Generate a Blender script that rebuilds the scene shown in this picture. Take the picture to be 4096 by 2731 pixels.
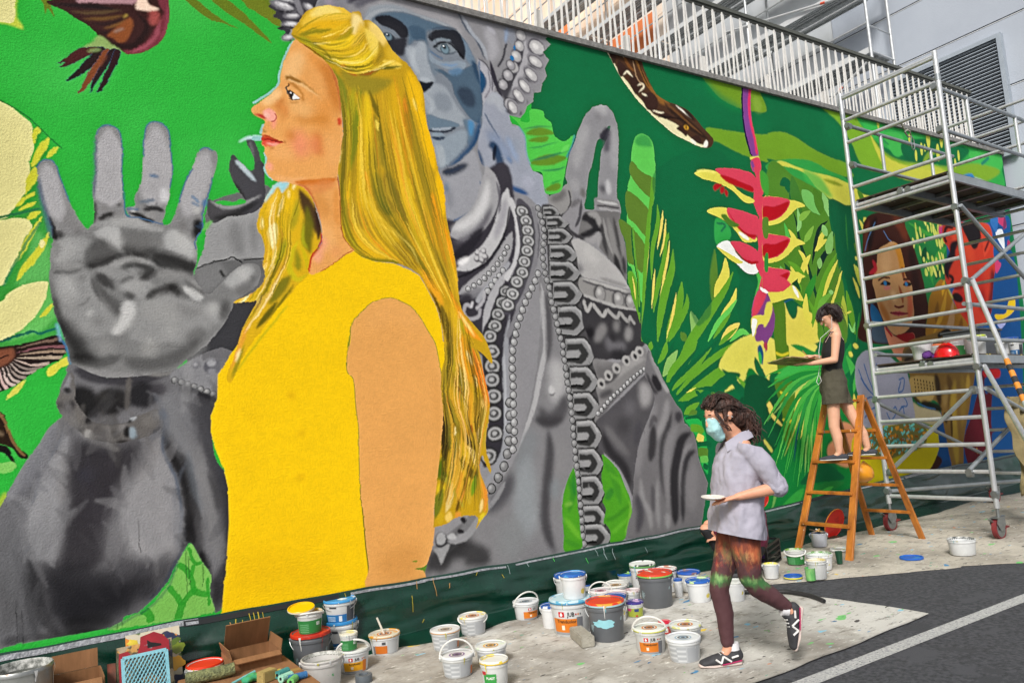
import bpy,bmesh,math,random
import numpy as np
from mathutils import Vector,Matrix,Quaternion
np.seterr(all='ignore')
for o in list(bpy.data.objects):bpy.data.objects.remove(o)
SC=bpy.context.scene
COL=SC.collection
# ---------------------------------------------------------------- camera (26 mm lens, eye height, slightly rolled)
PW,PH,CF,CAMH,SLOPE=4096,2731,3000.0,1.55,0.02977
PITCH,YAW,ROLL=math.radians(7.17),math.radians(33.23),math.radians(-3.4465)
CAMF=np.array([math.sin(YAW)*math.cos(PITCH),math.cos(YAW)*math.cos(PITCH),math.sin(PITCH)])
_r=np.array([math.cos(YAW),-math.sin(YAW),0.0]);_u=np.cross(_r,CAMF)
CAMR=_r*math.cos(ROLL)+_u*math.sin(ROLL);CAMU=-_r*math.sin(ROLL)+_u*math.cos(ROLL)
cd=bpy.data.cameras.new('camera');cam=bpy.data.objects.new('camera',cd);COL.objects.link(cam)
cd.sensor_fit='HORIZONTAL';cd.sensor_width=36;cd.lens=CF/PW*36;cd.clip_end=400;cd.clip_start=0.05
m=Matrix.Identity(4)
for i in range(3):m[i][0],m[i][1],m[i][2]=CAMR[i],CAMU[i],-CAMF[i]
m[2][3]=CAMH
cam.matrix_world=m;SC.camera=cam
# ---------------------------------------------------------------- soft daylight
SUN_EL,SUN_AZ=math.radians(42),math.radians(232)
world=bpy.data.worlds.new('World');SC.world=world;world.use_nodes=True
nt=world.node_tree;nt.nodes.clear()
sky=nt.nodes.new('ShaderNodeTexSky');sky.sky_type='NISHITA';sky.sun_disc=False
sky.sun_elevation=SUN_EL;sky.sun_rotation=SUN_AZ;sky.air_density=1.0;sky.dust_density=4.0;sky.ozone_density=1.0
hs=nt.nodes.new('ShaderNodeHueSaturation');hs.inputs['Saturation'].default_value=0.22
bg=nt.nodes.new('ShaderNodeBackground');bg.inputs['Strength'].default_value=0.095
wo=nt.nodes.new('ShaderNodeOutputWorld')
nt.links.new(sky.outputs[0],hs.inputs['Color']);nt.links.new(hs.outputs[0],bg.inputs[0]);nt.links.new(bg.outputs[0],wo.inputs[0])
sl=bpy.data.lights.new('sun','SUN');sl.energy=2.8;sl.angle=math.radians(13);sl.color=(1,0.965,0.91)
so=bpy.data.objects.new('sun',sl);COL.objects.link(so)
_d=Vector((math.sin(SUN_AZ)*math.cos(SUN_EL),math.cos(SUN_AZ)*math.cos(SUN_EL),math.sin(SUN_EL)))
so.rotation_euler=_d.to_track_quat('Z','Y').to_euler()
vs=SC.view_settings;vs.view_transform='Standard';vs.look='None';vs.exposure=0.30;vs.gamma=1.0
try:vs.use_curve_mapping=False
except Exception:pass
WALL_Y=5.523
MURAL_GAIN=0.97
# ---------------------------------------------------------------- mural painter (numpy, flat paint on the wall)
MX0,MX1,MZ0,MZ1,PPM=-3.2,13.56,0.22,5.42,200.0
TW,TH=int((MX1-MX0)*PPM),int((MZ1-MZ0)*PPM)
MUR=np.zeros((TH,TW,3),np.float32)
MASKS={}
def srgb(c):
 c=np.asarray(c,np.float32)/255.0
 return np.where(c<=0.04045,c/12.92,((c+0.055)/1.055)**2.4).astype(np.float32)
def photo2tex(p):
 p=np.asarray(p,float)
 d=CF*CAMF+np.outer(p[:,0]-PW/2,CAMR)-np.outer(p[:,1]-PH/2,CAMU)
 t=WALL_Y/d[:,1]
 X=d[:,0]*t;Z=d[:,2]*t+CAMH-SLOPE*X
 return np.stack([(X-MX0)*PPM,(MZ1-Z)*PPM],1)
def toks(s):
 pts=[];mode=('t',0,0);buf=[]
 for w in s.split():
  if w[0]=='@':
   mode=('F',)if w=='@F' else('W',)if w=='@W' else('t',int(w[1]),int(w[2]));continue
  buf.append(float(w))
  if len(buf)==2:
   x,y=buf;buf=[]
   if mode[0]=='F':pts.append((x*1.74150,y*1.74171))
   elif mode[0]=='t':pts.append((mode[1]*1024+x/2.29590,(0,683,1366,2048)[mode[2]]+y/2.29590))
   else:pts.append(('W',x,y))
 if pts and pts[0][0]=='W':
  return np.array([((x-MX0)*PPM,(MZ1-z)*PPM)for _,x,z in pts]),PPM*0.0033
 p=np.array(pts);q=photo2tex(p)
 c=p.mean(0);e=photo2tex(np.array([c,c+(10,0),c+(0,10)]))
 sc=math.sqrt(abs(np.cross(e[1]-e[0],e[2]-e[0])))/10/2.2959
 return q,sc
def spline(p,closed,n=6):
 m=len(p)
 if m<3:return p
 if closed:P0,P1,P2,P3=np.roll(p,1,0),p,np.roll(p,-1,0),np.roll(p,-2,0)
 else:
  e=np.vstack([2*p[0]-p[1],p,2*p[-1]-p[-2]])
  P0,P1,P2,P3=e[:-3],e[1:-2],e[2:-1],e[3:]
 t=(np.arange(n)/n)[None,:,None]
 P0,P1,P2,P3=[a[:,None,:]for a in(P0,P1,P2,P3)]
 a=0.5*(2*P1+(P2-P0)*t+(2*P0-5*P1+4*P2-P3)*t*t+(3*P1-P0-3*P2+P3)*t**3)
 a=a.reshape(-1,2)
 return a if closed else np.vstack([a,p[-1:]])
def raster(p,pad=0):
 """coverage of polygon p (texture px), returns (x0,y0,mask) with nonzero winding"""
 x0=int(max(0,math.floor(p[:,0].min())-pad));x1=int(min(TW,math.ceil(p[:,0].max())+pad+1))
 y0=int(max(0,math.floor(p[:,1].min())-pad));y1=int(min(TH,math.ceil(p[:,1].max())+pad+1))
 if x1-x0<1 or y1-y0<1:return None
 w,h,SS=x1-x0,y1-y0,3
 acc=np.zeros((h*SS,w+2),np.float32)
 ys=y0+(np.arange(h*SS)+0.5)/SS
 a=p;b=np.roll(p,-1,0)
 for(ax,ay),(bx,by)in zip(a,b):
  if ay==by:continue
  s=1.0
  if ay>by:ax,ay,bx,by,s=bx,by,ax,ay,-1.0
  i0=int(max(0,math.ceil((ay-y0)*SS-0.5)));i1=int(min(h*SS,math.ceil((by-y0)*SS-0.5)))
  if i1<=i0:continue
  yy=ys[i0:i1];xx=np.clip(ax+(yy-ay)*(bx-ax)/(by-ay)-x0,0,w)
  k=xx.astype(int);f=(xx-k).astype(np.float32);r=np.arange(i0,i1)
  np.add.at(acc,(r,k),s*(1-f));np.add.at(acc,(r,k+1),s*f)
 m=np.clip(np.abs(np.cumsum(acc,1)[:,:w]),0,1).reshape(h,SS,w).mean(1)
 return x0,y0,m
def box1(m,r,ax):
 n=m.shape[ax];c=np.cumsum(np.pad(m,[(r+1,r)if i==ax else(0,0)for i in(0,1)]),axis=ax)
 a=np.take(c,np.arange(2*r+1,2*r+1+n),axis=ax)-np.take(c,np.arange(0,n),axis=ax)
 return a/(2*r+1)
def blurm(m,s):
 r=int(round(s*0.9))
 if r<1:return m
 for _ in range(2):m=box1(box1(m,r,0),r,1)
 return m
def put(p,col,blur,a,clip,save=None,sc=1):
 s=blur*sc
 R=raster(p,int(s*2)+2)
 if R is None:return
 x0,y0,m=R
 m=blurm(m,s)
 h,w=m.shape
 if clip:
  cx,cy,cm=MASKS[clip]
  f=np.zeros_like(m)
  X0,Y0,X1,Y1=max(x0,cx),max(y0,cy),min(x0+w,cx+cm.shape[1]),min(y0+h,cy+cm.shape[0])
  if X1<=X0 or Y1<=Y0:return
  f[Y0-y0:Y1-y0,X0-x0:X1-x0]=cm[Y0-cy:Y1-cy,X0-cx:X1-cx]
  m=m*f
 if save:MASKS[save]=(x0,y0,m.copy())
 if col is None:return
 t=MUR[y0:y0+h,x0:x0+w];k=(m*a)[...,None]
 t+=((col if isinstance(col,np.ndarray)else srgb(col))-t)*k
def rgb(c):
 return tuple(int(c[i:i+2],16)for i in(0,2,4))if isinstance(c,str)else c if isinstance(c,tuple)else(c,c,int(c*1.01))
def P(s,col,blur=0,a=1.0,clip=None,save=None,sm=True):
 q,sc=toks(s)
 if sm:q=spline(q,True)
 put(q,None if col is None else rgb(col),blur,a,clip,save,sc)
def ribbon(q,w):
 d=np.gradient(q,axis=0);d/=np.linalg.norm(d,axis=1)[:,None]+1e-9
 n=np.stack([-d[:,1],d[:,0]],1);w=np.asarray(w)[:,None]/2
 return np.vstack([q+n*w,(q-n*w)[::-1]])
def S(s,col,w,blur=0,a=1.0,clip=None,taper='n'):
 """brush stroke; taper n none, b both ends, e end, s start; w may be (w0,w1)"""
 q,sc=toks(s)
 q=spline(q,False)if len(q)>2 else np.linspace(q[0],q[1],8)
 t=np.linspace(0,1,len(q))
 if blur>6:w,blur=(w*1.14 if not isinstance(w,tuple)else w),blur*.78
 soft=blur>5
 w0,w1=w if isinstance(w,tuple)else(w,w)
 ww=(w0+(w1-w0)*t)*sc
 if taper=='b':ww=ww*np.sin(np.pi*np.clip(t,.02,.98))**.7
 elif taper=='e':ww=ww*np.clip(1-t,.03,1)**.6
 elif taper=='s':ww=ww*np.clip(t,.03,1)**.6
 else:ww=ww*(np.clip(1.02-np.abs(2*t-1)**4,.1,1)if soft else np.where((t<.001)|(t>.999),.7,1))
 put(ribbon(q,ww),rgb(col),blur,a,clip,None,sc)
def E(s,rx,ry,col,blur=0,a=1.0,clip=None,rot=0):
 q,sc=toks(s)
 t=np.linspace(0,2*np.pi,20,endpoint=False);c,n=math.cos(rot),math.sin(rot)
 for o in q:
  x,y=rx*sc*np.cos(t),ry*sc*np.sin(t)
  put(np.stack([o[0]+x*c-y*n,o[1]+x*n+y*c],1),rgb(col),blur,a,clip,None,sc)
def along(s,step):
 """points every step tile px along a path, as texture coords + scale + direction"""
 q,sc=toks(s);q=spline(q,False,12)
 d=np.r_[0,np.cumsum(np.linalg.norm(np.diff(q,axis=0),axis=1))]
 u=np.arange(0,d[-1],step*sc)
 return np.stack([np.interp(u,d,q[:,0]),np.interp(u,d,q[:,1])],1),sc
def ell(o,rx,ry,col,blur,sc,a=1.0,clip=None):
 t=np.linspace(0,2*np.pi,16,endpoint=False)
 put(np.stack([o[0]+rx*sc*np.cos(t),o[1]+ry*sc*np.sin(t)],1),rgb(col),blur,a,clip,None,sc)
def beads(s,step,r,lit=190,dark=62,clip=None):
 q,sc=along(s,step)
 for o in q:
  ell(o,r*1.18,r*1.18,dark,2,sc,.9,clip)
  ell(o,r*.92,r*.92,int(lit*.8),2,sc,1,clip)
  ell(o+np.array([-.25,-.3])*r*sc,r*.5,r*.5,min(255,lit+25),r*.3,sc,.9,clip)
def grey_contrast(k=1.3,mid=.50,drop=.05):
 """deepen the monochrome passages"""
 m=np.clip(MUR,1e-5,1);v=np.where(m<=.0031308,m*12.92,1.055*m**(1/2.4)-.055)
 mx,mn=v.max(-1),v.min(-1);w=np.clip((.30-(mx-mn)/(mx+.02))/.12,0,1)[...,None]
 l=v.mean(-1,keepdims=True);nl=np.clip(mid+(l-mid)*k-drop,.03,.95)
 v2=np.clip(v*(nl/(l+1e-4)),0,1)
 v=v+(v2-v)*w
 MUR[:]=np.where(v<=.04045,v/12.92,((v+.055)/1.055)**2.4)
def drybrush(clip,n,l,w,ang,amp,seed,a=.45):
 """short strokes of the local colour, a little lighter or darker"""
 r=np.random.RandomState(seed);x0,y0,m=MASKS[clip];ys,xs=np.nonzero(m>.9)
 if not len(ys):return
 for i in r.randint(0,len(ys),n):
  x,y=xs[i]+x0,ys[i]+y0
  if not(0<=x<TW and 0<=y<TH):continue
  c=MUR[y,x]*math.exp(r.uniform(-amp,amp));d=ang+r.normal()*.35;L=l*r.uniform(.5,1.5);t=np.linspace(-.5,.5,6);b=r.normal()*.15*L
  q=np.stack([x+math.cos(d)*L*t-math.sin(d)*b*t*t*4,y+math.sin(d)*L*t+math.cos(d)*b*t*t*4],1)
  put(ribbon(q,w*r.uniform(.5,1.4)*np.array([.3,.8,1,1,.8,.3])),c.copy(),.6,a,clip)
def strands(guides,n,pal,w,a,clip,seed,jit=5):
 r=np.random.RandomState(seed);G=[]
 for s in guides:
  q,sc=toks(s);q=spline(q,False,10);d=np.r_[0,np.cumsum(np.linalg.norm(np.diff(q,axis=0),axis=1))];u=np.linspace(0,d[-1],48)
  G.append(np.stack([np.interp(u,d,q[:,0]),np.interp(u,d,q[:,1])],1))
 G=np.array(G);ph=r.rand(4)*6
 for i in range(n):
  t=r.uniform(0,len(G)-1.001);k=int(t);f=t-k;q=G[k]*(1-f)+G[k+1]*f
  s0=r.uniform(0,.75);s1=min(1,s0+r.uniform(.2,.6));q=q[int(s0*47):int(s1*47)+1]
  if len(q)<4:continue
  u=np.linspace(0,1,len(q));o=np.sin(u*r.uniform(2,6)+r.rand()*6)*jit*sc*r.uniform(.3,1.2)
  q=q+np.stack([o,o*.3],1)
  z=.5+.28*math.sin(t*3.1+ph[0]+s0*3)+.22*math.sin(t*7.3+ph[1]-s0*5)+r.normal()*.16
  c=pal[int(np.clip(z,0,.999)*len(pal))]
  put(ribbon(q,w*sc*r.uniform(.5,1.5)*np.clip(np.sin(np.pi*np.linspace(.04,.96,len(q))),.15,1)),rgb(c),1.2,a*r.uniform(.6,1),clip,None,sc)
def clarity(a1=.55,r1=2.2,a2=.35,r2=14):
 m=np.clip(MUR,1e-5,1);v=np.where(m<=.0031308,m*12.92,1.055*m**(1/2.4)-.055);l=v.mean(-1)
 d=a1*(l-blurm(l,r1))+a2*(l-blurm(l,r2));v=np.clip(v+d[...,None],.01,1)
 MUR[:]=np.where(v<=.04045,v/12.92,((v+.055)/1.055)**2.4)
def mural_left():
 P('@W -4 0 14 0 14 6 -4 6','02693c',sm=False)
 P('@W -4 0 4.0 0 4.0 6 -4 6','2cb03b',sm=False)
 rng=random.Random(4)
 for i in range(70):
  x,z=rng.uniform(-3,3.6),rng.uniform(.3,5.4)
  S('@W %f %f %f %f'%(x,z,x+rng.uniform(-.5,.5),z+rng.uniform(-.3,.3)),rng.choice(['3aba48','25a335','28a838','44bd50']),rng.uniform(60,150),45,.5)
 for i in range(40):
  x,z=rng.uniform(4.2,13),rng.uniform(1,5.4)
  S('@W %f %f %f %f'%(x,z,x+rng.uniform(-.6,.6),z+rng.uniform(-.3,.3)),rng.choice(['0a7443','005f36','06703f']),rng.uniform(60,150),50,.5)
 P('@W -3.2 1.2 -2.2 1.6 -1.4 2.7 -.9 3.6 -1.5 4 -2.4 3.8 -3.3 3.2','d6cf8c');P('@W -2.9 4.3 -1.6 4.5 -.6 5.2 -.4 5.6 -3.3 5.6','d6cf8c')
 P('@W -3.3 .3 -1.5 .5 -.7 1.1 -1.2 1.5 -2.4 1.2 -3.3 1.1','8f8f92',20)
 Y='d8d08d';G='c9c832'
 P('@00 -500 -300 140 -300 150 0 152 150 180 200 215 270 100 235 0 215 -500 160','bcc63c',8)
 P('@00 -500 -300 125 -300 135 0 140 140 105 212 0 203 -500 150',Y,2)
 P('@01 0 300 250 0 345 -100 370 100 440 420 475 620 460 900 455 1050 520 1400 545 1568 300 1700 -300 1700 -300 300','3a9b3c',6)
 P('@01 330 560 460 700 450 1020 300 1050 150 1060 250 800','5cb158',25)
 P('@01 430 1050 480 1200 500 1340 350 1480 60 1560 200 1450','63ba5a',20)
 P('@00 -600 700 0 925 120 1000 230 1085 290 1150 300 1250 312 1360 290 1430 270 1500 @01 275 0 250 130 200 250 100 380 0 445 -600 470',Y,1)
 P('@01 -600 440 0 452 120 436 230 440 275 470 285 540 225 620 180 760 140 850 90 930 40 1010 0 1055 -600 1150',Y,1)
 P('@01 435 1018 440 1060 425 1130 390 1230 320 1340 220 1445 120 1500 0 1560 -400 1680 -400 1330 0 1205 60 1140 150 1080 250 1040 350 1020',Y,1)
 for s,w in(('@00 355 1165 335 1230 312 1320',70),('@00 450 1270 380 1380 290 1540',75),('@00 535 1350 480 1400 430 1450',50),('@01 330 -30 290 80 235 220',85),('@01 320 195 230 270 140 330',55),('@01 335 285 250 330 170 365',45),('@01 375 375 300 410 250 450',60),('@01 385 420 300 560 210 720 130 860',50),('@01 450 560 370 720 230 890 155 1010',65),('@01 485 1215 430 1290 370 1350',42)):
  S(s,G,w,3,1,None,'b')
 E('@01 385 670',20,45,Y,4)
 for s,w in(('@01 350 110 300 160 240 220',34),('@01 350 215 270 270 190 330',36),('@01 330 330 260 350 190 370',24),('@00 390 1200 350 1270 330 1330',26),('@00 460 1340 400 1430 330 1540',26)):
  S(s,'2c9a38',w,3,1,None,'b')
 S('@01 -100 450 60 415 200 385 370 345','2b7a4c',26,3);S('@01 0 1570 160 1510 230 1500 300 1475 360 1495 440 1470 520 1448','0c6a5c',26,2)
 S('@01 30 1060 200 730 370 470','2a8a5a',26,4,.8)
 S('@00 -50 895 150 1005 300 1110 440 1250 570 1365','1f7d38',14,4)
 for s in('@00 1680 -40 1800 0 1900 80 2050 190 2190 265 2050 215 1930 180 1800 90','@00 1900 -40 2080 0 2200 90 2351 235 2430 330 2351 295 2200 195 2050 95','@00 2200 -30 2400 -60 2500 20 2590 220 2550 235 2440 170 2300 70','@10 -20 235 60 300 145 400 60 345 -20 285','@00 370 -10 400 40 415 130 440 80 500 165 470 60 450 0'):
  P(s,'66781a',1)
 P('@10 -120 -80 50 -20 130 75 200 165 240 215 190 232 80 165 -100 40','6d7a1c',1)
 P('@00 1300 -350 1540 -200 1548 0 1556 130 1540 260 1480 380 1400 440 1300 487 1185 498 1100 460 1000 400 900 330 880 300 800 230 690 170 600 105 520 72 430 28 470 2 700 -60','3b1f1e',0,1,None,'b1')
 P('@00 1700 -350 1460 -100 1470 60 1500 120 1420 270 1350 380 1250 440 1130 470 1185 505 1320 490 1480 390 1560 250 1565 60','77303c',10,1,'b1')
 S('@00 1470 180 1430 330 1330 430 1200 480','9b4a58',30,8,.8,'b1');S('@00 1540 40 1530 250 1470 370','8e3d4e',26,8,.8,'b1')
 S('@00 1395 60 1420 160 1380 230','b0504c',70,22,.8,'b1')
 P('@00 1260 -60 1330 -40 1370 45 1460 85 1380 105 1290 95 1245 75','f0cfb8',6,1,'b1');P('@00 900 -60 1240 -60 1240 30 1100 35 700 20','b98a92',8,.9,'b1')
 for s,c,w in(('@00 480 40 800 60 1100 90','241a1c',50),('@00 650 110 880 120 1120 95','59452a',34),('@00 760 170 950 175 1160 140','6b4a20',34),('@00 850 225 1000 220 1150 170','241a1c',18),('@00 950 265 1080 230 1165 185','7d5424',26),('@00 1130 170 1165 140 1160 150','a58a30',22),('@00 900 300 1020 310 1060 350','241a1c',26)):
  S(s,c,w,5,.9,'b1','b')
 P('@00 985 330 1060 260 1190 165 1222 215 1200 310 1150 385 1080 390 1030 350','8a4a22',10,.95,'b1');S('@00 1040 300 1140 260','8d8076',20,10,.6,'b1')
 S('@00 1010 390 1130 430 1260 400 1350 250 1250 120','1f1315',44,14,.7,'b1')
 P('@00 915 328 1000 385 1110 465 1050 480 900 445 760 450 840 385','86a35a',5)
 for s,c in(('@00 745 440 900 432 950 440 800 520 610 612 545 612 600 574 522 580 600 532 680 480','4d2122'),('@00 900 440 970 470 820 640 650 737 608 738 690 660 800 540','2a191b'),('@00 960 455 1015 500 890 690 820 770 748 846 712 845 760 770 830 640','7c4020'),('@00 1000 470 1070 470 960 650 872 780 828 856 835 790 880 680','2c1a1d'),('@00 1055 460 1110 480 1085 560 1010 705 950 800 912 846 886 838 930 740 1000 600','32191d')):
  P(s,'2473a8',1);P(s,c,2)
 S('@00 800 470 930 455','86a35a',30,12,.7);S('@00 980 500 900 620','7c4020',30,8,.8)
 P('@02 -400 150 -60 60 150 28 330 -10 520 -60 590 0 612 60 595 112 540 170 450 205 400 240 340 265 240 335 130 405 50 445 -30 470 -400 560','2a1b18',1,1,None,'w1')
 for i,s in enumerate(('@02 150 60 400 0 560 -30','@02 160 95 380 55 600 45','@02 180 120 400 95 600 90','@02 150 150 330 150 575 145','@02 130 165 300 215 455 200','@02 110 185 240 250 395 242','@02 90 200 200 285 335 275','@02 70 215 150 310 245 335','@02 45 225 110 340 180 375','@02 20 235 60 360 130 405','@02 -10 245 20 370 65 435','@02 -60 250 -40 380 0 450')):
  S(s,('6e5648','7a4a50','8c7560','a08d78','b59c90','8f8078','a8968c','98877e','b8a49a','c4aca4','c0a09a','a08c84')[i],34,2,1,'w1','s')
 P('@02 -300 120 40 70 115 60 135 110 115 160 50 210 -40 245 -300 300','7a4630',8,1,'w1');S('@02 -50 180 80 120','2a1b18',12,3,1,'w1')
 P('@02 -200 560 0 640 60 725 105 850 165 960 258 1042 228 1075 175 1060 120 985 60 960 0 940 -200 900','2a1c10',2);S('@02 -20 640 60 760 120 920 230 1050','7d5a34',24,4,.9);S('@02 -50 820 40 860','6d5a44',40,10,.8)
 P('@02 -60 940 70 968 120 1060 156 1165 100 1095 40 1025 -60 1000','1d1614',2)
 P('@02 -300 1130 0 1115 110 1100 152 1140 110 1190 0 1215 -300 1240','79be5a',3)
 P('@02 622 140 652 205 560 240 500 300 440 318 438 250 540 180','cdc63c',2);S('@02 235 350 150 440 65 525','c9c247',52,3,1,None,'b');S('@02 -60 1560 20 1470 60 1380','a8b730',60,15,.8)
 P('@F 480 470 560 440 620 430 640 520 620 700 560 760 500 880 440 900 430 780 445 640 470 560',116,0,1,None,'st')
 P('@01 1810 640 1860 520 1960 470 2100 420 2351 340 2600 300 2600 820 2351 800 2200 810 1940 840 1790 900',158,6,1,'st');S('@01 2150 450 2200 780',132,110,40,.7,'st');S('@01 2320 460 2340 760',140,60,25,.8,'st')
 S('@01 1790 905 1960 840 2060 820 2140 800 2220 845',45,14,3,1,'st');S('@01 2230 820 2600 790',70,12,3,1,'st');P('@01 1800 920 2000 850 2080 970 1900 1120 1830 1060',132,20,1,'st');S('@01 2020 920 2060 975',50,24,4,1,'st')
 P('@01 1900 1250 2180 1200 2360 1180 2360 1568 1900 1568 @02 2200 0 2220 120 2080 260 1840 130 1900 60','4a4a4f',20,1)
 P('@00 2260 1290 2310 1270 2351 1330 @01 2400 -60 2380 100 2400 300 2270 400 2100 420 1960 480 1905 360 1915 260 2010 310 2140 320 2260 290 2180 170 2120 50 @00 2105 1500 2140 1420 2200 1480 2300 1568 2340 1500','5a585c',1,1,None,'hn')
 P('@01 2262 292 2140 322 2060 318 2010 310 1975 290 2050 275 2150 285 2225 262','2fb63c',1)
 P('@00 2340 1500 2420 1500 @01 2430 60 2420 300 2280 400 2180 330 2262 290 2180 170 2140 60 @00 2110 1500 2140 1425 2250 1560 2330 1600','55545a',2)
 S('@01 1925 275 2050 335 2200 320 2400 220',158,30,12,.9,'hn');S('@00 2160 1470 2230 1540 @01 2351 100','c3d4dc',40,8,.8,'hn');S('@00 2300 1300 2320 1450',125,24,10,.7,'hn');S('@01 2150 100 2260 290',62,30,8,.8,'hn')
 S('@01 1950 440 2150 400 2380 280',48,50,20,.7,'hn')
 P('@00 2190 1310 2260 1260 2351 1245 2450 1262 2351 1285 2280 1280','bfe0e4',4);P('@01 1885 480 1950 460 1930 500 1860 560','66b555',4)
 hand='@00 343 1568 350 1510 390 1472 435 1464 490 1480 525 1535 @01 540 30 585 150 640 290 700 405 795 535 835 510 862 465 862 300 850 190 870 40 @00 880 1400 884 1230 922 1172 990 1152 1060 1170 1102 1222 1118 1330 1122 1480 @01 1118 50 1132 200 1142 320 1150 400 1190 428 1155 345 1240 320 1235 240 1300 100 @00 1313 1450 1333 1200 1370 1137 1430 1118 1500 1140 1550 1210 1572 1400 @01 1580 30 1562 160 1540 290 1525 360 1510 420 1498 490 1550 498 1605 400 1655 240 1705 100 @00 1770 1530 1815 1400 1880 1355 1955 1375 1997 1430 1987 1530 @01 1958 60 1930 170 1895 290 1868 420 1852 540 1800 640 1812 720 1805 840 1780 930 1792 1000 1850 1080 1912 1132 1990 1080 2090 970 2180 890 2270 850 2370 870 2395 960 2350 1060 2250 1130 2150 1200 2130 1270 2060 1400 1990 1490 @02 1880 50 1700 175 1560 280 1300 330 900 330 680 330 650 200 615 60 @01 560 1450 505 1330 478 1180 458 1060 452 960 465 740 480 640 470 560 432 410 380 270 352 120'
 P(hand,'8f8e8f',1,1,None,'hand')
 for s,w in(('@00 430 1500 @01 470 200 560 470',150),('@00 1000 1180 @01 1000 100 1010 330',230),('@00 1440 1150 @01 1440 100 1400 330',230),('@00 1900 1390 @01 1800 150 1700 420',180)):
  S(s,'b4b2b5',w,25,.9,'hand')
 for q,c,b in(('@01 490 560 560 580 760 580 840 520 1000 440 1200 425 1400 490 1520 500 1640 520 1800 640 1812 740 1800 900 1780 930 1850 1080 1920 1140 2090 980 2270 850 2380 870 2390 960 2250 1130 2150 1200 2060 1400 1900 1568 @02 1560 280 650 200 @01 560 1460 480 1180 455 960','878585',6),('@01 500 640 600 605 760 605 830 650 800 720 770 800 640 835 500 810','a3a2a1',14),('@01 880 560 1000 490 1100 530 1110 640 1085 705 1000 655 900 605','c2c1c0',10),('@01 840 520 1000 445 1200 432 1400 500 1510 525 1450 562 1200 525 1000 500','aeadac',9),('@01 775 800 790 730 900 622 1000 680 1090 742 1105 785 1000 835 900 875 820 902 780 865','656363',11),('@01 800 840 950 790 1090 760 1100 785 1000 835 900 875 820 902','3c3a3a',14),('@01 1100 600 1150 545 1300 545 1500 575 1512 650 1445 700 1425 760 1300 792 1180 772 1110 722','807e7d',9),('@01 1105 690 1200 720 1330 730 1440 690 1425 762 1300 795 1180 775','474545',12),('@01 1520 565 1600 535 1680 600 1760 665 1802 745 1760 825 1650 785 1540 722 1500 640','c1c0be',12),('@01 1390 765 1480 755 1560 780 1700 820 1800 852 1790 925 1700 935 1560 905 1450 885 1400 825','383637',10),('@01 850 930 1000 870 1150 795 1280 800 1400 855 1440 905 1380 965 1300 1015 1200 985 1080 1000 960 960','9b9a99',9),('@01 1110 882 1250 842 1400 880 1425 925 1300 1035 1280 985 1335 915 1230 885 1140 905','424040',8),('@01 870 962 960 950 1030 1030 1055 1092 960 1062 900 1012','464444',8),('@01 840 980 880 1080 960 1185 1060 1285 1105 1345 1112 1232 1040 1150 950 1080 890 1010','686666',8),('@01 490 955 800 922 840 1000 900 1140 1000 1262 1080 1400 1000 1500 800 1520 600 1450 530 1250 500 1080','a09f9e',14),('@01 560 1000 660 1010 700 1120 640 1240 560 1150','b6b5b4',22),('@01 1250 1200 1400 1140 1600 1130 1800 1200 1900 1250 1960 1380 1880 1480 1700 1568 1250 1568 1180 1450 1240 1330','a2a19f',14),('@01 1130 1222 1180 1190 1242 1222 1232 1335 1180 1425 1080 1492 1020 1482 1100 1380','d2d1cf',9),('@01 1100 1035 1200 985 1350 1010 1420 1060 1360 1160 1240 1180 1150 1150 1105 1090','a6a5a4',9),('@01 1120 1110 1200 1120 1250 1150 1210 1180 1150 1160','5a5858',9),('@01 1540 1030 1600 1040 1665 1100 1645 1152 1560 1102 1450 1122 1380 1182 1340 1172 1390 1100 1470 1080','353334',8),('@01 1440 930 1600 915 1760 960 1790 1000 1700 1010 1600 1030 1500 1020','8d8c8b',10),('@01 1690 1068 1760 1098 1865 1160 1800 1192 1720 1142','cccbc9',6),('@01 2060 1010 2200 900 2290 870 2340 920 2260 1000 2140 1080','bcbbb9',14),('@01 1900 1230 2000 1220 2060 1300 2000 1400 1930 1340','b4b3b1',18),('@01 2030 1200 2110 1200 2090 1330 2020 1360','5e5c5d',16),('@01 455 960 500 1100 560 1330 680 1500 @02 850 100 900 180 650 200 620 60 @01 540 1440 478 1180','2a2829',24)):P(q,(lambda v:(int(v),int(v),int(v)))(128+(int(c[:2],16)-128)*.8),b*1.7,.95,'hand')
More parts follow.
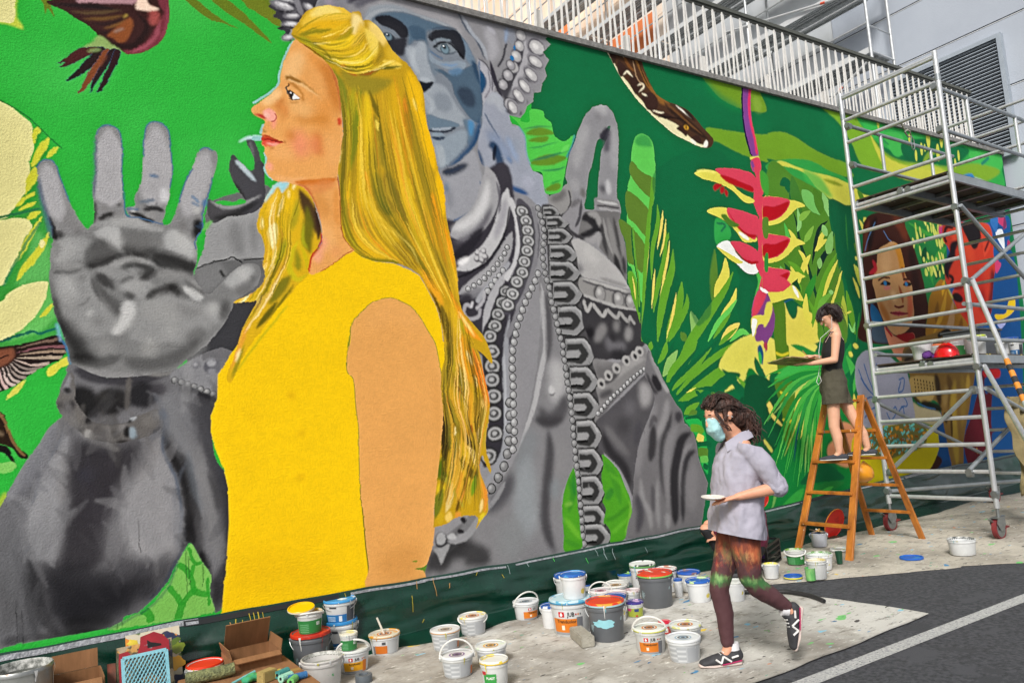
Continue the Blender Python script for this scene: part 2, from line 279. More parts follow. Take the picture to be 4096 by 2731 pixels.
 L=[('@01 700 650 560 760 600 850','b8b7b6',130,40,.9),('@01 1000 560 1060 640 1010 700','c0bfbe',130,35,.9),('@01 1000 480 1200 460 1400 500','b4b3b2',90,30,.8),('@01 1600 560 1680 640 1740 740','c6c5c3',120,35,.9),('@01 830 740 950 690 970 760 850 840','585656',140,35,.85),('@01 1150 600 1250 640 1400 640','6f6d6c',150,40,.8),('@01 1120 690 1260 740 1420 730','4a4848',90,26,.9),('@01 800 860 900 870 1050 800 1180 770 1350 790 1470 860','2e2c2c',46,12,.95),('@01 1400 760 1550 790 1720 850 1770 900','343232',110,24,.95),('@01 1560 900 1700 915 1770 960','2c2a2b',60,16,.9),('@01 1430 640 1480 690','8a8887',60,25,.8),('@01 500 640 530 720 500 800','6b6969',60,22,.8),('@01 480 930 600 930 760 905','3a3838',34,10,.9),('@01 500 860 640 880 760 860','a9a8a7',60,25,.8),('@01 520 1000 600 1060 620 1200','b0afae',150,45,.8),('@01 720 1000 800 960','6f6e6d',60,25,.7),('@01 580 1120 640 1220 600 1320','8e8d8c',100,45,.7),('@01 880 960 960 1000 1030 1070','4a4848',90,16,.9),('@01 860 1000 930 1130 1030 1250 1110 1330','5c5a5a',80,18,.85),('@01 840 980 860 1060 920 1180','403e3f',26,8,.9),('@01 1130 870 1250 850 1330 900 1260 960','4a4949',70,14,.9),('@01 1290 1010 1380 960 1450 920','3c3a3a',60,14,.9),('@01 1000 880 1200 810 1380 850','a5a4a3',50,14,.8),('@01 1100 1040 1160 1000 1230 980','3a3838',40,12,.9),('@01 1120 1060 1250 1060 1350 1050','b5b4b3',90,28,.8),('@01 1160 1140 1220 1145','5a5858',70,18,.8),('@01 1350 1180 1420 1130 1560 1090 1640 1130 1760 1180','555353',80,22,.85),('@01 1560 1040 1620 1090','262425',90,18,.95),('@01 1440 960 1600 940 1740 960','9a9998',80,25,.8),('@01 1680 1060 1760 1110 1850 1160','cac9c7',60,14,.9),('@01 1700 1010 1800 1070 1900 1140','5f5d5d',36,10,.9),('@01 1760 1000 1850 1090','a6a5a4',40,12,.8),('@01 830 1150 780 1210 700 1250','5a5858',22,8,.8),('@01 1190 1220 1180 1320 1120 1420 1040 1480','d2d1cf',110,26,.95),('@01 800 1290 850 1320','c6c5c4',70,25,.9),('@01 860 1360 940 1400','6a6868',80,30,.7),('@01 700 1400 800 1440 950 1460','a0a09f',90,40,.7),('@01 560 1350 640 1480 @02 800 60','2a2829',150,45,.95),('@01 500 1150 530 1330 620 1500','1f1e1f',60,22,.9),('@01 1300 1250 1500 1300 1650 1350','aeadab',200,60,.8),('@01 1600 1230 1750 1300 1850 1270','757372',90,35,.7),('@01 1500 1450 1600 1500','b9b8b6',120,45,.8),('@01 1880 1440 1800 1510 @02 1700 0','3d3b3c',110,40,.9),('@01 2050 1220 2070 1290 2010 1370','565455',80,28,.8),('@01 1930 1220 1960 1320','bdbcba',120,40,.8),('@01 2180 960 2280 920','c9c8c6',130,35,.9),('@01 2150 1060 2260 1110 2330 1040','6a6868',80,24,.8),('@01 2300 980 2340 1000','4d4b4c',50,18,.8),('@02 900 60 1050 40','a5a4a2',130,40,.8),('@02 1300 40 1450 70','b5b4b1',160,45,.85),('@02 660 120 800 170 950 190 1130 130','232122',90,26,.95),('@02 1130 150 1250 200 1450 200 1650 120 1850 -20','343233',110,30,.95),('@01 1450 900 1500 930','5a5858',40,18,.6)]
 for s,c,w,b,a in L:S(s,c,w,b,a*.5,'hand')
 L=[('@01 440 420 480 560 520 640','2f2d2e',60,16,.95),('@01 520 600 580 580','3d3b3c',70,20,.9),('@01 600 400 640 470 740 540','8b8989',70,30,.6),('@01 670 580 760 550','7a7878',40,16,.7),('@01 870 280 865 400 850 490','4a4848',40,10,.9),('@01 900 450 980 410 1060 390','3a3838',44,12,.9),('@01 930 340 1000 330','8a8888',60,25,.8),('@01 1080 310 1110 330','5b5959',34,10,.8),('@01 1180 385 1270 410 1350 450 1420 465','2c2a2b',44,10,.95),('@01 1310 350 1420 345 1510 370','353334',40,10,.9),('@01 1200 345 1250 370','c4c3c1',50,10,.9),('@01 1330 400 1440 410','989696',50,14,.9),('@01 1270 290 1350 275 1430 270','5f7388',26,10,.8),('@01 1500 150 1510 300','d0cfd2',60,18,.8),('@01 1370 40 1410 45 1460 60','3f6c95',34,6,.8),('@01 1800 440 1830 530 1780 620','2a2829',90,18,.95),('@01 1640 480 1720 530','7a7878',60,25,.7),('@01 1770 340 1840 380','c0bfbd',60,20,.8),('@01 1760 230 1830 290','4f7ea6',24,5,.8),('@01 1760 290 1830 325','4f7ea6',20,5,.7),('@01 1580 420 1650 330','918f90',60,25,.6)]
 for s,c,w,b,a in L:S(s,c,w,b,a,'hand')
 for s in('@00 345 1560 352 1510 392 1474 435 1466 490 1482 524 1535 @01 540 30 585 150 640 290','@00 885 1240 922 1174 990 1154 1060 1172 1102 1224 1118 1330 1122 1480 @01 1118 50 1140 200 1150 380 1200 425','@00 1316 1440 1335 1200 1370 1139 1430 1120 1500 1142 1550 1212 1572 1400 @01 1578 30 1560 160','@01 1640 300 1660 230 1705 100 1770 -20','@00 1830 1385 1880 1357 1955 1377','@01 1955 60 1925 180 1880 300 1860 420 1850 540 1790 640 1800 720','@01 1150 390 1180 430 1300 440 1450 480 1500 492'):
  S(s,'3b6690',13,3,.85)
 S('@01 365 60 370 200 420 390 455 540 470 620','47627f',40,10,.7);S('@00 885 1240 880 1400 @01 870 100 858 260','56677f',26,8,.8);S('@01 520 1400 545 1500 560 1568','6ea0c8',26,5,.8);S('@01 1890 260 1870 330','47729c',44,8,.8);S('@01 1165 350 1280 350','34608a',22,5,.9)
 S('@02 575 -10 610 60 630 160 655 250','2f6c9c',22,4,.8)
 body='@02 660 215 610 300 560 400 545 480 515 560 545 650 570 690 450 790 350 950 250 1080 100 1330 0 1520 -600 2400 -600 3200 @03 -600 1500 0 1250 1000 1060 1150 960 1300 890 1500 690 1640 450 1745 280 1850 450 1930 570 1925 760 1940 900 2030 890 2080 690 2115 450 2125 0 @02 2130 1500 2100 1330 2060 1200 1980 1070 1950 900 1960 780 2000 640 2050 500 2085 440 2080 380 2090 250 2200 150 2050 60 1850 120 1560 270 1000 330'
 P(body,'77767a',1,1,None,'arm')
 L=[('@02 680 260 900 300 1200 330 1550 290','45434a',150,25,.9),('@02 720 400 760 560 900 680','29282a',230,30,.95),('@02 1000 420 1050 680','2c2a2b',260,30,.95),('@02 1300 360 1320 620','2f2e33',240,30,.95),('@02 1500 380 1400 520','4d4a50',120,35,.8),('@02 950 470 960 560','4a4744',90,40,.7),('@02 1195 310 1180 450 1160 640','6e6965',44,12,.85),('@02 750 230 1000 260 1200 240 1400 290','5b585a',34,14,.8),('@02 1150 200 1250 260 1450 300 1600 270','8f8d8a',40,14,.8)]
 for s,c,w,b,a in L:S(s,c,w,b,a,'arm')
 P('@02 545 650 515 560 550 470 600 380 660 280 690 420 700 560 760 640 @02 800 690 870 740 1000 760 1160 740 1200 700 1300 670 1430 620 1480 660 1500 770 1400 850 1250 900 1100 930 900 910 780 870 690 790 600 720','716d6b',2,1,'arm','br')
 for s,c,w,b,a in[('@02 640 300 600 420 660 470','8f8f95',60,14,.9),('@02 580 430 660 470','2b292c',50,14,.9),('@02 530 560 600 610 680 540','37353a',90,20,.9),('@02 620 660 700 720 760 780','7d7975',90,22,.8),('@02 700 800 780 840','3a3836',50,18,.9),('@02 850 660 880 720','9a9896',60,14,.9),('@02 790 700 830 740','242224',60,10,.95),('@02 810 800 810 900','9c9a98',60,10,.95),('@02 870 880 1000 930 1190 910','35322f',30,10,.9),('@02 930 780 1050 790 1150 780','8b8784',60,16,.8),('@02 1000 850 1090 850','5b5855',60,20,.8),('@02 1160 780 1170 880','2b292a',50,12,.9),('@02 1210 680 1230 720','b5bcc4',60,8,.9),('@02 1215 780 1225 900','8fa0ac',50,8,.95),('@02 1180 720 1200 740','1f1d1e',40,8,.9),('@02 1300 760 1440 700','7d7976',90,24,.8),('@02 1400 850 1480 790','3d3b42',40,14,.8),('@02 1420 640 1460 700','8c8a88',50,16,.8),('@02 880 720 1000 745 1150 735','1f1e1f',22,6,.9)]:S(s,c,w,b,a,'br')
 for q,c,b in(('@02 560 700 470 800 350 980 200 1200 0 1520 @03 -300 1400 0 1200 300 1150 420 950 300 500 230 250 @02 290 1500 420 1120 560 880','75757a',14),('@02 580 800 625 950 605 1200 565 1400 560 1568 @03 540 200 500 430 380 450 270 360 240 100 @02 280 1500 380 1300 470 1080 560 900','98989c',26),('@02 700 900 800 960 1000 1000 1200 980 1330 930 1250 1080 1150 1200 1050 1330 980 1568 @03 950 200 900 500 560 560 600 200 @02 650 1568 640 1200 650 1000','3c393f',30),('@02 1480 850 1480 1000 1570 1180 1640 1340 1660 1568 @03 1640 250 1550 420 1300 450 1150 300 1120 100 @02 1150 1450 1250 1250 1380 1050','9f9ea1',30),('@03 280 450 500 480 800 540 1200 540 1500 450 1610 500 1450 700 1250 850 1000 1000 600 1080 430 950 340 700','25242b',75),('@02 1540 480 1640 430 1760 480 1730 700 1800 900 1900 1150 1980 1568 @03 2050 500 1980 600 1900 450 1830 100 @02 1700 1300 1600 950 1520 700','7f7f83',20),('@02 1800 480 2040 540 1980 680 1950 900 2050 1200 2120 1500 @03 2100 500 2020 880 1960 880 1960 600 2060 400 @02 2020 1500 1900 1100 1820 800','454449',24),('@02 1500 760 1560 950 1680 1150 1760 1450 @03 1800 200 1920 520 1850 450 1745 280 1660 350 @02 1680 1500 1620 1250 1520 1000','2a292c',14)):P(q,c,b*1.4,.9,'arm')
 L=[('@02 550 720 470 850 350 1050 200 1250 60 1480','9a9ba2',110,25,.9),('@02 520 780 470 950 300 1200 160 1480','6f7079',90,30,.7),('@02 575 700 570 860 480 1040 380 1200 330 1400 280 1530','1d3c5c',22,6,.9),('@02 440 1090 360 1260','453d48',40,14,.8),('@02 600 780 590 1000 500 1150 430 1350 400 1568 @03 380 200','98989c',150,40,.95),('@02 620 1000 560 1250 570 1500','8d8a8a',90,45,.7),('@02 760 950 900 1000 1100 980 1300 950','38353b',140,35,.95),('@02 680 880 760 1100 800 1400 @03 760 100 720 350','3d3a40',260,60,.95),('@02 1000 1050 950 1300 900 1500 @03 800 200','403b43',300,70,.9),('@02 1250 980 1150 1180 1000 1300','3c383e',160,50,.9),('@02 800 1150 790 1300','43465c',120,45,.6),('@02 1440 850 1430 1000 1350 1150 1250 1300','8a8788',110,40,.9),('@02 1500 1130 1450 1300 1300 1450 @03 1200 50','969598',240,60,.95),('@02 1550 1200 1600 1400 1620 1568 @03 1560 250','85858a',120,40,.85),('@02 1500 640 1510 760 1495 900 1500 1010 1580 1180 1630 1330 1660 1500 @03 1660 100 1640 280','14466c',24,6,.9),('@02 1480 620 1510 720','17507e',50,8,.9),('@03 1100 30 1250 100 1350 250','8c8c90',160,60,.8),('@03 1450 180 1400 320','86868a',110,45,.7),('@03 330 100 350 300 400 430','85868a',160,50,.9),('@03 250 300 240 380','1c4a6e',22,8,.8),('@03 100 60 120 400 100 800','6b6c70',200,60,.85),('@03 30 500 60 900 40 1150','4a4a4a',150,60,.8),('@03 150 800 200 1150','3a3a3a',60,30,.7),('@03 260 420 300 600 350 800 420 1000 560 1130','0f0f14',90,26,.95),('@03 220 520 280 900 350 1200','161619',90,40,.9),('@03 450 500 650 650 850 650 1100 600','2d2c33',220,70,.9),('@03 500 800 700 900 1000 850 1250 750','22222a',260,80,.95),('@03 560 1020 800 1040 1050 1000','101014',160,50,.95),('@03 1300 550 1450 480 1550 350','5c5c62',110,50,.7),('@03 1000 420 1200 500 1400 440','3e3d44',150,60,.8),('@03 1350 820 1500 660 1620 450 1680 330','153a5c',26,10,.8),('@03 1300 800 1420 680','23262f',90,40,.9),('@03 300 1150 600 1130 900 1090','060607',90,30,.95),('@03 0 1200 300 1140','151516',90,30,.9),('@02 1520 780 1560 950 1650 1100 1720 1300 1760 1500 @03 1740 200','312f31',90,22,.95),('@02 1600 900 1700 1100 1780 1400 @03 1820 200 1880 450','2a292c',70,22,.9),('@02 1560 480 1530 560 1550 700 1650 900 1730 1050','85868a',120,30,.9),('@02 1700 650 1750 780 1800 900','76777c',90,40,.7),('@02 1650 420 1800 460 2000 520','403f44',90,26,.9),('@02 1900 560 1850 750 1900 950','56565c',150,45,.8),('@02 1980 620 1950 760','6b6b70',60,25,.7),('@02 1760 900 1830 1100 1880 1300 1930 1568 @03 1960 200 2040 480','8a898a',90,26,.9),('@02 1720 1000 1780 1300 1860 1568','6d7680',60,24,.7),('@02 1900 1180 1980 1400 2000 1568','2e2d30',50,18,.9),('@02 1960 900 2000 1080 2080 1300 2120 1568 @03 2110 300 2080 600 2020 880','1f2a3c',60,22,.9),('@02 1850 780 1950 1000 2040 1250','606066',80,35,.7),('@03 1960 600 1980 850','26262a',90,35,.9),('@03 1950 100 2050 300 2060 450','77777c',70,30,.7),('@03 1840 350 1900 480 1930 640','161618',60,22,.9),('@03 1750 100 1760 240','252428',80,30,.9)]
 for s,c,w,b,a in L:S(s,c,w,b,a*.55,'arm')
 P('@02 1570 290 1700 200 1850 120 1860 170 1960 150 2040 240 2100 330 2085 450 2050 520 1980 510 1880 470 1780 430 1680 390 1580 350','8f8f93',4);E('@02 1950 230',80,70,'6a6a72',5);E('@02 1945 195',40,36,'a3a3a8',6);E('@02 1945 275',38,32,'8f8f96',5);E('@02 1800 215',40,34,'77777e',5);E('@02 1795 208',22,20,'a5a5aa',5)
 beads('@02 1605 350 1680 370 1740 395 1800 415 1855 440 1910 460 1960 478 2020 500',62,27,165,55)
 S('@02 1680 410 1850 480 2020 560','35343a',40,14,.8)
 P('@03 1745 292 1650 430 1600 560 1520 690 1400 840 1250 930 1150 985 985 1075 1140 1060 1480 1010 1940 920 1942 820 1925 730 1932 570 1850 450 1800 350','74b550',1,1,None,'lf')
 for s,w in(('@03 1730 320 1760 420 1800 470 1850 460',34),('@03 1640 470 1720 540 1770 650 1800 730 1940 760',55),('@03 1540 680 1620 760 1670 830 1760 730 1800 700',55),('@03 1680 820 1650 930 1620 1000',75),('@03 1300 890 1370 930 1385 1010',75),('@03 1780 480 1750 600',40),('@03 1900 600 1920 850',30)):
  S(s,'2f9a2c',w,3,.9,'lf')
 S('@03 985 1075 1150 1000 1400 850 1540 690 1640 460','143c50',14,5,.8)
 for s in('@03 1705 340 1710 560 1720 750','@03 1728 400 1745 700','@03 1860 470 1868 690','@03 1080 1020 1075 1070','@03 1120 1000 1115 1050'):S(s,'2d4f2c',7,2,.8)
 for s in('@03 1270 60 1280 250 1295 370','@03 150 800 160 1200','@03 200 900 215 1230'):S(s,'1c1c1e',8,3,.6)
def mural_woman():
 S('@10 345 380 290 460 235 600 210 700 205 770 130 850 30 915 -30 950','88bcba',18,2);S('@10 -40 1270 30 1275 60 1265','88bcba',40,3);S('@10 70 1140 40 1230','88bcba',24,3);S('@10 75 1400 95 1470 85 1560 @11 110 40 160 90','88bcba',22,3)
 P('@11 485 940 590 920 700 860 800 790 890 725 980 795 1100 835 1260 850 1400 905 1500 965 1560 1065 1650 1235 1700 1400 1718 1568 @12 1728 0 1735 150 1705 330 1500 500 1100 900 1100 1568 @F 860 1360 700 1380 508 1425 512 1370 520 1290 526 1200 524 1120 513 1075 493 1025 484 990 486 950 499 915 500 860 520 830 580 740 620 690 680 640','f0c400',1,1,None,'dress',sm=False)
 for s,c,w,b,a in(('@F 520 1330 620 1300 800 1330','d8aa00',160,200,.7),('@F 600 1180 700 1230 800 1200','e2b400',200,250,.5),('@F 800 650 900 640 960 660','efc400',200,120,.6),('@F 668 915 672 900','d29a00',60,30,.5),('@F 695 1000 690 990','d29a00',60,30,.5),('@F 680 1100 700 1090','d29a00',60,30,.4),('@12 -100 560 40 760','d8ad00',120,60,.3)):S(s,c,w,b,a,'dress')
 S('@F 660 702 600 775 545 850','9aa51e',14,4,.8)
 arm='@12 868 0 880 -160 955 -255 1050 -345 1130 -382 1230 -398 1310 -375 1420 -318 1500 -228 1570 -110 1640 10 1672 140 1700 300 1716 500 1718 700 1712 900 1690 1130 1662 1330 1635 1540 @13 1642 130 1622 300 1590 420 1552 530 1530 700 1040 720 1036 500 1012 300 985 0 @12 962 1380 950 1100 945 800 920 600 905 400 880 325 840 272 832 150 850 60'
 S('@12 985 1500 962 1380 950 1100 945 800 920 600 905 400 880 325 840 272 832 150 850 60 880 -160 955 -255 1050 -345 1130 -382 1230 -398 1310 -375 1420 -318 1500 -228 1570 -110 1640 10 1672 140 1700 300','738a30',14,2,.9);S('@13 1040 660 1036 500 1012 300 985 0 @12 960 1350','586e2a',22,3,.9)
 P(arm,'dfa056',0,1,None,'warm');S('@13 1100 500 1400 450 1550 400','cd9049',260,90,.8,'warm');S('@11 1000 1450 1250 1280 1500 1450','e2a45c',160,60,.7,'warm');S('@12 1650 300 1680 900 1620 1400','d4964c',80,40,.6,'warm')
 S('@13 1440 455 1490 445','6f8f2c',20,3,.9,None,'b');P('@13 1460 515 1530 505 1570 480 1545 560 1535 540','5c8a2a',3)
 face='@10 355 368 300 465 252 590 222 700 218 768 150 850 60 922 0 960 -40 1000 -35 1035 10 1072 70 1105 76 1140 64 1185 54 1232 68 1268 58 1300 54 1330 82 1360 76 1400 102 1452 94 1500 90 1550 @11 105 30 150 80 250 112 330 127 430 160 480 200 540 300 590 450 612 600 595 700 500 810 485 950 595 925 700 862 800 785 900 730 830 650 790 560 772 400 768 200 750 50 @10 760 1568 785 1350 795 1200 775 900 745 720 640 560 500 440 400 385'
 P(face,'e3a058',0,1,None,'face')
 L=[('@10 420 480 340 620 300 740','ecb878',130,45,.9),('@10 480 480 560 560 620 680','d98c3c',90,45,.7),('@10 600 560 680 700 720 850 750 1050','c5762a',110,40,.85),('@10 660 900 640 1050 600 1200','dd9040',150,60,.7),('@10 350 1080 500 1100 680 1080','cf8434',70,35,.75),('@10 300 950 400 1000 520 1020','eab06c',130,50,.8),('@10 420 1200 400 1330 460 1440','e88a66',150,60,.8),('@10 330 1200 300 1290','cf8036',80,35,.7),('@10 560 1200 580 1350 600 1430','d57a3c',90,40,.85),('@10 520 1250 540 1420','e2825c',80,45,.5),('@10 650 1250 690 1400 680 1530','eaa862',110,45,.7),('@10 240 1020 200 960 260 900','cd7c38',60,26,.8),('@10 270 950 260 1080','d8843e',50,26,.7),('@10 60 960 150 900 230 820','efc083',70,25,.9),('@10 150 1130 180 1140','f09080',90,22,.95),('@10 85 1190 70 1210','9a7a2c',30,8,.8),('@10 180 1000 250 1050 230 1130','d8904a',50,25,.6),('@10 130 1420 250 1400 350 1450','e8a865',110,45,.8),('@10 120 1490 130 1568','f09a88',44,16,.9),('@11 160 50 300 90 480 80','eaac6c',50,20,.8),('@11 350 105 500 110 640 100 740 75','d0701c',50,12,.95),('@11 430 130 520 170 620 140 740 110','d9884a',90,26,.8),('@11 520 200 600 330 680 420','d08a40',130,45,.7),('@11 740 150 745 350 760 520','d98c3e',60,22,.7),('@11 640 500 660 640 700 750','e8ab68',130,40,.8),('@11 640 620 580 720 560 850','eba07a',90,30,.9),('@11 680 700 780 780','e49a5c',90,35,.7)]
 for s,c,w,b,a in L:S(s,c,w,b*.9,a,'face')
 P('@11 612 600 600 700 540 770 505 820 488 950 486 800 540 720 580 640 590 560','d0261c',5,.95,'face');S('@11 380 130 470 160 540 290 590 450','b03022',12,5,.8,'face')
 S('@10 640 560 720 700 770 900 778 1060','b3502a',16,6,.8);E('@10 765 1115',22,40,'d24a2c',8)
 P('@10 60 1050 80 1015 130 1003 170 1030 185 1070 175 1105 140 1115 90 1100','f2a392',6);S('@10 170 1040 188 1075 170 1110 140 1118','c04048',9,2);S('@10 -25 1050 30 1060 80 1085','c02a2a',24,6,.9,None,'b');E('@10 55 1072',40,16,'c23232',7,.9,None,.3);E('@10 100 1060',30,26,'f5b4a4',8)
 P('@10 262 705 300 700 380 735 480 800 560 870 610 925 590 900 480 830 380 775 290 740','e8bb7e',8,.9);P('@10 262 702 330 705 420 750 400 765 320 735 280 740 290 760','96651e',5,.95);S('@10 420 755 500 810 570 870','b37a34',22,8,.8,None,'e')
 S('@10 290 790 340 785 400 850 440 930','b5762e',40,12,.8);P('@10 290 800 330 790 400 850 420 900 370 860 320 820','e8a860',5)
 P('@10 290 838 322 832 368 872 398 906 350 912 306 896','4a3630',2);P('@10 345 862 380 885 400 908 350 913 335 895','f2efec',2);E('@10 324 868',20,27,'33221e',3,1,None,.2);S('@10 265 800 285 830 290 870','274a54',14,3);S('@10 270 800 300 790 300 770','33262a',12,3);S('@10 300 905 350 918 405 912','4c4844',8,3);S('@10 310 930 350 942 390 938','a8702e',10,4,.8);E('@10 325 850',7,7,'ffffff',2)
 P('@10 62 1240 110 1245 170 1275 258 1306 200 1318 130 1305 60 1300','d03a22',2);P('@10 60 1300 130 1295 200 1310 258 1308 200 1325 140 1350 90 1350 58 1330','e0503c',2);S('@10 90 1322 150 1330 210 1318','f2a694',26,6,.9,None,'b');S('@10 75 1280 160 1292 258 1306','7c1818',9,2);S('@10 70 1250 110 1258 170 1280','a35228',16,5,.8);S('@10 258 1290 268 1320','a65c28',14,5,.8);S('@10 120 1365 170 1360','c07a3c',20,9,.7)
 hair='@10 330 330 328 300 352 258 420 165 462 108 550 68 680 50 800 78 868 118 900 112 955 112 985 190 1035 186 1120 250 1190 350 1240 450 1320 530 1400 600 1470 700 1520 800 1545 900 1562 1080 1602 1250 1642 1400 1675 1568 @11 1692 50 1732 200 1746 400 1772 550 1805 700 1842 900 1858 1100 1890 1270 1990 1400 2090 1520 @12 2140 60 2172 170 2160 205 2100 130 2030 70 1975 10 2050 110 2092 300 2122 430 2146 560 2140 690 2116 830 2112 980 2150 1130 2152 1212 2110 1120 2075 1040 2055 1180 2110 1330 2136 1480 2130 1560 @13 2080 60 2020 150 2040 60 1990 30 1860 40 1760 100 1660 132 1632 130 1638 20 @12 1640 1480 1655 1350 1682 1100 1702 900 1718 620 1700 335 1732 130 1724 0 @11 1700 1400 1650 1230 1560 1060 1500 960 1380 880 1260 845 1100 832 980 792 890 725 820 640 785 540 772 400 768 150 752 0 @10 775 1400 800 1200 778 950 752 750 700 640 620 552 500 462 400 392'
 P(hair,'c29a17',0,1,None,'hair')
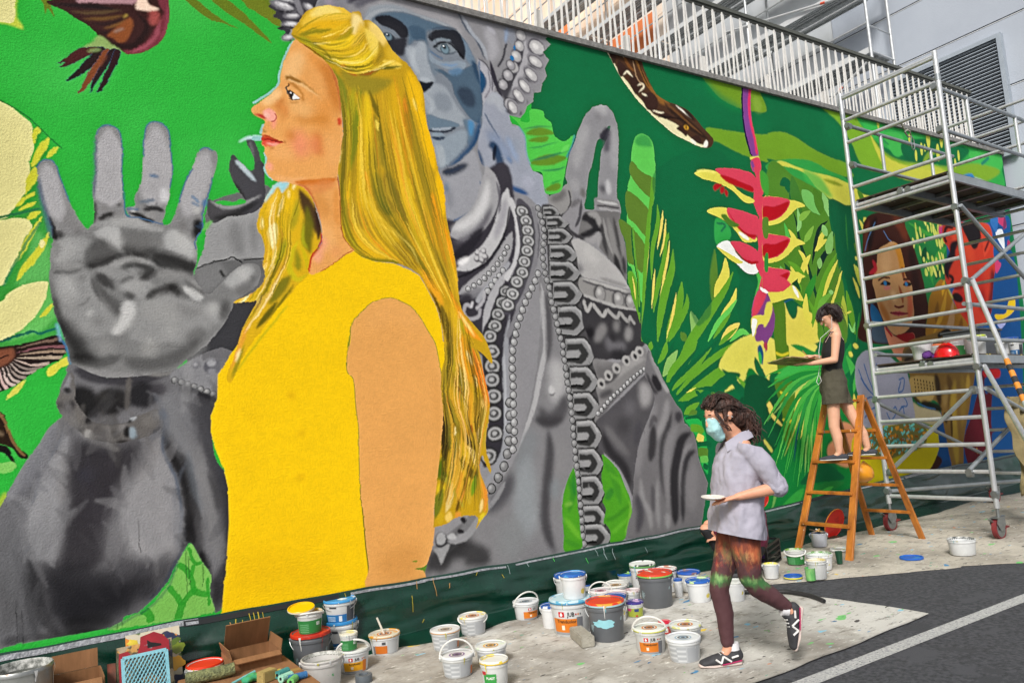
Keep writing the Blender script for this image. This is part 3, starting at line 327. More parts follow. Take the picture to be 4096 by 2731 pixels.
 L=[('@10 420 230 600 130 780 130 880 150','e9bf38',110,25,.95),('@10 500 150 640 90 780 110','f2d874',60,22,.9),('@10 380 290 560 240 700 230 860 200','e8b414',60,18,.9),('@10 400 330 520 300 620 300 700 270','8c8618',44,14,.9),('@10 440 380 560 400 660 370','4f5216',26,8,.9),('@10 480 330 640 330 800 270 880 220','ddae16',40,12,.9),('@10 380 345 460 380 560 470 650 540','a8a01a',50,14,.9),('@10 560 400 720 420 860 380 960 300','f0c91a',60,16,.95),('@10 500 430 640 480 780 470','6d6a18',26,8,.9),('@10 600 480 760 520 900 480 1010 380','e6bb1a',60,16,.9),('@10 560 490 660 550 800 560 900 520','82801c',34,10,.9),('@10 700 540 860 590 1000 560 1090 440','f2d022',70,18,.95),('@10 820 600 960 640 1080 600','f0c91a',44,14,.9),('@10 640 545 740 590 850 630 950 650','5f6418',26,8,.9),('@10 880 640 1000 690 1100 650 1150 610','8a7a1a',30,10,.9),('@10 890 130 930 200 900 320','f0d890',70,22,.9),('@10 960 200 960 320 880 430','e2b838',50,18,.85),('@10 900 250 830 330 730 370','a09518',30,12,.7),('@10 1040 210 1120 300 1170 420','efcf70',110,30,.9),('@10 1000 260 1080 400 1080 520','f3d55a',70,22,.85),('@10 1130 380 1150 500 1110 600','a98a20',40,14,.8),('@10 1200 430 1270 540 1330 600','d9b028',80,26,.9),('@10 1160 560 1280 600 1340 600','f0cc4c',44,14,.85),('@10 1100 625 1220 625 1340 610','55601c',20,6,.9),('@10 770 600 830 610','c81e1e',26,5,.9),('@10 840 660 930 700','d02020',26,5,.9),('@10 930 690 1040 680 1120 640','a83a1c',14,5,.8),('@10 380 385 500 450 630 545','8a3a1a',12,4,.8),('@10 700 640 770 800 790 1000 800 1200','7f8422',90,22,.95),('@10 780 640 900 760 1060 790 1250 740','8c8224',120,34,.8),('@10 900 800 870 1000 850 1250 840 1568','a9a01c',60,20,.9),('@10 960 830 930 1100 900 1350 870 1568','6f8a1c',50,18,.85),('@10 1010 840 1030 1050 1040 1300 1030 1568','e6c016',60,20,.95),('@10 1040 830 1100 1000 1140 1100','6f6418',30,10,.9),('@10 1090 1050 1100 1200 1130 1400 1200 1568','897a20',70,22,.85),('@10 1150 820 1180 1000 1220 1250 1260 1568','c89c1e',60,25,.85),('@10 1100 1100 1120 1200','f0d24c',26,10,.9),('@10 1260 750 1300 1000 1360 1250','d9aa14',70,25,.9),('@10 1370 850 1390 1100 1400 1350 1430 1568','b07c16',60,20,.85),('@10 1360 900 1380 1050','e08a1c',26,12,.8),('@10 1400 650 1460 850 1500 1100','edb90e',90,28,.95),('@10 1480 900 1540 1150 1600 1400 1640 1568','f2bc06',70,20,.95),('@10 1440 900 1480 1020','f2d060',20,8,.9),('@10 1290 1200 1300 1400 1330 1568','cfae1e',50,20,.8),('@10 800 1180 800 1350 770 1500','ece0a0',22,5,.95),('@10 790 1220 785 1380','4c2c28',14,4,.9),('@10 1080 1280 1080 1450 1090 1568','6a6a20',60,20,.85),('@11 770 0 790 150 800 400 850 600 980 770','c2b418',44,14,.9),('@11 860 60 840 250 870 420 960 560','e0bb12',36,12,.9),('@11 870 250 900 400 1000 520 1100 640','a58426',110,30,.9),('@11 940 80 1000 250 1130 420 1300 580','d6aa18',50,16,.9),('@11 1000 0 1040 130 1080 260','ee9c1e',26,10,.9),('@11 1090 0 1130 200 1230 400','5f6a20',90,22,.9),('@11 1150 300 1260 420','4d5c20',60,18,.8),('@11 1200 0 1230 180 1320 330 1400 480','7a6424',110,26,.9),('@11 1190 60 1210 200 1260 320','cda820',18,6,.8),('@11 1330 0 1360 180 1400 330 1480 600','d0bc1e',60,20,.9),('@11 1420 350 1480 550 1560 800','a8b01c',40,16,.8),('@11 1420 0 1480 200 1560 300 1600 480','9c7c20',80,26,.85),('@11 1400 60 1460 260','e8c018',26,10,.8),('@11 1530 250 1560 450 1620 600 1680 800','ef9a22',34,12,.9),('@11 1620 200 1660 500 1740 750 1800 1000','f29a0e',110,32,.95),('@11 1660 0 1700 200 1720 420','f2bc08',60,18,.95),('@11 1680 500 1780 780','f6a82a',30,12,.7),('@11 900 500 1050 700 1250 780','e4b414',110,34,.9),('@11 1060 640 1200 740','eca82c',40,16,.7),('@11 1000 500 1200 600 1370 720','bfa01e',40,14,.8),('@11 1130 480 1300 600 1430 740','e8c43c',22,8,.85),('@11 1250 660 1400 780 1480 900','94771e',110,26,.9),('@11 1340 610 1440 700','7d5e20',40,18,.7),('@11 820 600 920 740 1080 820 1300 840 1450 920','7e7d1a',28,8,.9),('@11 1480 620 1540 800 1640 1000','c9b21c',50,18,.85),('@11 1560 620 1680 850 1780 1100','977c22',80,26,.85),('@11 1640 800 1720 1000 1800 1160','e89e24',26,9,.9),('@11 1520 900 1620 1050 1720 1240','f0a41e',60,18,.9),('@11 1760 780 1810 1000 1840 1180','f2b81a',50,16,.9),('@11 1780 1100 1850 1280 1950 1450 2080 1568','f0961c',50,14,.95),('@11 1800 1180 1840 1400 1880 1568','dfb41c',50,15,.9),('@11 1700 1230 1740 1400 1760 1568','6e5c1c',50,14,.9),('@11 1870 1350 1920 1500','b3a71c',30,10,.9),('@11 1860 1290 1930 1400 2010 1520','f0d878',20,6,.9),('@11 1590 1080 1680 1260 1720 1450','2c240f',18,6,.9),('@12 1745 0 1750 200 1720 400 1760 560','8a7c20',60,16,.95),('@12 1850 0 1800 150 1830 320 1900 470','b5a020',44,12,.9),('@12 1900 -60 1910 120 1960 280 2040 420','e99e1a',90,18,.95),('@12 1930 80 1990 220','f2d484',24,6,.9),('@12 1990 60 2060 300 2110 470 2120 640','ea7a20',60,14,.95),('@12 1860 200 1900 380 1960 520','6f6824',70,16,.9),('@12 1760 300 1860 450 1950 600','a08a26',60,16,.9),('@12 1800 260 1840 400 1930 520','7c5a20',26,8,.9),('@12 1730 480 1800 600 1880 780 1960 920 2050 1040','463a14',60,12,.95),('@12 1950 400 1980 600 1960 760 1980 900','d89a22',70,16,.95),('@12 2060 480 2060 640 2020 800','a9872a',44,12,.9),('@12 2000 300 2030 420','f0d27c',20,6,.9),('@12 2080 520 2090 620','f0c060',26,7,.9),('@12 2060 780 2040 900 2050 1040','e8c070',44,8,.95),('@12 2100 700 2090 860 2100 1000','b99a26',34,9,.9),('@12 1980 760 1960 860','a04a1c',40,10,.85),('@12 1720 620 1740 900 1730 1100','241e10',60,14,.95),('@12 1790 700 1800 900 1870 1080 1960 1200','6c6a24',70,14,.95),('@12 1800 640 1880 780','87842c',44,10,.9),('@12 1830 780 1830 860','e0d49a',22,5,.9),('@12 1880 880 1900 1000 1960 1060','d9b420',40,10,.9),('@12 1940 960 2000 1040 2020 1150','e0c070',44,8,.95),('@12 1900 1100 1990 1220 2050 1180','5c4a18',50,10,.95),('@12 2060 1050 2050 1170','7a5a20',24,6,.9),('@12 1720 1060 1690 1200 1780 1280','3f6a14',60,16,.9),('@12 1840 980 1830 1150 1800 1300','757038',60,14,.9),('@12 1700 1230 1780 1300 1860 1420 1900 1520','a8a030',40,9,.95),('@12 1690 1300 1700 1400','d8b814',60,14,.9),('@12 1880 1180 1880 1350 1860 1480','d8902a',60,14,.9),('@12 1930 1200 1950 1350 1960 1500','c9a428',50,12,.95),('@12 2020 1220 2000 1330 1980 1420','6f9a1c',40,8,.95),('@12 1800 1290 1780 1450 1740 1568','d8c078',40,9,.95),('@12 1720 1350 1670 1480 @13 1650 60','6f7a20',60,14,.95),('@12 1860 1450 1840 1568','5a3c14',26,7,.9),('@12 2060 1260 2100 1400 2100 1568','e08a2c',40,9,.95),('@12 2080 1440 2060 1568','e8cc80',26,6,.9),('@13 1700 0 1690 110','c8a418',50,10,.9),('@13 1780 0 1760 90','e8c460',50,10,.9),('@13 1880 0 1830 50','e09030',40,9,.9),('@13 2100 0 2050 90','d9c224',34,7,.95),('@12 1700 350 1720 500 1725 640','241d0c',26,7,.95)]
 for s,c,w,b,a in L:S(s,c,w*1.3,b*.75,a,'hair','b')
 PAL=['55561a','6f6c1c','86761c','9a841e','a98c20','b9961e','cca41a','deb41a','e8be1a','e08c1c','f0cc40']
 strands(['@10 700 640 775 950 790 1200 @11 770 100 775 400 830 650 980 790','@10 850 760 900 1100 890 1500 @11 870 200 900 500 1050 700 1300 830','@10 1000 800 1040 1200 1060 1568 @11 1130 300 1300 580 1480 820 1600 1050','@10 1150 780 1200 1150 1280 1568 @11 1350 300 1500 650 1640 950 1780 1200','@10 1280 700 1350 1100 1450 1568 @11 1560 400 1680 800 1790 1100 1850 1300','@10 1380 620 1480 950 1600 1450 @11 1690 250 1760 650 1840 1000 1890 1280'],300,PAL,17,.55,'hair',1)
 strands(['@11 1700 1300 @12 1730 100 1710 400 1730 800 1700 1200 1660 1500','@11 1800 1250 @12 1800 200 1780 500 1880 800 1850 1200 1760 1500','@11 1870 1300 @12 1900 100 1960 400 1950 700 2020 1000 1950 1300 1900 1550','@11 1950 1400 @12 2050 200 2110 450 2130 600 2080 850 2050 1100 2090 1400 2100 1550'],170,['3c3412','5c5018','74682a','8c7c24','b09420','d0a422','e0a828','e89030','ecc870'],14,.65,'hair',2,12)
 strands(['@10 350 330 500 200 700 120 870 130','@10 380 350 560 380 760 330 900 230','@10 430 390 620 470 850 450 1000 300','@10 520 450 720 540 950 540 1100 380','@10 640 550 850 630 1050 620 1180 480','@10 700 580 900 680 1150 630 1330 600'],120,['5a5c16','86801a','b09a1c','d8b41c','ecc828','f0d040','f4de80'],11,.55,'hair',3,3)
 S('@10 330 325 420 365 520 400 640 480 700 560','6a6a18',16,4,.8,'hair');S('@10 560 395 700 415 850 380','4f5216',14,4,.8,'hair','b');S('@10 600 490 740 540 880 520','5f6018',14,4,.8,'hair','b')
 for s,c,w in(('@11 960 120 1040 300 1180 470 1360 620','d8b630',14),('@11 1280 560 1420 700 1500 860','e8c850',12),('@12 1880 360 1900 480 1960 640','5c4c18',10),('@12 1860 1060 1900 1120','3a2c10',10),('@10 1000 900 1010 1150','c9ac1c',12),('@12 1780 1290 1760 1400 1740 1500','3c2c10',12),('@12 1850 1420 1880 1550','3c2c10',10),('@12 1920 1230 1915 1380','4a3a14',14)):S(s,c,w,3,.8,'hair','b')
 lock='@11 60 325 100 225 200 112 330 127 440 160 520 265 570 420 602 570 580 680 510 790 485 930 440 1005 390 1040 300 1150 180 1290 80 1430 0 1530 @F 560 815 545 850 530 880 521 872 525 850 540 815 550 775 562 745 578 715 590 690 570 694 536 693 570 678 600 655 610 630 @11 60 860 80 720 50 600 20 560 5 470 30 380'
 P(lock,'d8ac14',0,1,None,'lock')
 L=[('@11 400 170 460 300 520 430 560 580','3f2c22',110,18,.95),('@11 470 330 480 500 470 640 500 760','6d6a14',90,22,.95),('@11 540 300 580 480 570 640','3a2522',50,12,.95),('@11 440 480 430 640 480 720','a8a818',30,10,.9),('@11 330 160 300 300 330 420','e8bb10',90,22,.9),('@11 340 140 360 150','f0e0a8',60,8,.9),('@11 200 180 150 300 120 450','efbf34',60,18,.9),('@11 250 220 230 330 200 420','f0d890',26,7,.9),('@11 300 180 300 260','f0d890',20,6,.9),('@11 60 420 50 540','f3dc94',26,6,.95),('@11 180 480 150 580 160 720','efe2a4',80,12,.95),('@11 220 520 240 640 200 760','d89430',40,12,.85),('@11 300 400 280 560 250 700','e2b91a',60,16,.9),('@11 380 260 360 420 320 560','a49a1c',60,18,.85),('@11 290 620 230 750 170 880','9aa01c',60,18,.85),('@11 390 640 330 760 310 900 380 1000 470 950','c8b814',50,10,.95),('@11 400 660 460 800 470 920','c8b40e',34,9,.9),('@11 370 720 390 860 390 920','8a8818',60,16,.9),('@11 120 780 130 900 110 960','6e5c18',50,12,.9),('@11 150 820 155 920','e8dc9c',24,6,.9),('@11 300 780 200 930 60 1060 -60 1140','dd9a2a',60,14,.9),('@11 240 900 130 1060 0 1150','e4c01a',44,12,.9),('@11 320 960 220 1080 120 1230','78741a',90,20,.95),('@11 120 1110 50 1200 0 1290','f0a070',44,10,.95),('@11 60 1140 0 1230','f0d8a0',20,5,.9),('@11 200 1200 100 1330 0 1450','4c5214',50,14,.9),('@11 350 1040 250 1180 130 1350','5a6414',22,8,.9),('@F 570 688 600 670 630 650','e0b416',30,6,.9),('@F 548 690 575 690 595 684','e6c01e',22,5,.95),('@F 575 730 560 770 545 810 530 850','e09a2c',40,10,.95),('@F 562 790 545 835 532 870','8f8c1c',30,8,.9),('@F 552 800 542 830','f0e0a4',22,5,.9)]
 for s,c,w,b,a in L:S(s,c,w,b*.8,a,'lock','b')
 strands(['@11 120 230 40 450 80 700 60 900 -100 1150 -350 1400','@11 250 150 200 420 200 700 120 950 0 1200 -150 1450','@11 420 180 340 500 320 780 220 1000 80 1250 -100 1500'],110,['6a6816','8f8a1c','b09a1c','d0aa18','e2b81a','eec23c','e09a30','f2e0a0'],12,.6,'lock',4,9)
 P('@11 75 300 105 220 190 115 250 105 300 120 240 200 215 150 180 170 130 230','97cdd8',4);S('@11 600 570 590 680 510 790 487 930','c8141c',14,3,.9)
 S('@11 892 727 830 655 792 560 775 400 768 200 750 60','a83826',9,3,.8);S('@11 595 925 700 862 800 785 890 730','b04a1a',8,2,.8)
def chainlink(o,sc,r,lit,dk,clip):
 ell(o,r*1.25,r*1.05,dk,4,sc,1,clip);ell(o,r,r*.8,lit,3,sc,1,clip);ell(o,r*.68,r*.5,dk,3,sc,.9,clip);ell(o+np.array([-.05,-.05])*r*sc,r*.36,r*.28,lit+10,4,sc,.9,clip)
def buckle(x0,x1,y,h,t,lit,dk,clip):
 """one hexagonal stone link of the sash: ring, recess, bar"""
 w=x1-x0;f=lambda pts:'@%s '%t+' '.join('%g %g'%(x0+w*a,y+h*b)for a,b in pts)
 P(f(((-.02,-.58),(.62,-.6),(.88,-.3),(1.04,0),(.9,.36),(.66,.62),(-.02,.56))),dk,3,.9,clip,sm=False)
 P(f(((0,-.5),(.6,-.52),(.82,-.26),(.98,0),(.84,.3),(.62,.54),(0,.48))),lit,2,1,clip,sm=False)
 P(f(((.03,-.32),(.52,-.34),(.68,-.14),(.76,.02),(.66,.22),(.52,.36),(.03,.3))),dk,4,.95,clip,sm=False)
 P(f(((.03,-.1),(.42,-.12),(.5,0),(.42,.14),(.03,.16))),lit+8,3,1,clip,sm=False)
 S(f(((.03,.2),(.46,.18))),dk-20,h*.08,2,.9,clip)
 S(f(((.05,-.43),(.6,-.44),(.84,-.1))),lit+32,h*.07,3,.8,clip)
def mural_statue():
 sil='@F 640 -20 628 8 645 30 648 62 668 85 690 100 700 500 900 900 960 1180 975 1345 1640 1230 @23 1740 110 @22 1800 1300 1740 1150 1712 1060 1690 900 1650 800 1582 742 1560 640 1500 560 1450 480 1440 440 1380 330 1340 230 1300 180 1270 80 1225 0 @21 1195 1420 1175 1300 1140 1270 1090 1130 1090 1095 1052 1030 1056 800 1040 680 1010 560 990 450 1000 350 985 285 960 240 962 120 970 0 @20 972 1560 982 1300 965 1150 930 1040 880 980 820 966 740 985 680 1050 640 1130 600 1220 570 1320 530 1400 500 1560 @21 490 60 510 110 480 140 430 200 340 230 300 130 280 45 220 10 @20 190 1568 160 1500 132 1400 116 1250 60 1160 0 1135 -30 1060 75 1085 115 1040 140 975 195 935 200 855 265 840 275 772 320 700 300 630 340 552 282 480 355 410 305 360 350 322 360 250 0 150 -500 -200'
 P(sil,'97969a',1,1,None,'sta',sm=False)
 C='sta'
 L=[('@10 1000 60 1250 20 1500 70 1750 180 1900 320','a8a6aa',110,25,.9),('@10 1000 180 1080 90 1250 70 1450 120','9aa3ac',50,15,.9),('@10 830 30 900 -20 980 -60','3c3a4a',60,16,.9),('@10 900 60 1000 10 1150 -20','5c5a68',60,20,.8),('@10 560 -20 700 20 850 -10','8a8a94',150,40,.8),('@10 640 30 700 10','b9a9bd',90,35,.6),('@10 1850 100 1930 260 2030 380 2110 560','4c5c70',20,6,.9),('@10 1880 120 1980 300 2080 420 2130 560','aab0ba',30,9,.9),('@10 2100 260 2180 420 2150 560','b5b4ba',90,30,.8),('@10 2300 400 2270 530 2220 620','35343f',18,5,.9),('@10 2310 250 2290 400','8aa4c8',30,10,.7),('@10 2120 240 2200 320','b9b8c2',40,14,.7),('@10 2200 900 2200 1000','aab0bc',90,30,.5),('@20 0 250 0 420','8f97a6',60,20,.6)]
 for s,c,w,b,a in L:S(s,c,w,b,a,C)
 P('@10 990 170 1080 100 1200 70 1400 110 1600 170 1800 250 1930 390 2020 560 2060 760 2085 950 2082 1150 2020 1320 1930 1430 1830 1510 1720 1560 1640 1580 1500 1200 1300 700 1180 400 1000 230','878f9a',6,1,C,'mk')
 for s,c,b in(('@10 990 180 1080 90 1250 60 1500 110 1800 230 1900 330 1850 300 1600 200 1350 120 1150 120 1050 190','a5abb2',8),('@10 1060 190 1150 125 1350 115 1600 195 1850 290 1930 350 1910 410 1780 295 1600 285 1560 330 1580 420 1530 440 1480 360 1400 420 1380 300 1200 190','4d6579',9),('@10 1400 250 1480 240 1560 300 1550 400 1490 380 1440 360','3f566b',12),('@10 1900 350 1980 480 2020 600 1960 590 1900 480','6c8296',12),('@10 1500 380 1560 400 1575 520 1605 640 1645 750 1560 772 1500 745 1430 620 1380 500 1400 430 1470 425','a7afb8',10),('@10 1580 420 1610 470 1620 560 1680 640 1640 700 1600 620 1575 520','7d8c9b',9),('@10 1590 485 1650 545 1750 575 1860 560 1930 585 1900 640 1780 640 1680 605 1600 560','95a3b1',7),('@10 1640 640 1720 690 1790 760 1830 880 1900 1000 1990 1110 2060 1120 2085 950 2060 760 2030 600 1960 610 1880 650 1780 680 1700 640','475e72',7),('@10 1850 820 1930 800 2000 860 2015 970 1950 985 1880 920','323f50',14),('@10 1980 560 2030 600 2060 760 2040 760 2000 660','2c4660',8),('@10 1760 660 1850 620 1900 650 1830 700','5a7c9c',10),('@10 1530 850 1640 770 1740 800 1800 900 1870 1010 1930 1090 1955 1150 1800 1155 1650 1105 1580 1060','a3abb4',8),('@10 1640 870 1740 860 1800 960 1760 1030 1660 990','8f98a3',16),('@10 1575 1055 1700 1090 1840 1125 1860 1165 1700 1175 1590 1185','687d8f',7),('@10 1610 1240 1750 1250 1880 1195 1955 1220 1935 1330 1850 1440 1720 1535 1650 1500','97a4b0',8),('@10 1900 1100 2000 1130 2010 1250 1950 1330 1940 1220','5c7488',10),('@10 1950 1110 2000 1130 1990 1240 1960 1230','4a86b4',10),('@10 1650 1340 1720 1360 1740 1500 1690 1520','adb6be',12)):P(s,c,b,.95,'mk')
 S('@10 2060 1100 2020 1300 1910 1450 1760 1560','1b476e',70,22,.95,'mk');S('@10 1600 470 1660 515 1715 540','2f5c86',13,4,.9,'mk');S('@10 1920 300 1970 430','8fb0d0',26,9,.8,'mk');S('@10 1690 590 1790 605 1860 590','3f7ab0',14,6,.7,'mk');S('@10 1450 450 1440 560 1500 680','b9c0c7',40,14,.8,'mk');S('@10 1560 870 1620 960 1600 1040','b3bac2',40,16,.7,'mk')
 P('@10 1090 165 1200 140 1320 190 1390 260 1395 340 1335 352 1260 280 1160 240','2c2b35',8,.95,C);P('@10 1180 375 1290 352 1385 345 1372 450 1345 522 1262 482','34343f',12,.95,C);P('@10 1582 325 1640 285 1760 268 1850 290 1902 380 1925 480 1900 545 1842 455 1780 392 1700 362 1625 380 1590 362','2e2f39',6,.95,C);S('@10 1610 270 1740 255 1850 275','3d4a5c',20,8,.7,C)
 S('@10 1150 245 1230 280 1320 350','77828f',26,6,1,C);P('@10 1165 320 1205 300 1255 325 1275 362 1210 380','333a45',3,1,C);E('@10 1215 338',32,34,'6d8593',4,1,C);E('@10 1212 325',15,15,'1c2027',3,1,C);E('@10 1203 317',6,6,'e8eef2',2,1,C)
 P('@10 1640 432 1690 402 1760 404 1815 440 1835 475 1770 492 1690 475','8d98a1',3,1,C);S('@10 1630 438 1690 396 1765 398 1820 436 1915 548','1f202a',20,3,1,C);S('@10 1640 436 1690 478 1770 496 1840 480','2a3a4c',9,3,.9,C);E('@10 1735 452',44,45,'2c3a46',3,1,C);E('@10 1735 455',36,38,'738d9b',4,1,C);E('@10 1730 436',19,17,'1b2028',3,1,C);E('@10 1722 425',8,7,'f0f4f6',2,1,C);S('@10 1630 385 1700 358 1790 378','8d9ca8',20,5,.9,C)
 P('@10 1495 748 1560 762 1620 752 1628 775 1590 815 1555 845 1525 845','1b222e',4,1,C);S('@10 1500 720 1600 735','b5bcc4',30,10,.8,C)
 S('@10 1590 1200 1680 1213 1770 1206 1832 1172','1c2338',17,3,1,C);S('@10 1620 1190 1720 1182 1800 1180','a8b4c2',16,5,.9,C);S('@10 1610 1262 1680 1275 1740 1262','24344c',26,7,.95,C);S('@10 1620 1230 1730 1235','8fa2b2',20,6,.9,C)
 P('@10 2035 545 2090 575 2150 650 2185 760 2180 860 2110 940 2085 965 2080 900 2060 700','b3b2ba',4,1,C);P('@10 2052 650 2090 680 2115 740 2108 800 2068 860','1d4c72',6,1,C);S('@10 2040 540 2110 590 2165 700 2170 840','4a4754',12,3,.9,C);S('@10 2130 640 2150 800 2100 910','5d5a68',9,3,.8,C);S('@10 2150 560 2190 720 2230 820 2260 890','3a3546',40,9,.95,C);P('@10 2040 600 2055 560 2060 700','2a5b84',5,.8,C)
 P('@10 2085 980 2140 880 2190 850 2260 900 2320 1020 2351 1150 @20 60 1165 116 1250 132 1400 160 1500 190 1568 @21 220 10 280 45 300 130 315 200 330 300 250 330 150 240 0 180 @11 2250 100 2150 0 @10 2060 1480 2040 1300 2080 1130','a3a8b6',5,1,C,'ed')
 L=[('@10 2120 940 2200 900 2280 1040','b4b8c0',80,25,.9),('@10 2100 1040 2160 1150 2240 1280','3f5a78',14,5,.8),('@10 2120 1200 2250 1350 2351 1480','8494b0',110,40,.8),('@10 2130 1340 2190 1350 2240 1500 2200 1568','1d3c5c',70,14,.95),('@10 2200 1330 2180 1480','121a2a',30,8,.9),('@10 2010 1340 2060 1470 2080 1568','1f4468',44,12,.95),('@10 2300 1250 2351 1350 @20 60 1500','8fa4c4',50,20,.7),('@20 30 1250 60 1400','98a2b0',60,25,.7),('@20 -40 1440 0 1500','466c98',30,10,.7),('@21 -150 90 0 170 150 215','1a4c80',60,10,.95),('@21 -200 40 -100 130','1a2c48',60,18,.9),('@21 100 60 200 150','b5b8c8',90,35,.8),('@11 2150 20 2250 120 2351 200','1c3a58',60,20,.9)]
 for s,c,w,b,a in L:S(s,c,w,b,a,'ed')
 P('@10 1700 1560 1850 1510 1990 1380 2040 1480 2060 1568 @11 2090 100 2090 230 2050 320 1950 400 1780 490 1740 300 1715 50','a4a5ac',8,1,C,'nk');S('@11 1700 20 1800 0 1950 -60','1d2c44',60,22,.95,'nk');S('@11 2060 100 2085 200 2050 300 1960 385 1800 475','1d5c94',16,4,.95,C);S('@11 1760 150 1790 350','8b8d96',60,25,.7,'nk');S('@11 1740 100 1750 200','5d7a94',50,22,.6,'nk')
 P('@11 1740 480 1850 460 2000 370 2090 220 2110 0 2351 60 2351 1568 1900 1568 1840 900','4b4751',8,1,C)
 S('@11 1780 590 1900 550 2030 450 2120 300 2150 120 2120 -40','a9a8ab',180,10,1,C);S('@11 1790 540 1920 490 2040 390 2110 240 2130 80','d4d3d4',70,24,.95,C);S('@11 1810 660 1940 620 2080 500 2170 320','6a6770',50,20,.85,C)
 S('@11 1800 800 1900 740 2000 640 2090 520','37343e',80,16,.95,C)
 S('@11 1840 910 1970 850 2120 730 2230 540 2290 300 2310 160','c2c1c3',120,6,1,C);S('@11 1850 860 1960 800','eceaea',44,12,.9,C);S('@11 2190 640 2260 440 2300 250','a3a1a8',60,22,.8,C);S('@11 1850 980 2000 920 2150 800 2280 590 2330 330','2e2b34',16,5,.95,C);S('@11 2210 100 2240 250 2230 400','6b6872',24,9,.8,C)
 for dx,dy in((-35,-20),(20,-35),(-40,35),(35,15),(5,45)):E('@11 %g %g'%(2070+dx,775+dy),30,28,'47434c',4,.9,C)
 for dx,dy in((-35,-25),(20,-38),(-42,30),(32,12),(3,40),(0,0)):E('@11 %g %g'%(2066+dx,770+dy),22,20,'c9c7c9',5,.95,C)
 S('@11 1860 1130 2000 1060 2160 930 2280 760 2351 560','a6a5a8',110,8,1,C);beads('@11 1950 1085 2050 1025 2140 945 2210 870 2265 790 2310 700',62,24,190,50,C)
 S('@11 1870 1190 2000 1130 2080 1080','8b8a90',70,14,.9,C);S('@11 2030 1210 2090 1110 2190 1000 2330 840','a9aab0',44,5,1,C);beads('@11 2130 1105 2170 1045 2215 990 2260 930 2300 870',60,27,200,52,C)
 S('@11 1880 1280 1930 1200 2000 1190','3a3640',120,30,.9,C);S('@11 1980 1250 1930 1230 1910 1300 1950 1360 2040 1340 2060 1260','a9a7ad',34,5,1,C);S('@11 2020 1270 2080 1200 2100 1100','b5b3b8',30,5,1,C);S('@11 1990 1200 1975 1260','c8c6ca',24,5,1,C)
 S('@11 2330 900 2200 1100 2130 1280 2090 1568','b3b2b6',70,6,1,C);S('@11 2351 1080 2190 1500 @12 2170 100','56535d',150,14,.95,C)
 P('@12 2090 -120 2290 -300 2290 300 2300 900 2250 1060 2090 1150 2110 900 2140 700 2130 500 2090 300','45424b',8,1,C)
 for x,y in((2300,1110),(2265,1215),(2225,1320),(2195,1425),(2150,1520)):chainlink(photo2tex(np.array([(1024+x/2.2959,683+y/2.2959)]))[0],toks('@11 2200 1300')[1],62,176,60,C)
 for x,y in((2170,90),(2170,225),(2168,350),(2185,500),(2185,660),(2195,845),(2140,1050)):chainlink(photo2tex(np.array([(1024+x/2.2959,1366+y/2.2959)]))[0],toks('@12 2200 600')[1],72,172,60,C)
 S('@12 2330 -250 2300 0 2290 300 2305 600 2300 860 2265 1040 2160 1230 2060 1340','9b9da3',62,6,1,C);S('@12 2280 100 2290 500 2290 850','b8bac0',22,9,.8,C)
 S('@21 -20 250 40 420 65 580 60 720 20 880 -60 1000','c9c8ca',56,5,1,C);S('@21 30 350 75 560 80 720 40 900','3a3842',16,5,.9,C)
 P('@21 40 280 160 330 210 500 220 700 190 900 120 1100 0 1280 -80 1300 0 950 80 760','5b5862',6,.95,C)
 for x,y in((95,375),(130,460),(145,550),(150,645),(140,735),(115,835),(95,935),(45,1020),(5,1130),(-40,1230)):chainlink(photo2tex(np.array([(2048+x/2.2959,683+y/2.2959)]))[0],toks('@21 100 700')[1],56,190,78,C)
 S('@21 195 330 225 480 235 620 220 800 180 960 110 1160 40 1330 -40 1530','8b8a8f',46,5,1,C);S('@21 240 480 250 620 235 800','5e5b63',12,4,.8,C)
 P('@21 250 1000 300 1000 350 1200 410 1400 440 1568 @22 470 200 520 500 560 800 580 1050 540 1200 460 1400 460 1568 @23 480 360 @23 0 450 -900 640 -700 300 -350 0 @22 -150 1300 0 1130 80 900 150 650 220 300 250 0 @21 260 1300','8b8a8d',6,1,C,'ch')
 L=[('@21 260 1100 230 1250 160 1450 @22 130 100','b9b8b9',130,40,.9),('@21 265 1030 290 1200 300 1400 @22 310 50 270 250 240 400 200 600 130 800 30 1050','b5b4b6',44,8,1),('@21 310 1100 340 1400 @22 330 200','5a585c',60,20,.85),('@21 250 1050 215 1350 @22 180 100','7a787b',50,22,.7),('@22 380 150 420 350 380 550','bcbbbc',150,50,.85),('@22 250 600 330 720 450 640 500 480','59575b',110,35,.9),('@22 200 700 330 740 480 700','4c4a4e',70,25,.9),('@22 60 250 120 450 80 650','8d8b8c',110,45,.8),('@22 40 560 60 680','5d5b5e',60,25,.8),('@22 100 60 60 250','aeadae',90,40,.7),('@22 330 800 350 1000 330 1250 300 1568 @23 330 200 400 380','504e52',90,30,.9),('@22 440 850 470 1050 420 1250','8f8e90',110,40,.8),('@22 200 800 130 1000 50 1200','8a8e92',150,45,.85),('@22 150 1050 120 1350 130 1568 @23 150 250','9aa0a4',200,60,.9),('@22 400 1250 400 1450','8b9296',90,40,.8),('@23 -100 100 0 250 -100 400','8d9092',250,70,.8),('@23 -400 100 -500 300 -650 480','5c5b5d',160,60,.85),('@12 2351 1200 2280 1400 2100 1568','55545a',110,40,.85)]
 for s,c,w,b,a in L:S(s,c,w,b,a,'ch')
 E('@22 365 445',30,36,'c6c5c6',8,1,'ch');S('@22 340 480 370 490 400 470','6a686b',14,6,.8,'ch')
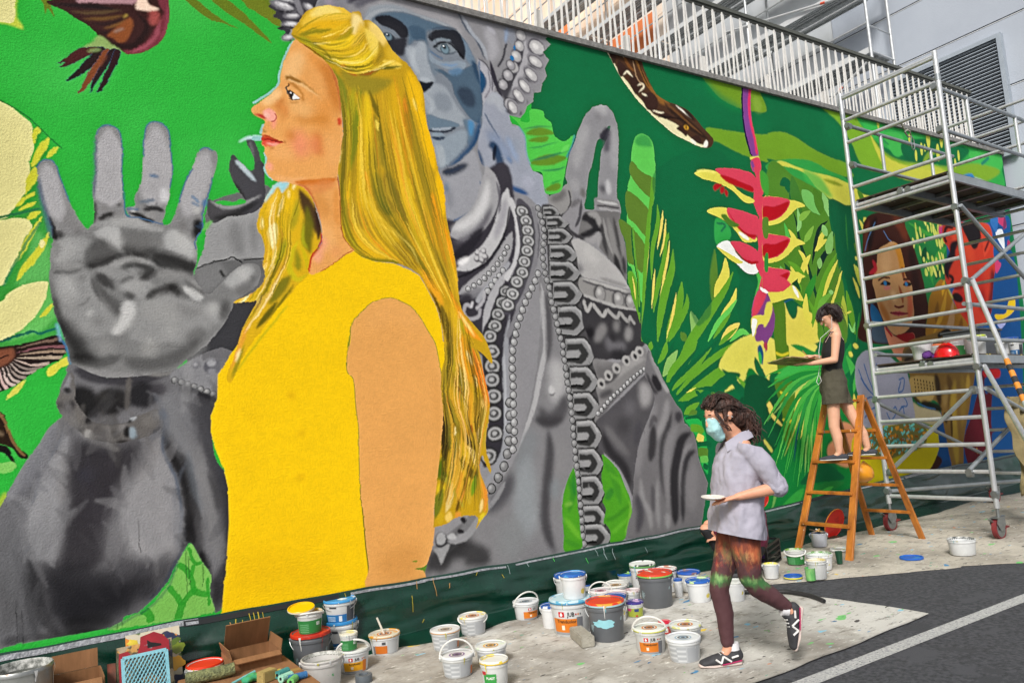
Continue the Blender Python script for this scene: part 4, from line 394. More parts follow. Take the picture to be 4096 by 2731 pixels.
 S('@13 2200 -220 2050 -50 1960 100 1880 220 1760 330 1700 440','828285',80,8,1,C);S('@13 1560 580 1640 420 1700 470 1760 330 1950 350 2100 420 1900 480','3a393b',150,40,.85,C);P('@13 1630 330 1700 320 1780 290 1740 400 1700 475 1670 400','9b9b9d',4,1,C);E('@13 1700 250',60,66,'3a383c',8,.9,C);E('@13 1700 240',50,56,'a9a9ab',6,1,C);S('@13 1760 270 1850 250 1950 200 2050 60 2150 -120','98989b',60,8,1,C);E('@13 1880 175',34,22,'3c3a3e',6,1,C,.4);E('@13 1905 70',36,24,'3c3a3e',6,1,C,.7);P('@13 1760 215 1810 190 1840 240 1780 250','b5b5b7',4,1,C)
 beads('@12 2330 560 2330 800 2320 950 2290 1110 2235 1230 2190 1310 2125 1390 2030 1460',110,40,165,52,C)
 S('@12 2290 1280 2200 1440 @13 2050 60','97979a',40,8,.9,C)
 beads('@21 240 945 205 1030 170 1110 130 1190 100 1265 75 1345 50 1415 35 1500 @22 12 40 5 130 2 230 8 330 12 430 12 520 12 610 18 700 22 795 22 900 5 1010',74,31,195,62,C)
 P('@21 270 330 420 350 520 500 560 640 610 780 640 950 660 1130 700 1350 @22 775 110 800 350 805 600 830 860 845 1100 855 1370 870 1568 @23 915 180 905 275 655 325 630 100 @22 610 1568 590 1200 560 900 530 500 490 200 450 0 @21 400 1300 340 1000 320 700','5b595c',3,1,C)
 for a in((285,445,385,105,'21'),(315,525,480,120,'21'),(330,560,605,140,'21'),(345,615,770,170,'21'),(345,640,935,190,'21'),(375,655,1135,220,'21'),(420,700,1375,250,'21'),(490,775,110,270,'22'),(530,800,360,240,'22'),(560,808,600,250,'22'),(590,830,865,270,'22'),(610,845,1115,250,'22'),(640,858,1370,260,'22'),(655,880,1620,220,'22'),(665,915,230,230,'23')):
  buckle(*a[:5],148,62,C)
 beads('@21 240 345 262 420 290 520 295 620 285 740 285 820 298 910 320 1000 342 1080 358 1180 390 1310 415 1410 435 1510 @22 465 20 470 110 487 210 502 310 517 420 532 520 546 630 556 740 566 860 576 980 587 1090 600 1190 612 1310 626 1450 634 1568 @23 640 100 647 200 662 290',62,27,172,58,C)
 P('@20 905 1165 870 1178 832 1262 780 1300 742 1480 715 1568 @21 705 30 690 150 672 280 668 345 700 358 755 352 757 265 786 240 790 130 800 0 @20 806 1568 818 1400 860 1300','02693c',1)
 L=[('@20 890 1180 850 1240 810 1280','3c3846',60,12,.95),('@20 900 1190 890 1300 850 1400','57525f',70,22,.85),('@20 760 1020 820 1000 880 1030','b5b4b6',90,30,.8),('@20 600 1350 580 1420','77757a',50,22,.7),('@20 700 1150 620 1350 580 1568','b0afb1',90,35,.8),('@20 930 1150 940 1400 930 1568','acabae',70,28,.8),('@20 760 1060 820 1060','88868a',60,25,.7),('@21 830 130 840 200','5c5a60',60,22,.9),('@21 880 80 890 220','c6c5c7',50,18,.9),('@21 640 150 660 250','6b6864',50,20,.8),('@21 560 60 600 200','aaa9ab',90,35,.8)]
 for s,c,w,b,a in L:S(s,c,w,b,a,C)
 P('@21 765 250 860 265 960 280 985 300 990 370 900 375 790 345 760 300','918f90',3,1,C);S('@21 780 275 880 295 975 310','c9c8c8',22,6,.9,C);S('@21 780 320 880 330 985 345','4a474c',14,4,.9,C);S('@21 800 345 900 365 985 375','b0aeb0',18,5,.9,C)
 P('@21 650 400 720 370 830 370 990 385 1000 480 1020 600 1050 720 1056 1000 1045 1030 1000 930 900 820 820 730 800 690 800 560 720 600 640 610 610 590','7d7b7b',4,1,C,'ts')
 for s,c,w,b,a in[('@21 640 450 700 430 770 480 780 560 700 600 620 590','333136',90,14,.95),('@21 690 390 780 420 810 520','a3a1a0',50,14,.9),('@21 820 480 840 620 880 780','4b494b',40,12,.9),('@21 880 430 920 620 960 800 1000 960','939190',50,12,.9),('@21 930 420 970 620 1010 800','514f50',30,9,.9),('@21 970 450 1010 640 1030 850','8d8b8a',36,10,.9),('@21 840 430 870 600 930 780','a09e9d',24,8,.8),('@21 940 760 980 900 1020 1000','2e2c30',50,14,.9),('@21 1020 780 1040 950','403e42',30,9,.9)]:S(s,c,w,b,a,'ts')
 P('@21 330 260 430 205 500 112 545 180 552 280 530 370 460 410 420 360','9c9a99',3,1,C);S('@21 350 260 440 240 490 170','6d6a6a',60,22,.8,C);S('@21 520 180 540 280 510 370 450 415','35333a',16,4,.9,C);P('@21 540 330 600 260 645 240 652 300 630 450 600 560 550 530 520 480 460 430','98969a',3,1,C);S('@21 640 260 620 430 580 520','48464c',26,8,.85,C);S('@21 540 330 590 290 630 270','706d70',40,14,.8,C);S('@21 520 530 580 590 680 620 790 560','4a484c',30,7,.95,C);S('@21 660 630 740 640 800 590 790 700','a5a3a4',50,14,.9,C)
 P('@21 545 650 600 628 700 670 850 780 960 895 1040 1005 1075 1080 980 1060 800 1010 650 970 610 880 590 760','b8b6b5',4,1,C,'sh');S('@21 600 850 640 940','77757a',60,24,.8,'sh');S('@21 650 720 800 850','c6c4c2',90,35,.8,'sh');S('@21 800 980 950 1030 1060 1060','8d8b8b',30,12,.7,'sh')
 P('@21 640 975 800 1020 980 1075 1085 1100 1090 1135 1150 1280 1100 1285 950 1240 800 1190 660 1140 610 1050','9b9997',3,1,C);S('@21 640 985 850 1050 1080 1110','bcbab8',26,6,.9,C);S('@21 650 1010 860 1080 1080 1140','55535a',14,5,.85,C)
 for x,y in((805,1125),(975,1180),(1085,1200)):E('@21 %d %d'%(x,y),62,72,'4e4c50',7,.9,C);E('@21 %d %d'%(x+6,y),50,60,'9c9a99',5,1,C);E('@21 %d %d'%(x-4,y-16),24,26,'cac8c6',9,.9,C)
 S('@21 660 1140 800 1195 980 1250 1150 1285','b4b2b0',26,5,.95,C)
 P('@21 660 1160 800 1210 980 1265 1170 1300 1195 1430 1230 1568 @22 1180 60 1050 160 900 160 780 200 @21 690 1500 650 1400 640 1250','49474b',5,1,C,'fl')
 for s,c,w,b,a in[('@21 660 1190 690 1290 730 1210','b3b1af',30,5,1),('@21 740 1220 830 1330 870 1280','b0aeac',34,5,1),('@21 870 1270 960 1350 990 1290','aaa8a6',30,5,1),('@21 990 1300 1060 1380 1090 1330','a5a3a1',28,5,1),('@21 1080 1340 1130 1410','a3a19f',26,5,1),('@21 850 1400 820 1480 760 1568','8d8b8b',80,26,.9),('@21 960 1370 960 1480','8a8888',60,22,.9),('@21 1080 1430 1060 1568','9a9898',70,22,.9),('@21 700 1430 720 1540','2b292e',90,25,.9),('@22 850 -30 950 60 1050 30','77757a',90,30,.9),('@22 900 110 1050 120','38363a',70,24,.9),('@21 900 1500 950 1568','3a383c',50,20,.8)]:S(s,c,w,b,a,'fl')
 P('@22 740 180 830 160 960 200 1040 150 1180 60 1230 80 1250 230 1000 480 790 720 760 700 800 560 770 430 800 380','8b898a',4,1,C,'ab')
 for s,c,w,b,a in[('@22 760 220 850 300 960 220','757374',110,35,.9),('@22 780 430 900 360 1100 210 1220 150','a8a6a5',60,20,.9),('@22 800 560 900 440 1100 290 1230 210','8d8b8b',60,18,.9),('@22 800 510 930 450','4e4c50',50,20,.8),('@22 790 700 950 530 1230 260','716f72',60,14,.9),('@22 830 400 930 330 1000 240','3d3b3f',40,14,.8)]:S(s,c,w,b,a,'ab')
 for x,y in((820,385),(885,310),(960,245),(1050,175),(1130,130),(1170,90)):E('@22 %d %d'%(x,y),46,42,'b4b2b0',5,1,C,.6);E('@22 %d %d'%(x+2,y+4),22,18,'403e42',5,1,C,.6)
 beads('@22 790 660 850 590 920 510 1000 440 1070 370 1140 310 1210 255 1255 225',44,20,190,66,C)
 P('@22 800 700 1000 520 1200 320 1240 300 1315 470 1305 560 1250 720 1180 900 1140 1100 1120 1300 1110 1420 1050 1280 970 1140 830 1010 790 950 830 860 780 740','605e62',4,1,C,'la')
 for s,c,w,b,a in[('@22 1180 380 1230 480 1200 600','a8a6a7',110,36,.95),('@22 1050 560 1120 650','77757a',110,45,.8),('@22 850 760 950 900 1080 1050','7c7a7c',60,25,.7),('@22 820 820 900 1000 1030 1150 1090 1330','38363a',70,22,.9),('@22 1000 700 1050 850','4c4a4e',130,45,.8),('@22 1180 720 1130 950','55535a',70,25,.8),('@22 1250 300 1300 420','6a686c',50,20,.8)]:S(s,c,w,b,a,'la')
 P('@22 1250 80 1310 190 1380 330 1440 440 1500 560 1560 640 1582 742 1650 800 1690 900 1712 1060 1740 1150 1800 1300 @23 1760 120 1030 245 1060 130 1100 0 @22 1110 1400 1140 1100 1200 850 1310 560 1260 380 1220 300','7c7a7d',2,1,C,'cl')
 for s,c,w,b,a in[('@22 1290 300 1340 400 1370 450','353338',70,10,.95),('@22 1230 280 1300 440 1340 480','4a484c',30,9,.9),('@22 1260 100 1330 260 1400 420','9a9899',34,10,.9),('@22 1380 380 1440 470','aaa8a8',34,9,.9),('@22 1430 520 1400 700 1320 900','9d9b9d',60,25,.85),('@22 1340 560 1250 720 1180 950 1150 1250','8f8d90',90,30,.85),('@22 1300 760 1290 950 1270 1100','454347',70,16,.95),('@22 1330 740 1300 700 1260 800','5a585c',40,14,.8),('@22 1470 640 1430 800 1380 960 1380 1200 1420 1500','4b494d',50,16,.9),('@22 1500 660 1560 720','47454a',70,18,.9),('@22 1520 760 1450 900 1420 1100 1430 1568','8d8b8e',70,25,.85),('@22 1650 830 1560 900 1520 1050 1490 1250 1500 1568 @23 1500 120','38363b',80,14,.95),('@22 1660 930 1600 1000 1560 1200 1560 1450','8b898c',40,12,.9),('@22 1690 1000 1620 1050 1580 1200 1570 1500 @23 1570 100','3a383d',50,14,.9),('@22 1680 1120 1650 1350 1660 1568','8a888b',120,40,.85),('@22 1180 1250 1200 1450 1260 1568 @23 1280 170','9a999b',50,18,.85),('@22 1140 1400 1180 1568 @23 1150 200','55535a',70,25,.9),('@22 1340 1250 1330 1450 1340 1568 @23 1350 150','969597',44,16,.85),('@22 1290 1300 1300 1568','5c5a5f',40,16,.8),('@23 1430 0 1430 150','9b9a9c',50,18,.85)]:S(s,c,w,b,a,'cl')
 for s in('@22 825 1035 900 1090 985 1195 1035 1320 1082 1430 1105 1568 @23 1102 10 1062 130 1030 250 910 275 905 180 862 108 840 95 @22 862 1540 832 1470 852 1400 832 1340 822 1225 842 1110','@22 568 1163 540 1200 500 1300 470 1420 460 1568 @23 462 20 475 200 485 360 640 325 630 200 620 50 @22 612 1568 600 1450 592 1300'):
  P(s,'4c9c22',1,1,None,'lg')
  for t,c,w in(('@22 850 1100 940 1250 1000 1500','3d8a26',60),('@22 880 1200 1000 1300 1080 1500','5aa928',30),('@22 1080 1450 1090 1568 @23 1040 220','8ec04a',16),('@22 860 1450 930 1350','2b7a2c',60),('@23 850 80 950 40 1080 -60','377f22',30),('@23 900 200 1000 120 1080 40','62ae2c',30),('@22 520 1250 560 1400 520 1568','2f8026',50),('@23 480 50 560 150 640 250','6db52e',44),('@23 480 250 560 290 640 310','3c8a26',34),('@22 560 1200 580 1420','1f7a30',40),('@22 480 1500 560 1480','7db540',30)):S(t,c,w,12,.7,'lg')
 P('@10 350 -60 560 -60 545 60 500 110 430 160 400 190 300 320 330 385 235 350 270 300 195 265 240 230 215 175 160 160 185 110 122 62 200 10','4a4851',2)
 for x,y,rx,ry,r in((250,60,120,44,.15),(330,150,80,30,-.3),(320,230,90,36,-.2),(480,70,55,40,.5),(290,350,60,30,-.4),(260,0,110,24,0)):
  E('@10 %d %d'%(x,y),rx,ry,'7d7b82',5,1,None,r);E('@10 %d %d'%(x+6,y-4),rx*.72,ry*.62,'b9b7bb',6,1,None,r);E('@10 %d %d'%(x+12,y-10),rx*.4,ry*.3,'e2e1e3',6,.9,None,r)
 S('@10 360 -40 390 60 430 150','8d8b92',50,8,.95);S('@10 215 110 300 110 360 90','2b2931',14,4,.9);S('@10 200 255 280 250 370 270','24222a',16,5,.9)
 P('@10 2351 500 2300 640 2240 730 2230 800 2260 880 2320 960 @20 0 1000 -40 900 @20 110 560 60 330','55535b',12,1,C);S('@20 115 330 130 500 90 650 40 760 0 830','b3b1b6',46,8,1,C)
 for x,y,r in((82,325,46),(70,425,42),(40,520,46),(15,620,48)):E('@20 %d %d'%(x,y),r*1.12,r*1.15,'6a6872',5,.9,C);E('@20 %d %d'%(x,y),r,r,'b7b5b6',5,1,C);E('@20 %d %d'%(x-8,y-10),r*.5,r*.5,'dcdad8',9,.9,C)
 for x,y,r in((2340,600,40),(2315,695,48),(2270,780,44),(2330,960,50)):E('@10 %d %d'%(x,y),r*1.15,r*1.15,'2b2931',6,.9,C);E('@10 %d %d'%(x,y),r,r,'a5a3a8',5,1,C);E('@10 %d %d'%(x-8,y-10),r*.5,r*.5,'d2d0d2',9,.9,C)
 for x,y,rx,ry,r in((225,440,85,75,.1),(215,570,75,48,.35),(175,690,75,48,.6),(115,795,70,46,.75),(60,885,66,44,.85),(5,990,60,44,1)):
  S('@20 %d %d %d %d'%(x-60,y+34,x+90,y+52),'403e46',40,12,.85,C);E('@20 %d %d'%(x+10,y),rx*1.3,ry*1.25,'97959b',5,1,C,r);E('@20 %d %d'%(x,y),rx,ry,'625f68',5,1,C,r);E('@20 %d %d'%(x+3,y-2),rx*.88,ry*.8,'c2c0c1',5,1,C,r);E('@20 %d %d'%(x-12,y-12),rx*.4,ry*.35,'e6e4e2',9,.9,C,r)
 E('@20 25 445',12,20,'1d74b0',2);E('@20 0 535',20,22,'1d74b0',2)
 P('@20 165 1010 280 1020 300 1080 360 1130 375 1200 400 1260 480 1300 575 1240 550 1340 520 1420 490 1568 @21 470 100 445 190 320 215 290 130 275 20 @20 200 1568 155 1480 130 1380 118 1240 60 1140 0 1080 -20 1070 75 1090 80 1115 160 1120','4fc448',1,1,None,'lp')
 for s,c,w in(('@20 130 1230 250 1210 390 1220','64841e',70),('@20 150 1290 280 1280 340 1260','64841e',50),('@20 170 1500 330 1470 500 1450','64841e',90),('@21 300 180 400 150 450 130','64841e',60),('@20 100 1190 230 1165 370 1165','3f7a50',14),('@20 160 1480 330 1440 530 1380','2c7a54',20),('@20 150 1360 250 1350 430 1300','2c7a54',10),('@20 250 1568 400 1560 500 1530','2c7a54',16),('@20 450 1400 530 1330','63d058',40),('@21 350 120 450 90','2c8a44',14)):S(s,c,w,3,.9,'lp','b')
 S('@20 575 1240 545 1350 500 1450','2a66a8',14,5,.8);S('@20 60 1160 116 1250 132 1400 165 1510','7f9ac0',14,5,.7)
def mural_right():
 DK,OL,MD,LT,YL,PA='02623a','55802a','5f9e28','5fc552','d8cf4e','e0c958'
 P('@20 1740 670 2000 720 2220 790 2300 900 2335 1025 2200 1020 2080 990 1950 930 1850 840','6c9420',3);S('@20 1740 690 1850 850 2000 960 2120 1010','0a8040',60,30,.7);E('@20 2250 960',50,60,'86a83a',16,.8)
 P('@20 1780 1180 1900 1185 2050 1210 2200 1230 2351 1235 @30 0 1225 110 1210 250 1260 400 1360 560 1440 720 1500 @30 760 1568 @31 760 60 400 0 200 -60 0 -110 @20 2351 1490 2200 1450 2050 1390 1900 1310 1830 1280','6c9a22',4)
 P('@30 480 970 680 1020 900 1080 960 1250 1050 1400 1250 1530 @31 1250 20 900 -20 @30 760 1300 640 1120','78a828',6)
 P('@30 810 1065 1000 1095 1300 1200 1700 1300 2130 1410 2150 1568 @31 2160 150 1900 100 1500 -40 1100 -200 @30 940 1250','2ea046',4)
 for s,c in(('@30 870 1130 1040 1140 1060 1250 960 1260','35b04c'),('@30 1060 1230 1230 1240 1230 1420 1150 1420','3fae4c'),('@30 1240 1300 1600 1300 1560 1500 1300 1500','06603a'),('@30 1600 1320 1850 1380 1700 1530 1550 1500','07683c'),('@30 1850 1400 2120 1420 2130 1568 1950 1568','42b24e')):P(s,c,6)
 P('@30 960 1270 1050 1380 1200 1470 1400 1500 1700 1530 1900 1500 2130 1568 @31 2000 100 1700 150 1400 100 1150 -50 @30 1000 1400','7aa42a',8)
 P('@30 930 1220 1010 1350 1120 1460 1300 1530 1500 1568 @31 1700 30 1500 110 1200 60 1050 -60','c2c242',6)
 for x,y,r in((1010,1130,20),(1470,1270,34),(1410,1370,22),(1360,1430,20),(1560,1400,30),(1440,1360,14),(1750,1430,18),(1720,1500,16),(1590,1290,26),(1660,1340,18),(1300,1280,20)):E('@30 %d %d'%(x,y),r*.7,r*2,'c6c848',3,1,None,.15)
 S('@30 1420 1500 1480 1420 1560 1380','7a9c2a',34,6);S('@30 1960 1510 2030 1450','1d7a68',20,5);S('@30 1060 1290 1110 1330','1f7a4a',14,4)
 P('@30 0 1500 200 1460 400 1480 560 1568 @31 700 60 780 180 620 240 560 250 440 240 300 160 180 80 0 0','2f9a44',4)
 P('@31 0 0 150 -40 330 20 440 150 560 250 720 320 1000 260 860 210 780 140 600 60 400 10 250 -40 100 -90','c9c748',3);S('@31 510 80 600 110 690 140','6f8a1c',26,8,.8,None,'b');P('@31 340 -10 480 60 560 180 590 250 440 170 330 60','3fae4a',14,.8)
 P('@31 1150 0 1300 60 1500 100 1650 30 1500 -50 1200 -40','bfc244',10,.8)
 P('@31 1720 90 1800 40 1870 30 1900 80 1850 100','2a78b8',4);P('@31 1900 60 2000 100 2040 120 1930 100','9fb8bc',6)
 P('@20 1092 1568 1098 1400 1130 1270 1190 1228 1262 1268 1300 1350 1318 1568 @21 1318 60 1308 250 1290 300 1260 600 1225 900 1200 1200 1150 1100 1100 900 1060 820 1055 400 1058 180 1085 60','5cc350',1,1,None,'bl')
 P('@20 1130 1280 1190 1230 1262 1270 1280 1340 1190 1345 1140 1330','2f8f44',14,.8);P('@20 1200 1330 1290 1345 1210 1300','3a9a48',6,.8,'bl')
 for s in('@20 1098 1480 1180 1568 @21 1295 80 1262 240 1090 45','@21 1058 185 1255 360 1245 500 1232 610 1140 500 1058 405','@21 985 445 1100 520 1230 700 1225 850 1195 940 1130 870 1060 830 1040 650 1000 560'):P(s,'5c7d2a',1)
 S('@21 1300 60 1282 280 1255 500 1232 800 1218 1100 1210 1400 1205 1568',MD,46,2);S('@21 1312 290 1300 330 1285 560 1255 850 1245 1100 1238 1350 1230 1520',PA,25,1,1,None,'b')
 P('@21 1060 950 1110 930 1150 1050 1170 1200 1180 1400 1150 1300 1100 1150',MD,1);S('@21 1105 530 1115 750 1150 950 1165 1150 1170 1300',DK,26,2);S('@21 1110 520 1130 780 1160 1000 1170 1250','5e9c2c',18,2);S('@21 1105 970 1125 1080 1135 1190',PA,16,1,1,None,'b')
 P('@21 1300 290 1400 380 1450 550 1480 750 1500 900 1540 1060 1450 1568 1200 1568 1220 1200 1260 700',DK,2)
 fan=[('@21 1335 310 1340 480 1290 720 1280 1000',MD,44),('@21 1385 365 1370 520 1335 720',PA,26),('@21 1410 440 1400 620 1360 790',PA,24),('@21 1420 560 1400 800 1330 1100 1300 1300',MD,50),('@21 1440 570 1400 700',MD,30),('@21 1447 640 1430 800 1395 980 1355 1200',PA,26),('@21 1310 900 1300 1050 1285 1270',PA,24),('@21 1480 720 1470 900 1410 1100 1360 1350 1340 1568',MD,80),('@21 1560 1020 1540 1200 1470 1400 1420 1568',MD,90),('@21 1510 1120 1480 1300 1420 1540',PA,28),('@21 1610 1130 1600 1250 1500 1450 1440 1568',MD,60),('@21 1640 1290 1690 1450 1650 1568','84b45c',110),('@21 1550 1480 1600 1568',OL,70),('@21 1860 720 1850 1000 1840 1200',OL,90),('@21 1960 800 1960 950 1900 1080 1860 1160',YL,100),('@21 2030 930 1960 1080 1830 1280 1700 1480 1640 1568 @22 1560 150 1440 330',MD,90),('@21 2060 1080 2030 1200 1950 1320 1910 1390',YL,60),('@21 2070 1180 1980 1300 1880 1420 1800 1568',LT,50),('@21 2090 1400 2000 1480 1920 1568',PA,80),('@21 2010 1310 1930 1420 1850 1540',MD,40),('@21 2070 1440 1960 1540 1900 1600',MD,40),('@21 2180 1500 2100 1480 2000 1568',LT,50),('@22 1280 0 1270 80',MD,50),('@22 1350 0 1330 120 1310 160',DK,50),('@22 1420 0 1400 100 1340 200',MD,60),('@22 1490 0 1430 150 1370 250',DK,50),('@22 1520 80 1450 200 1390 320','84b45c',80),('@22 1700 0 1600 150 1480 290 1420 370',MD,110),('@22 1720 40 1600 200 1490 330 1440 400',DK,40),('@22 1900 -20 1750 150 1560 320 1450 450',DK,80),('@22 1830 60 1700 220 1530 380 1470 450',MD,44),('@22 2080 0 1900 150 1700 320 1510 480',MD,110),('@22 2090 40 1900 200 1700 360 1500 520',DK,70),('@22 2160 150 1950 260 1750 400 1560 520',MD,90),('@22 1690 420 1600 470',YL,16),('@22 2210 220 2050 300 1900 400 1860 440',DK,80),('@22 1800 400 1650 490 1530 540',MD,60),('@22 1760 490 1650 560 1570 620',DK,60),('@22 1720 560 1640 620 1580 660',MD,60),('@22 1700 640 1620 680',OL,60)]
 for s,c,w in fan:S(s,c,w,1,1,None,'b')
 P('@22 1580 690 1720 690 1750 780 1780 860 1790 960 1800 1200 1770 1180 1730 1100 1700 900 1640 790','1fae4a',3)
 for s,c,w in(('@22 1590 700 1700 690 1740 720',DK,26),('@22 1640 790 1720 800 1750 840',MD,60),('@22 1700 870 1760 900',PA,60),('@22 1700 940 1790 935 1830 950',DK,40),('@22 1710 1010 1800 1020',OL,70),('@22 1730 1080 1800 1080','5fb54c',50),('@22 1760 1130 1800 1160',DK,40)):S(s,c,w,2)
 P('@21 1320 0 1320 280 1400 360 1450 520 1480 740 1510 950 1540 1020 1580 1000 1610 1120 1640 1290 1700 1420 1760 1390 1830 1290 1820 950 1860 710 1850 520 1900 430 2000 300 2000 -100 1700 -200',DK,2,.6)
 P('@21 1870 440 1960 470 2010 560 1990 640 1900 690 1860 620','2fa048',3);S('@21 1880 480 1960 500 1920 560','1d6a4a',16,4)
 P('@21 2050 850 2090 1000 2060 1250 2110 1400 2200 1460 2230 1200 2260 1000 2240 930',DK,1);P('@21 2240 930 2290 980 2270 1080 2230 1150 2260 1030','4fb54a',2)
 P('@22 2050 0 2351 -60 2351 400 2200 330 2050 420 1950 460 2100 300 1900 240','d6cf58',2);P('@32 -100 -60 100 0 350 0 450 60 240 250 0 300 -100 500','d9cf58',2)
 P('@31 140 1230 260 1240 450 1350 470 1568 150 1568','d8cb52',2)
 P('@31 40 1210 150 1210 170 1568 @32 190 60 210 400 270 850 150 930 130 700 90 300 60 0','4f7a1e',2);
 for y,x in((110,130),(275,145),(470,170),(720,195)):S('@32 %d %d %d %d %d %d'%(x-60,y-8,x,y+14,x+65,y-8),'cfc024',20,3)
 P('@31 155 1200 210 1170 265 1185 270 1300 240 1360 200 1330','06603a',2);S('@31 150 1210 210 1180 265 1185','1d4f8c',10,2)
 P('@22 2255 60 2280 30 2310 100 2300 210 2270 150','124f7c',2);E('@22 2278 150',18,50,'2fae4a',2)
 for s,c,w in(('@22 1930 250 2050 380 2150 520 2250 650',DK,70),('@22 1680 440 1800 430 1900 470 1950 490',DK,40),('@22 1680 450 1750 510',DK,34),('@22 2230 140 2270 260 2351 380',DK,70),('@22 2060 320 2150 420 2230 540',MD,40),('@22 2100 520 2200 700 2351 900','035030',260),('@22 2250 700 2351 780',MD,20),('@22 2230 900 2300 1000','035030',160),('@22 2351 300 2260 450 2220 640','5cb558',30),('@22 2351 450 2250 650 2180 860','5cb558',34),('@22 2351 560 2280 720 2210 870','6cc05c',30),('@22 2351 680 2280 800 2230 880','5cb558',30),('@22 2351 900 2300 1020','8ac86a',22),('@22 2351 1080 2310 1150','7a9a2a',40),('@22 1830 470 1900 520',MD,40)):S(s,c,w,2,1,None,'b')
 P('@31 0 -50 250 60 420 150 560 260 600 420 620 700 650 900 700 1100 720 1568 480 1568 440 1350 300 1240 150 1100 0 900','4f8426',3)
 for s,c,w in(('@31 110 130 160 110 220 200 200 260',DK,80),('@31 220 50 260 250 300 400','3f7a2c',110),('@31 310 180 380 270 480 400','6fb85c',110),('@31 500 200 540 320 570 430','86c26c',70),('@31 560 260 590 430 600 600',DK,60),('@31 420 160 470 300 480 400','4a7d22',90),('@31 230 370 260 470 290 640 340 800 390 960 430 1100 480 1290 520 1500','06402e',34),('@31 550 460 470 540 430 700 405 860','0b2f2a',34),('@31 610 715 530 760 480 860 450 970','0b2f2a',44),('@31 150 480 180 600 160 700','4cb54a',40),('@31 270 340 290 480 270 560','86c26c',40),('@31 190 540 240 620 270 650',YL,40),('@31 420 510 370 600 330 660','7db040',44),('@31 390 370 320 420 290 460','7db040',44),('@31 530 530 480 640 450 740',YL,40),('@31 540 630 480 680 430 740',YL,36),('@31 590 560 560 700 540 760','7fb860',70),('@31 500 500 540 600','86c26c',60),('@31 280 730 330 800 370 950',YL,34),('@31 390 770 330 880 270 1060',YL,44),('@31 180 830 270 900 350 980',MD,44),('@31 210 880 250 990',YL,44),('@31 440 950 380 1100 310 1240','2f8a2c',60),('@31 630 760 540 950 470 1150 400 1400',MD,50),('@31 640 820 560 1000 490 1220',YL,34),('@31 680 920 620 1100 570 1290',YL,36),('@31 670 880 600 1080 540 1280',OL,40),('@31 350 1130 350 1300 400 1440',YL,60),('@31 370 1180 420 1300 410 1440',MD,36),('@31 600 1110 500 1200 450 1300','6aa83a',44),('@31 200 1000 280 1060 310 1110',MD,40),('@31 560 1110 600 1120','86c26c',30),('@31 690 1150 700 1300 720 1500','a9b83c',60),('@31 720 1100 760 1300 800 1500',MD,60),('@31 650 1250 700 1400 720 1520',OL,50),('@31 740 1400 780 1470 800 1390','7ecb6a',24),('@31 740 1290 745 1310',YL,60),('@31 110 880 140 960','6fb85c',44),('@31 150 850 220 980 300 1100','05502f',60),('@31 480 800 470 900','7fb860',50)):S(s,c,w*1.15,1.5,1,None,'b')
 P('@31 575 260 720 320 780 330 830 500 860 800 870 1200 850 1568 820 1568 800 1300 740 1100 690 930 640 780 610 560 580 430','035c38',2);S('@31 715 400 720 550 735 740','2b7d34',18,4,.9,None,'b')
 for s,c,w in(('@31 790 670 830 730 850 820',OL,70),('@31 790 860 830 950 850 1060','b5bd44',60),('@31 780 980 820 1080 840 1170',YL,34),('@31 800 790 820 820',YL,26),('@31 840 450 870 520 880 560',YL,36),('@31 800 550 820 600',YL,40),('@31 820 180 860 250 840 290','4a7d22',60),('@31 880 430 900 470',YL,50),('@31 810 1568 840 1300','2f8a2c',20)):S(s,c,w,2,1,None,'b')
 P('@32 -200 300 0 400 200 300 500 240 700 300 800 500 830 900 800 1300 500 1400 200 1500 -200 1568','0d7a34',4)
 P('@32 -200 350 60 400 140 760 0 1080 -200 1100','04502f',3)
 S('@32 0 620 60 700 140 780',PA,34,2,1,None,'b');S('@32 0 560 40 640',PA,50,2);S('@32 -40 900 40 1010','b9b44a',30,2);
 P('@32 60 350 210 330 260 700 250 930 160 930 130 650','4f7a1e',2)
 for y,x in((470,165),(720,190)):S('@32 %d %d %d %d %d %d'%(x-55,y-8,x,y+14,x+60,y-8),'cfc024',20,3)
 P('@32 270 400 500 330 480 480 430 600 290 900 250 760','d2c750',2)
 base=['2f9a3a','38a83e','1f8a38','49ae44','2a9240','58b848']
 rng=random.Random(7)
 ends=[(0,300),(0,420),(-20,560),(-40,760),(0,880),(70,1130),(140,1280),(170,1200),(230,1290),(270,1330),(330,1340),(360,1370),(390,1300),(430,1250),(60,960),(120,1080),(200,1150),(300,1200),(350,1150),(460,1150)]
 for i,(ex,ey)in enumerate(ends):
  ox,oy=520+rng.uniform(-30,10),250+i*7
  S('@32 %g %g %g %g %g %g'%(ox,oy,(ox+ex)/2+rng.uniform(-10,10)-20,min(oy,ey)+abs(ey-oy)*.32-25,ex,ey),base[i%6],(46,26),1.5,1,None,'b')
  if i%2:S('@32 %g %g %g %g %g %g'%(ox+8,oy+20,(ox+ex)/2+14,min(oy,ey)+abs(ey-oy)*.36,ex+30,ey-30),rng.choice(['8fc05a','0d6a3a','c8c24e','0c5a6a','14703a']),14,2,.9,None,'b')
